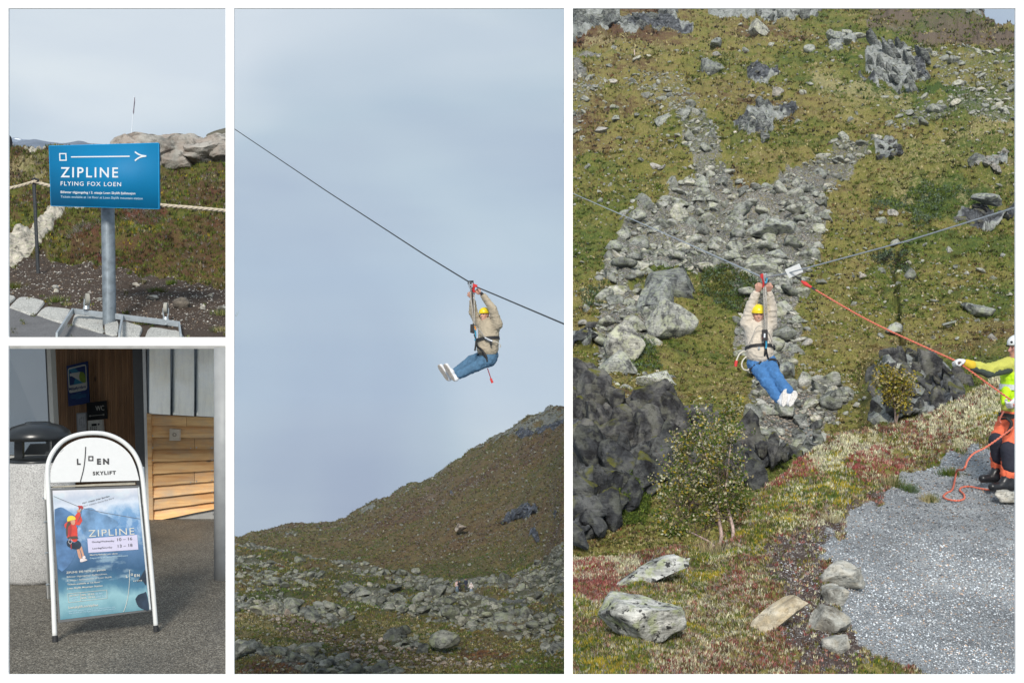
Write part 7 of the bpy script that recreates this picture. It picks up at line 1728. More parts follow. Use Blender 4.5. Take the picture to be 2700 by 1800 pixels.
# --- the man hanging in the right picture
za = Zm(1930, 690, 3.8227); dz = 15.5
J = dict(head=(266, 535, 0.0), neck=(265, 618, 0.06), chest=(262, 715, 0.05), waist=(272, 850, 0.0), hem=(275, 918, -0.02), hip=(285, 985, 0.0),
         shL=(150, 625, 0.08), elL=(188, 455, 0.02), wrL=(240, 318, -0.05), haL=(268, 276, -0.08),
         shR=(384, 640, 0.06), elR=(392, 465, 0.02), wrR=(368, 318, -0.05), haR=(366, 276, -0.08),
         hpL=(238, 1035, -0.02), knL=(345, 1210, -0.30), anL=(468, 1380, -0.55), hpR=(352, 1010, -0.02), knR=(440, 1165, -0.34), anR=(556, 1310, -0.62),
         heL=(520, 1430, -0.68), toL=(545, 1305, -0.66), heR=(590, 1430, -0.70), toR=(635, 1330, -0.68), sn=(0, 0, 0))
_z = lambda x, y: za(x, y)
J2 = dict(J)
def mk(Jd, z, d, sn):
    return Jd
class _S: pass
def zip_person(name, label, z, d, Jd, sn, **kw):
    global J_sole
    J_sole = lambda z_, p_, s_: sn
    Jd = dict(Jd); Jd.pop('sn', None)
    return zipliner(name, label, z, d, Jd, **kw)
man3, p3, w3 = zip_person('person', 'person in cream jacket, blue jeans and yellow helmet hanging before the rocky hillside', za, dz, J, (-0.1, -1.0, -0.15), jacket=M_cream_j, jeans=M_jeans, solem=M_sole, belts=None, fat=1.13, leg=1.04, face_dir=(-0.12, -1, -0.12), up_dir=(0.02, -0.05, 1))
def strap(parent, z, d, pts, r, mat=M_strap, name='strap', n=6):
    return MB().tube(bezier([P(*z(x, y), d + q) for x, y, q in pts], n), r, 6).obj(name, mat, parent, smooth_sh=True)
def band(parent, c, nrm, rx, ry, h, mat, name, ax=(1, 0, 0)):
    """a belt round the body"""
    n = A3(nrm) / np.linalg.norm(nrm); a = A3(ax) - n * np.dot(ax, n); a /= np.linalg.norm(a); b = np.cross(n, a); k = 28; V = []
    for s_ in (-1, 1):
        for q in (0, 0.008):
            for j in range(k): w_ = 2 * math.pi * j / k; V.append(c + a * math.cos(w_) * (rx + q) + b * math.sin(w_) * (ry + q) + n * s_ * h / 2)
    Fc = []
    for j in range(k):
        m = (j + 1) % k; Fc += [(k + j, k + m, 3 * k + m, 3 * k + j), (j, m, k + m, k + j), (2 * k + j, 3 * k + j, 3 * k + m, 2 * k + m), (j, 2 * k + j, 2 * k + m, m)]
    return obj(name, V, Fc, mat, parent)
hs = thing('climbing_harness', 'black climbing harness and speckled lanyards worn by the person in the cream jacket', 'harness', p3['waist'])
ax3 = p3['hem'] - p3['chest']
band(hs, A3(P(*za(284, 872), dz - 0.0)), ax3, 0.196, 0.19, 0.045, M_strap, 'waist_belt')
band(hs, A3(P(*za(264, 1075), dz - 0.06)), p3['knL'] - p3['hpL'], 0.112, 0.112, 0.05, M_strap, 'leg_loop'); band(hs, A3(P(*za(396, 1050), dz - 0.1)), p3['knR'] - p3['hpR'], 0.106, 0.106, 0.045, M_strap, 'leg_loop')
F0 = -0.225
strap(hs, za, dz, [(335, 250, -0.13), (332, 400, F0), (332, 560, F0 - .02), (336, 700, F0 - .02)], 0.011, M_lan, 'lanyard'); strap(hs, za, dz, [(340, 250, -0.13), (350, 420, F0 - .01), (352, 580, F0 - .02), (352, 690, F0 - .02)], 0.009, M_lan, 'lanyard')
strap(hs, za, dz, [(322, 240, -0.12), (318, 340, F0 + .02), (324, 500, F0), (330, 690, F0 - .02)], 0.007, M_lan, 'lanyard')
strap(hs, za, dz, [(352, 690, F0), (388, 760, F0 + .01), (412, 850, F0 + .03)], 0.009, M_lan, 'lanyard')
strap(hs, za, dz, [(320, 660, F0), (270, 648, F0), (235, 680, F0), (205, 760, F0), (160, 850, F0 + .04)], 0.0055, M_lan, 'cord')
strap(hs, za, dz, [(332, 800, F0), (338, 860, F0 - .01), (332, 920, F0), (320, 970, -0.15), (270, 1030, -0.16)], 0.013); strap(hs, za, dz, [(344, 860, F0 - .01), (352, 920, F0), (372, 985, -0.15), (420, 1010, -0.17)], 0.012)
dev = MB(); dev.plate([P(*za(308, 684), dz + F0 - 0.05), P(*za(356, 684), dz + F0 - 0.05), P(*za(356, 796), dz + F0 - 0.05), P(*za(312, 800), dz + F0 - 0.05)], 0.05); dv = dev.obj('descender', M_strap, hs)
MB().plate([P(*za(322, 722), dz + F0 - 0.054), P(*za(338, 722), dz + F0 - 0.054), P(*za(336, 764), dz + F0 - 0.054), P(*za(320, 764), dz + F0 - 0.054)], 0.003).obj('sticker', M_white, dv)
strap(hs, za, dz, [(332, 786, F0 - .03), (344, 800, F0 - .03), (346, 840, F0 - .03), (342, 875, F0 - .03)], 0.013, M_metal, 'carabiner'); strap(hs, za, dz, [(310, 760, F0 - .03), (316, 796, F0 - .03)], 0.008, M_redm, 'lever')
strap(hs, za, dz, [(354, 690, F0 - .03), (356, 780, F0 - .02), (350, 840, F0 - .02)], 0.008)
for s_ in ((270, 300),): MB().plate([P(*za(264, 858), dz + F0 + .01), P(*za(284, 856), dz + F0 + .01), P(*za(284, 880), dz + F0 + .01), P(*za(264, 882), dz + F0 + .01)], 0.01).obj('buckle', M_steel, hs)
strap(hs, za, dz, [(150, 905, 0), (110, 905, -.05), (75, 930, -.08), (55, 970, -.08), (45, 1000, -.08)], 0.011, plain('cream_rope', (0.6, 0.57, 0.5), 0.9), 'rope_tail'); strap(hs, za, dz, [(45, 995, -.08), (40, 1025, -.08), (36, 1055, -.08)], 0.022, M_redball, 'red_grip')
strap(hs, za, dz, [(152, 950, 0), (112, 990, -.05), (98, 1040, -.06), (120, 1085, -.06), (165, 1088, -.04), (190, 1050, 0)], 0.010, plain('cream_rope', (0.6, 0.57, 0.5), 0.9), 'rope_loop')
MB().tube([P(*za(348, 322), dz - .06), P(*za(392, 312), dz - .06)], 0.028, 12).obj('watch', M_strap, man3)
# cables and pulley of the right picture
pul = P(*za(322, 150), dz - 0.1)
cb = MB().tube([P(1499, 505, 34), P(1790, 632, 22), P(*za(300, 152), dz - 0.08)], 0.011, 7).obj('zipline_cable', M_cable, label='pale zipline cable running from the left edge down to the cream jacketed person', cat='cable')
MB().tube([P(*za(345, 156), dz - 0.08), P(*za(545, 118), 14.6), P(2400, 633, 12.6), P(2690, 543, 11.2)], 0.0085, 7).obj('zipline_cable', M_cable, label='grey steel cable rising from the pulley to the right edge of the hillside view', cat='cable')
ty = thing('zipline_trolley', 'red pulley and blue carabiners riding on the cable above the raised fists', 'pulley', pul)
q = MB(); q.plate([P(*za(288, 124), dz - 0.14), P(*za(314, 118), dz - 0.14), P(*za(318, 162), dz - 0.14), P(*za(292, 166), dz - 0.14)], 0.05); q.obj('pulley_housing', M_redm, ty)
ring = [P(*za(341 + 17 * math.cos(a), 165 + 48 * math.sin(a) + 3), dz - 0.13) for a in np.linspace(0, 2 * math.pi, 20)]
MB().tube(ring, 0.008, 7).obj('carabiner', plain('silver_carabiner', (0.5, 0.52, 0.55), 0.3, 0.7), ty)
MB().tube([P(*za(352, 165), dz - 0.14), P(*za(345, 212), dz - 0.14), P(*za(330, 214), dz - 0.14)], 0.011, 7).obj('carabiner_gate', M_metal, ty)
MB().tube([P(*za(306, 160), dz - 0.13), P(*za(318, 210), dz - 0.13), P(*za(316, 262), dz - 0.13)], 0.013, 7).obj('shackle', M_redm, ty)
MB().tube([P(*za(318, 262), dz - 0.13), P(*za(322, 322), dz - 0.14)], 0.013, 7).obj('strap', M_strap, ty)
br = MB(); br.plate([P(*za(532, 82), 14.55), P(*za(668, 26), 14.45), P(*za(708, 106), 14.45), P(*za(578, 166), 14.55)], 0.05); br.obj('brake_block', plain('white_plastic_block', (0.72, 0.73, 0.72), 0.5, 0, 0.04), label='tilted white square brake block threaded on the cable', cat='block')
pr_ = thing('pull_rope', 'salmon coloured rope from the white brake block to the worker in the yellow vest', 'rope', P(2120, 745, 14.3))
M_salmon = plain('salmon_rope', (0.62, 0.17, 0.11), 0.85, 0, 0.25, 80)
zg = Zm(2440, 860, 3.2654); dg = 12.8
hand_g = P(*zg(290, 312), dg - 0.28)
MB().tube([P(*za(640, 150), 14.5), P(*za(690, 175), 14.45), P(*za(700, 196), 14.42)], 0.012, 6).obj('hook', M_strap, pr_)
MB().tube(bezier([P(*za(700, 196), 14.42), P(*za(760, 235), 14.35), P(*za(806, 260), 14.3)], 4), [0.012, 0.014, 0.024, 0.028, 0.022, 0.018, 0.016, 0.015, 0.015], 8).obj('splice', M_redball, pr_)
MB().tube([P(*za(806, 260), 14.3), P(*za(850, 290), 14.25)], 0.015, 8).obj('whipping', M_rebar, pr_)
twisted([P(*za(840, 284), 14.25), P(2300, 850, 13.5), hand_g], 0.0115, M_salmon, pr_, turns=7, k=2)
lowh = P(*zg(745, 640), dg - 0.22)
twisted([hand_g, P(*zg(520, 480), dg - 0.27), P(*zg(700, 608), dg - 0.25), lowh], 0.0115, M_salmon, pr_, turns=7, k=2)
def gr3(x, y, l=0.02): 
    u_, v_ = zg(x, y); return Vector(fore3.at(u_, v_)) + Vector((0, 0, l))
twisted([lowh, P(*zg(800, 760), dg - 0.3), P(*zg(775, 850), dg - 0.32), P(*zg(670, 935), dg - 0.3), P(*zg(520, 1040), dg - 0.32), P(*zg(420, 1090), dg - 0.4), P(*zg(365, 1150), dg - 0.5), P(*zg(330, 1230), dg - 0.65), gr3(270, 1320, .1), gr3(235, 1410), gr3(180, 1450), gr3(155, 1480), gr3(190, 1505), gr3(270, 1515), gr3(330, 1495), gr3(330, 1460), gr3(297, 1430), gr3(310, 1400), gr3(370, 1390), gr3(460, 1408), gr3(560, 1420), gr3(680, 1408), gr3(800, 1398)], 0.0115, M_salmon, pr_, turns=7, k=2)

# --- the man hanging in the middle picture
zm = Zm(1100, 680, 4.1267); dm = 20.7
Jm = dict(head=(733, 622, 0.05), neck=(748, 700, 0.08), chest=(775, 770, 0.05), waist=(772, 890, 0.0), hem=(762, 985, 0.0), hip=(770, 1065, 0.05),
          shL=(668, 715, 0.18), elL=(606, 590, 0.16), wrL=(598, 470, 0.08), haL=(588, 415, 0.04), shR=(868, 728, -0.08), elR=(818, 560, -0.12), wrR=(712, 408, -0.06), haR=(668, 374, -0.04),
          hpL=(740, 1080, 0.12), knL=(590, 1120, 0.0), anL=(400, 1255, -0.12), hpR=(775, 1105, -0.05), knR=(640, 1180, -0.22), anR=(450, 1275, -0.34),
          heL=(325, 1318, -0.20), toL=(240, 1180, -0.22), heR=(395, 1322, -0.40), toR=(302, 1172, -0.42))
man2, p2, w2 = zip_person('person', 'person in beige jacket and jeans seen from below hanging against the open sky', zm, dm, Jm, (-0.75, -0.75, -0.25), jacket=M_tan_j, jeans=M_jeans2, solem=M_sole2, belts=None, fat=1.2, leg=1.22, face_dir=(-0.62, -0.9, 0.0), up_dir=(0.05, 0.2, 1))
h2_ = thing('climbing_harness', 'dark climbing harness with lanyards worn by the person against the sky', 'harness', p2['waist'])
band(h2_, A3(P(*zm(770, 885), dm)), p2['hem'] - p2['chest'] + A3((0.06, 0, 0.0)), 0.208, 0.2, 0.05, M_strap, 'waist_belt')
band(h2_, A3(P(*zm(715, 1110), dm - 0.08)), p2['knR'] - p2['hpR'], 0.14, 0.14, 0.05, M_strap, 'leg_loop')
G0 = -0.25
strap(h2_, zm, dm, [(583, 300, -.05), (585, 440, -.1), (600, 560, G0), (612, 720, G0)], 0.013, M_lan, 'lanyard'); strap(h2_, zm, dm, [(616, 330, -.05), (620, 430, -.1), (622, 560, G0), (625, 730, G0)], 0.013, M_lan, 'lanyard')
strap(h2_, zm, dm, [(596, 320, -.05), (602, 440, -.1), (608, 600, G0)], 0.011, M_strap, 'strap')
strap(h2_, zm, dm, [(635, 745, G0), (690, 800, G0), (735, 865, G0 + .02)], 0.012, M_lan, 'lanyard')
strap(h2_, zm, dm, [(735, 865, G0), (780, 890, G0), (820, 905, G0)], 0.022, plain('silver_carabiner', (0.5, 0.52, 0.55), 0.3, 0.7), 'carabiner')
strap(h2_, zm, dm, [(820, 905, G0 + .02), (870, 915, G0 + .03), (905, 945, G0 + .05), (905, 970, G0 + .08), (885, 950, G0 + .1)], 0.007, plain('cream_rope', (0.6, 0.57, 0.5), 0.9), 'cord')
q = MB(); q.plate([P(*zm(578, 722), dm + G0 - .04), P(*zm(620, 716), dm + G0 - .04), P(*zm(622, 826), dm + G0 - .04), P(*zm(576, 812), dm + G0 - .04)], 0.06); q.obj('descender', M_strap, h2_)
strap(h2_, zm, dm, [(622, 740, G0 - .02), (634, 768, G0 - .02), (640, 785, G0 - .02)], 0.016, plain('orange_metal', (0.6, 0.25, 0.04), 0.4), 'lever')
strap(h2_, zm, dm, [(628, 780, G0), (636, 840, G0), (630, 900, G0)], 0.016, M_metal, 'carabiner'); strap(h2_, zm, dm, [(622, 830, G0), (640, 900, G0), (628, 1010, G0)], 0.018)
strap(h2_, zm, dm, [(640, 900, G0), (655, 960, G0 + .02), (700, 1000, -.18), (745, 1060, -.2), (760, 1130, -.2)], 0.02)
strap(h2_, zm, dm, [(800, 905, G0), (802, 950, G0)], 0.02)
tl = strap(h2_, zm, dm, [(765, 1200, -.1), (785, 1260, -.1), (803, 1315, -.1)], 0.010, plain('dark_red_cord', (0.25, 0.03, 0.05), 0.7), 'rope_tail')
strap(h2_, zm, dm, [(800, 1310, -.1), (812, 1340, -.1), (820, 1358, -.1)], 0.024, M_redball, 'red_grip')
pc = P(*zm(582, 268), dm - 0.05)
MB().tube([P(600, 328, 38), P(860, 503, 29), P(1120, 672, 22.9), P(*zm(582, 272), dm - .05)], 0.0135, 7).obj('zipline_cable', M_cabled, label='dark zipline cable slanting down across the sky to the trolley', cat='cable')
MB().tube([P(*zm(650, 318), dm - .1), P(*zm(860, 405), 19.6), P(*zm(1060, 490), 18.6), P(1499, 859, 16.6)], 0.0125, 7).obj('zipline_cable', M_cabled, label='dark zipline cable leaving the trolley to the right over the mountain', cat='cable')
ty2 = thing('zipline_trolley', 'silver and red cable trolley above the hands of the person in the sky', 'pulley', pc)
q = MB(); q.tube([P(*zm(580, 248), dm - .1), P(*zm(583, 285), dm - .1)], 0.055, 16); q.obj('pulley_wheel', M_rebar, ty2)
MB().tube([P(*zm(568, 262), dm - .15), P(*zm(564, 300), dm - .15), P(*zm(574, 330), dm - .15), P(*zm(596, 320), dm - .15), P(*zm(600, 270), dm - .15)], 0.014, 7).obj('carabiner', plain('silver_carabiner', (0.5, 0.52, 0.55), 0.3, 0.7), ty2)
q = MB(); q.plate([P(*zm(600, 274), dm - .14), P(*zm(656, 294), dm - .14), P(*zm(650, 316), dm - .14), P(*zm(604, 316), dm - .14)], 0.08); q.obj('pulley_housing', M_redm, ty2)
MB().tube([P(*zm(618, 310), dm - .12), P(*zm(612, 345), dm - .12), P(*zm(622, 375), dm - .12)], 0.025, 7).obj('shackle', M_redm, ty2)
MB().tube([P(*zm(694, 396), dm - .08), P(*zm(716, 380), dm - .08)], 0.034, 10).obj('watch', M_strap, man2)

# --- the worker in the yellow vest
M_vest = plain('neon_yellow_vest', (0.50, 0.80, 0.01), 0.7, 0, 0.08, 12, 0.3); M_sleeve = cloth('yellow_sleeve', (0.52, 0.52, 0.10)); M_darksl = cloth('dark_green_panel', (0.045, 0.06, 0.05)); M_orange = cloth('orange_work_trousers', (0.85, 0.17, 0.08), 8, 0.12)
M_navyt = cloth('navy_knee_panel', (0.022, 0.024, 0.04)); M_boot = plain('black_leather_boot', (0.016, 0.017, 0.02), 0.35, 0, 0.2, 20, 0.3); M_reflect = plain('silver_reflective_band', (0.62, 0.66, 0.68), 0.4, 0.1); M_glove = plain('white_work_glove', (0.66, 0.66, 0.66), 0.8); M_cuff = plain('yellow_glove_cuff', (0.62, 0.42, 0.02), 0.7)
def G(x, y, q=0.0): return A3(P(*zg(x, y), dg + q))
foot1 = A3(fore3.at(*zg(600, 1300))); foot2 = A3(fore3.at(*zg(690, 1395)))
g = dict(head=G(795, 188), neck=G(792, 285, .02), chest=G(790, 420, .03), waist=G(785, 620, .02), hip=G(770, 770, .02), shR=G(708, 335, -.06), elR=G(540, 378, -.22), wrR=G(395, 335, -.26), haR=G(312, 300, -.28),
         shL=G(880, 345, .05), elL=G(900, 500, -.12), wrL=G(815, 640, -.2), haL=G(765, 652, -.22), h1=G(730, 800, .08), k1=G(625, 985, .05), a1=G(622, 1215, .12), h2=G(800, 820, -.05), k2=G(730, 1060, -.12), a2=G(706, 1285, -.1))
wk = thing('person', 'person in neon yellow vest, orange trousers and white helmet hauling the salmon rope', 'person', (g['a1'] + g['a2']) / 2 - A3((0, 0, 0.1)))
hpr, wg, Rg, kg = head_prims(g['head'], (-1, -0.12, -0.05), (0.05, 0, 1), 0.25)
bd_ = list(hpr) + [cap_(wg(0, -0.02, -0.05), g['neck'], 0.055, 0.06), cap_(g['neck'], g['chest'], 0.09, 0.12), cap_(g['chest'], g['waist'], 0.12, 0.12), cap_(g['waist'], g['hip'], 0.12, 0.13)]
for a, b, c in (('shR', 'elR', 'wrR'), ('shL', 'elL', 'wrL')): bd_ += limb(g[a], g[b], g[c], 0.05, 0.04, 0.028) + [cap_(g[a], g['chest'], 0.05, 0.09)]
for a, b, c in (('h1', 'k1', 'a1'), ('h2', 'k2', 'a2')): bd_ += limb(g[a], g[b], g[c], 0.08, 0.055, 0.04)
solid('body', bd_ + [cap_(g['wrR'], g['haR'], 0.024, 0.02), cap_(g['wrL'], g['haL'], 0.024, 0.02)], plain('ruddy_skin', (0.52, 0.25, 0.2), 0.55), wk, 0.0105, 0.018)
hv = helmet(wk, wg, Rg, kg, M_helmw, False)
for q_ in ((738, 130), (768, 160)): MB().tube([G(*q_, -.128), G(q_[0] + 8, q_[1] + 14, -.128)], 0.014, 8).obj('vent', M_strap, hv)
MB().tube([wg(0.1, 0.07, 0.03), wg(0.104, -0.01, 0.028), wg(0.09, -0.09, 0.03)], 0.012, 6).obj('helmet_edge', M_strap, hv)
face(wk, wg, Rg, kg, False)
solid('jacket', [cap_(g['neck'] - A3((0, 0, .03)), g['chest'], 0.085, 0.15), cap_(g['chest'], g['waist'], 0.155, 0.15), cap_(g['waist'], G(782, 715, .02), 0.15, 0.158), cap_(g['shR'], g['elR'], 0.078, 0.064), cap_(g['elR'], g['wrR'], 0.064, 0.05), cap_(g['chest'] * .7 + g['shR'] * .3, g['shR'], 0.1, 0.08),
                 cap_(g['shL'], g['elL'], 0.078, 0.064), cap_(g['elL'], g['wrL'], 0.064, 0.05), cap_(g['chest'] * .7 + g['shL'] * .3, g['shL'], 0.1, 0.08)], M_sleeve, wk, 0.012, 0.03)
lo_ = A3((0, -0.012, -0.034))
solid('dark_sleeve_panel', [cap_(g['shR'] + lo_ * 1.1, g['elR'] + lo_, 0.058, 0.048), cap_(g['elR'] + lo_, g['wrR'] + lo_ * .8, 0.048, 0.034)], M_darksl, wk, 0.011, 0.02)
vs = solid('vest', [cap_(g['chest'] + A3((-.01, 0, 0.11)), g['chest'], 0.10, 0.172), cap_(g['chest'], G(786, 560, .02), 0.172, 0.168), cap_(G(786, 560, .02), G(780, 620, .02), 0.168, 0.165), cap_(g['shR'] + A3((.04, 0, 0)), g['chest'], 0.075, 0.12)], M_vest, wk, 0.012, 0.03)
solid('vest_tail', [cap_(G(700, 560, -.06), G(672, 665, -.09), 0.06, 0.022)], M_vest, wk, 0.01, 0.02)
band(vs, G(786, 525, .02), (0.05, 0, 1), 0.178, 0.176, 0.06, M_reflect, 'reflective_band')
solid('cuff', [cap_(g['wrR'], g['wrR'] * .55 + g['haR'] * .45, 0.055, 0.046)], M_cuff, wk, 0.009, 0.01)
solid('glove', fist(g['haR'], A3((-1, -0.1, 0.05)), A3((0.1, -0.2, -1)), 1, 1.25, 0.55), M_glove, wk, 0.007, 0.012)
solid('glove', fist(g['haL'], A3((-0.6, -0.1, -0.5)), A3((-.3, 0.6, 0.3)), 1, 1.2, 1.0), M_glove, wk, 0.007, 0.012)
solid('trousers', [cap_(G(780, 760, .02), g['hip'], 0.14, 0.15), cap_(g['hip'], g['h1'], 0.13, 0.125), cap_(g['h1'], g['k1'], 0.12, 0.092), cap_(g['k1'], g['a1'], 0.09, 0.075), cap_(g['hip'], g['h2'], 0.13, 0.125), cap_(g['h2'], g['k2'], 0.125, 0.096), cap_(g['k2'], g['a2'], 0.094, 0.078)], M_orange, wk, 0.012, 0.025)
for a, b, r1 in (('k1', 'a1', 0.0), ('k2', 'a2', 0.004)):
    K_, A_a = g[a], g[b]; th = A_a - K_
    solid('knee_panel', [cap_(K_ - th * 0.02 + A3((-.012, -.012, 0)), K_ + th * 0.62 + A3((.012, -.012, 0)), 0.094 + r1, 0.084 + r1)], M_navyt, wk, 0.011, 0.01)
for a, ft in (('a1', foot1), ('a2', foot2)):
    s_ = 0 if a == 'a1' else 1; gz = (fore3.at(*(zg(560, 1290) if s_ == 0 else zg(640, 1385))))[2]
    hx = g[a]; sole_z = min(gz, hx[2] - 0.09) if False else gz
    heel = A3((hx[0] + 0.045, hx[1], sole_z + 0.045)); toe = A3((hx[0] - 0.19, hx[1] - 0.05, sole_z + 0.04))
    bt = solid('boot', [cap_(heel, toe, 0.052, 0.045), cap_(heel + A3((-.02, 0, .01)), hx + A3((0, 0, 0.03)), 0.058, 0.062), cap_(heel * .5 + toe * .5 + A3((0, 0, .02)), hx, 0.045, 0.05)], M_boot, wk, 0.009, 0.03)
    q = MB(); q.tube([heel + A3((.02, 0, -.036)), toe + A3((-.02, 0, -.03))], 0.02, 8)
    q.obj('boot_sole', plain('boot_sole_edge', (0.10, 0.09, 0.08), 0.8), bt)
band(wk, G(775, 770, .02), (0.1, 0, 1), 0.168, 0.165, 0.04, M_strap, 'harness_belt'); strap(wk, zg, dg, [(700, 790, -.13), (740, 830, -.17), (720, 900, -.16), (690, 920, -.12)], 0.018); strap(wk, zg, dg, [(640, 800, .0), (700, 790, -.12), (760, 790, -.17)], 0.012); strap(wk, zg, dg, [(675, 730, -.1), (640, 800, -.04), (650, 830, -.03)], 0.01, plain('pink_strap', (0.6, 0.2, 0.15), 0.8), 'gear_loop')

# --- the hikers by the valley path
def hiker(uv, hpx, label, top, legs, hat, pose, parent=None):
    base = A3(near2.at(*uv)); d = base[1]; H = hpx / F * d; k = H / 1.72
    t = thing('person', label, 'person', base, 'hikers on the valley path')
    w = lambda x, y, z_: base + A3((x, y, z_)) * k
    lean = pose.get('lean', 0)
    hd = w(0.02 * lean, 0, 1.60); sL, sR = w(-0.18, 0, 1.40), w(0.18, 0, 1.40); hp = w(0, 0, 0.92)
    arms = pose.get('arms', ((-0.25, -.05, 1.12, -0.2, -.12, 0.88), (0.25, -.05, 1.12, 0.2, -.12, 0.88)))
    body = [ell_(hd, A3((0.08, 0.095, 0.12)) * k), cap_(hd, w(0, 0, 1.40), 0.05 * k, 0.06 * k), cap_(w(0, 0, 1.38), hp, 0.13 * k, 0.12 * k)]
    jk = [cap_(w(0, 0, 1.36), w(0, 0, 1.0), 0.165 * k, 0.16 * k), cap_(sL, sR, 0.09 * k)]
    for (ex, ey, ez, hx, hy, hz), s in zip(arms, (sL, sR)):
        e = w(ex, ey, ez); h_ = w(hx, hy, hz); body += [cap_(s, e, 0.045 * k, 0.036 * k), cap_(e, h_, 0.036 * k, 0.026 * k), ell_(h_, A3((0.035, 0.03, 0.05)) * k)]; jk += [cap_(s, e, 0.07 * k, 0.058 * k), cap_(e, h_ * .88 + e * .12, 0.056 * k, 0.042 * k)]
    tr = [cap_(w(0, 0, 0.98), hp, 0.15 * k)]
    for sx, fx in ((-1, -.02), (1, .05)):
        kn = w(sx * 0.1, -.03, 0.5); an = w(sx * (0.1) + fx, 0, 0.09); body += [cap_(hp, kn, 0.08 * k, 0.05 * k), cap_(kn, an, 0.05 * k, 0.035 * k)]; tr += [cap_(w(sx * .08, 0, .9), kn, 0.1 * k, 0.075 * k), cap_(kn, an, 0.075 * k, 0.06 * k)]
        solid('shoe', [cap_(w(sx * 0.1 + fx, 0.03, 0.045), w(sx * 0.1 + fx, -0.13, 0.04), 0.045 * k, 0.04 * k)], M_shoe, t, 0.02 * k, 0.01)
    solid('body', body, M_skin, t, 0.022 * k, 0.02); solid('jacket', jk, top, t, 0.024 * k, 0.03); solid('trousers', tr, legs, t, 0.024 * k, 0.03)
    solid('hat' if pose.get('hat') else 'hair', [ell_(hd + A3((0, 0.02, 0.04)) * k, A3((0.095, 0.105, 0.105)) * k)], hat, t, 0.02 * k, 0.01)
    return t
zh = z3
M_pinkj = cloth('pale_pink_jacket', (0.55, 0.40, 0.38)); M_blk = cloth('black_jacket', (0.015, 0.016, 0.02)); M_nv = cloth('navy_clothes', (0.02, 0.028, 0.05)); M_lb = cloth('light_jeans', (0.16, 0.24, 0.33)); M_pale = cloth('pale_jacket', (0.58, 0.52, 0.50))
hiker(zh(1186, 1102), 64 / 1.96, 'hiker in pale jacket and light jeans, leftmost beside the companion in black', M_pinkj, M_lb, M_hairb, dict())
hiker(zh(1199, 1105), 66 / 1.96, 'hiker dressed in black reaching an arm out to the right', M_blk, M_blk, M_hairb, dict(arms=((-0.25, -.05, 1.15, -0.3, -.1, 1.3), (0.38, -.05, 1.28, 0.62, -.1, 1.30))))
hiker(zh(1232, 1106), 64 / 1.96, 'hiker in dark navy clothes between the black and the pale hikers', M_nv, M_nv, M_hairb, dict())
hiker(zh(1259, 1124), 72 / 1.96, 'hiker in pale top and light blue jeans with white cap, rightmost', M_pale, M_lb, M_shoe, dict(hat=True, arms=((-0.28, -.05, 1.15, -0.1, -.2, 1.25), (0.28, -.05, 1.15, 0.1, -.2, 1.25))))
# --- the half seen figure at the left edge of the upper left picture
q1 = lambda x, y, q=0.0: A3(P(*z1(x, y), 46 + q))
pe = thing('person', 'person in dark clothes cut off by the left edge on the heath skyline', 'person', q1(36, 700))
solid('body', [ell_(q1(33, 638), (0.1, 0.12, 0.14)), cap_(q1(32, 645), q1(30, 670), 0.08, 0.2), cap_(q1(30, 668), q1(36, 690), 0.12, 0.09), cap_(q1(36, 690), q1(42, 700), 0.07, 0.05)], M_skin, pe, 0.03, 0.05)
solid('jacket', [cap_(q1(30, 640), q1(30, 672), 0.2, 0.26), cap_(q1(36, 650), q1(43, 672), 0.12, 0.1)], M_blk, pe, 0.03, 0.05)
solid('trousers', [cap_(q1(32, 672), q1(40, 690), 0.2, 0.13), cap_(q1(40, 688), q1(47, 700), 0.12, 0.09)], M_nv, pe, 0.03, 0.05)
bh = thing('bench', 'low grey bench or board beside the half seen person on the skyline', 'bench', q1(54, 698))
MB().plate([q1(44, 660), q1(62, 660), q1(62, 690), q1(44, 690)], 0.08).obj('board', plain('grey_board', (0.25, 0.27, 0.3), 0.8), bh)
for x_ in (46, 60): MB().tube([q1(x_, 690), q1(x_, 704)], 0.05, 6).obj('leg', M_rebar, bh)
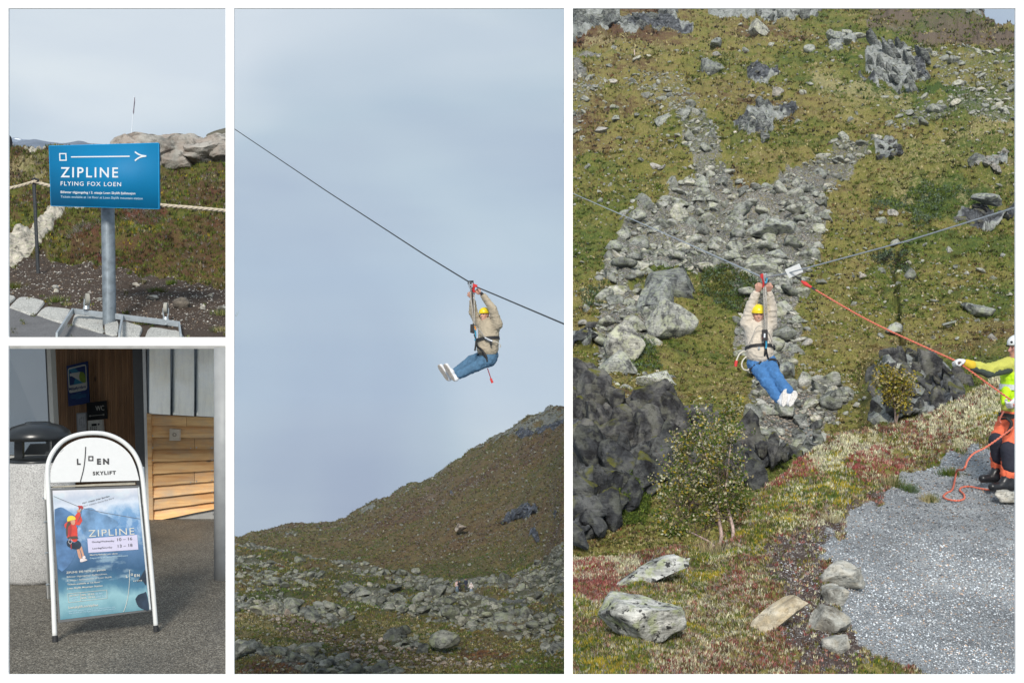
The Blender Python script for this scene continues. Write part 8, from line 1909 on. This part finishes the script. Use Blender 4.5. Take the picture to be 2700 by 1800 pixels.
# marker post and cloth by the upper track of the hillside
mp_ = Vector(hill3.at(*z5(455, 438))); sp_ = mp_.y / F
mk_ = thing('marker_post', 'thin pale marker post standing beside the upper track of the hillside', 'post', mp_)
MB().tube([mp_ - Vector((0, 0, 0.3)), mp_ + Vector((-4 / 2.6 * sp_, 0, 70 / 2.6 * sp_))], 4.2 / 2.6 * sp_, 8).obj('post', plain('pale_marker', (0.55, 0.42, 0.38), 0.7), mk_)
rc_ = Vector(hill3.at(*z5(475, 436)))
hero(hill3, z5(478, 432), 36 / 2.6, 14 / 2.6, plain('orange_tarpaulin', (0.7, 0.32, 0.16), 0.8, 0, 0.3, 3), 701, 'small orange heap beside the marker post', cat='tarpaulin', name='tarpaulin')
hero(hill3, z5(440, 424), 20 / 2.6, 18 / 2.6, plain('pale_bag', (0.55, 0.52, 0.58), 0.8, 0, 0.3, 3), 702, 'small whitish bag left of the marker post', cat='bag', name='bag')
# ------------------------------------------------------------------ the white partition with four openings, through which the four places are seen
M_part = plain('white_partition_paint', (0.93, 0.93, 0.93), 0.9, 0, 0.0, spec=0.0)
def partition():
    d0, d1 = 5.0, 5.012
    X = lambda u, d=d0: (u - 1350) / F * d
    Zz = lambda v, d=d0: (900 - v) / F * d
    # opening edges are measured at the back of the board, where they are seen
    ops = [(22, 22, 595, 889), (617, 22, 1488, 1778), (1510, 22, 2678, 1778), (22, 911, 595, 1778)]
    L_, R_, T_, B_ = X(-14), X(2714), Zz(-14), Zz(1814)
    mb = MB()
    def bar(x0, x1, z0, z1_): mb.box((x0, d0, z0), (x1, d1, z1_))
    bar(L_, X(22), B_, T_); bar(X(2678), R_, B_, T_)
    bar(X(22), X(2678), Zz(22), T_); bar(X(22), X(2678), B_, Zz(1778))
    bar(X(595), X(617), Zz(1778), Zz(22)); bar(X(1488), X(1510), Zz(1778), Zz(22)); bar(X(22), X(595), Zz(911), Zz(889))
    for u_ in (-14, 2690): mb.box((X(u_), d0 + 0.001, FZ), (X(u_ + 24), d1 - 0.001, B_))
    mb.obj('partition_wall', M_part, kind='structure', origin=(0, d0, B_))
partition()
# ------------------------------------------------------------------ the mountain air
def haze():
    mb = MB(); mb.box((-3600, -30, -330), (1500, 6900, 420))
    m = bpy.data.materials.new('mountain_air'); m.use_nodes = True; t = m.node_tree; t.nodes.clear()
    o = t.nodes.new('ShaderNodeOutputMaterial'); v = t.nodes.new('ShaderNodeVolumePrincipled')
    v.inputs['Color'].default_value = (0.7, 0.83, 1.0, 1); v.inputs['Density'].default_value = 0.00009; v.inputs['Anisotropy'].default_value = 0.2
    t.links.new(v.outputs[0], o.inputs['Volume'])
    mb.obj('haze', m, kind='stuff', label='thin blue mountain air that pales the distant ranges')
haze()
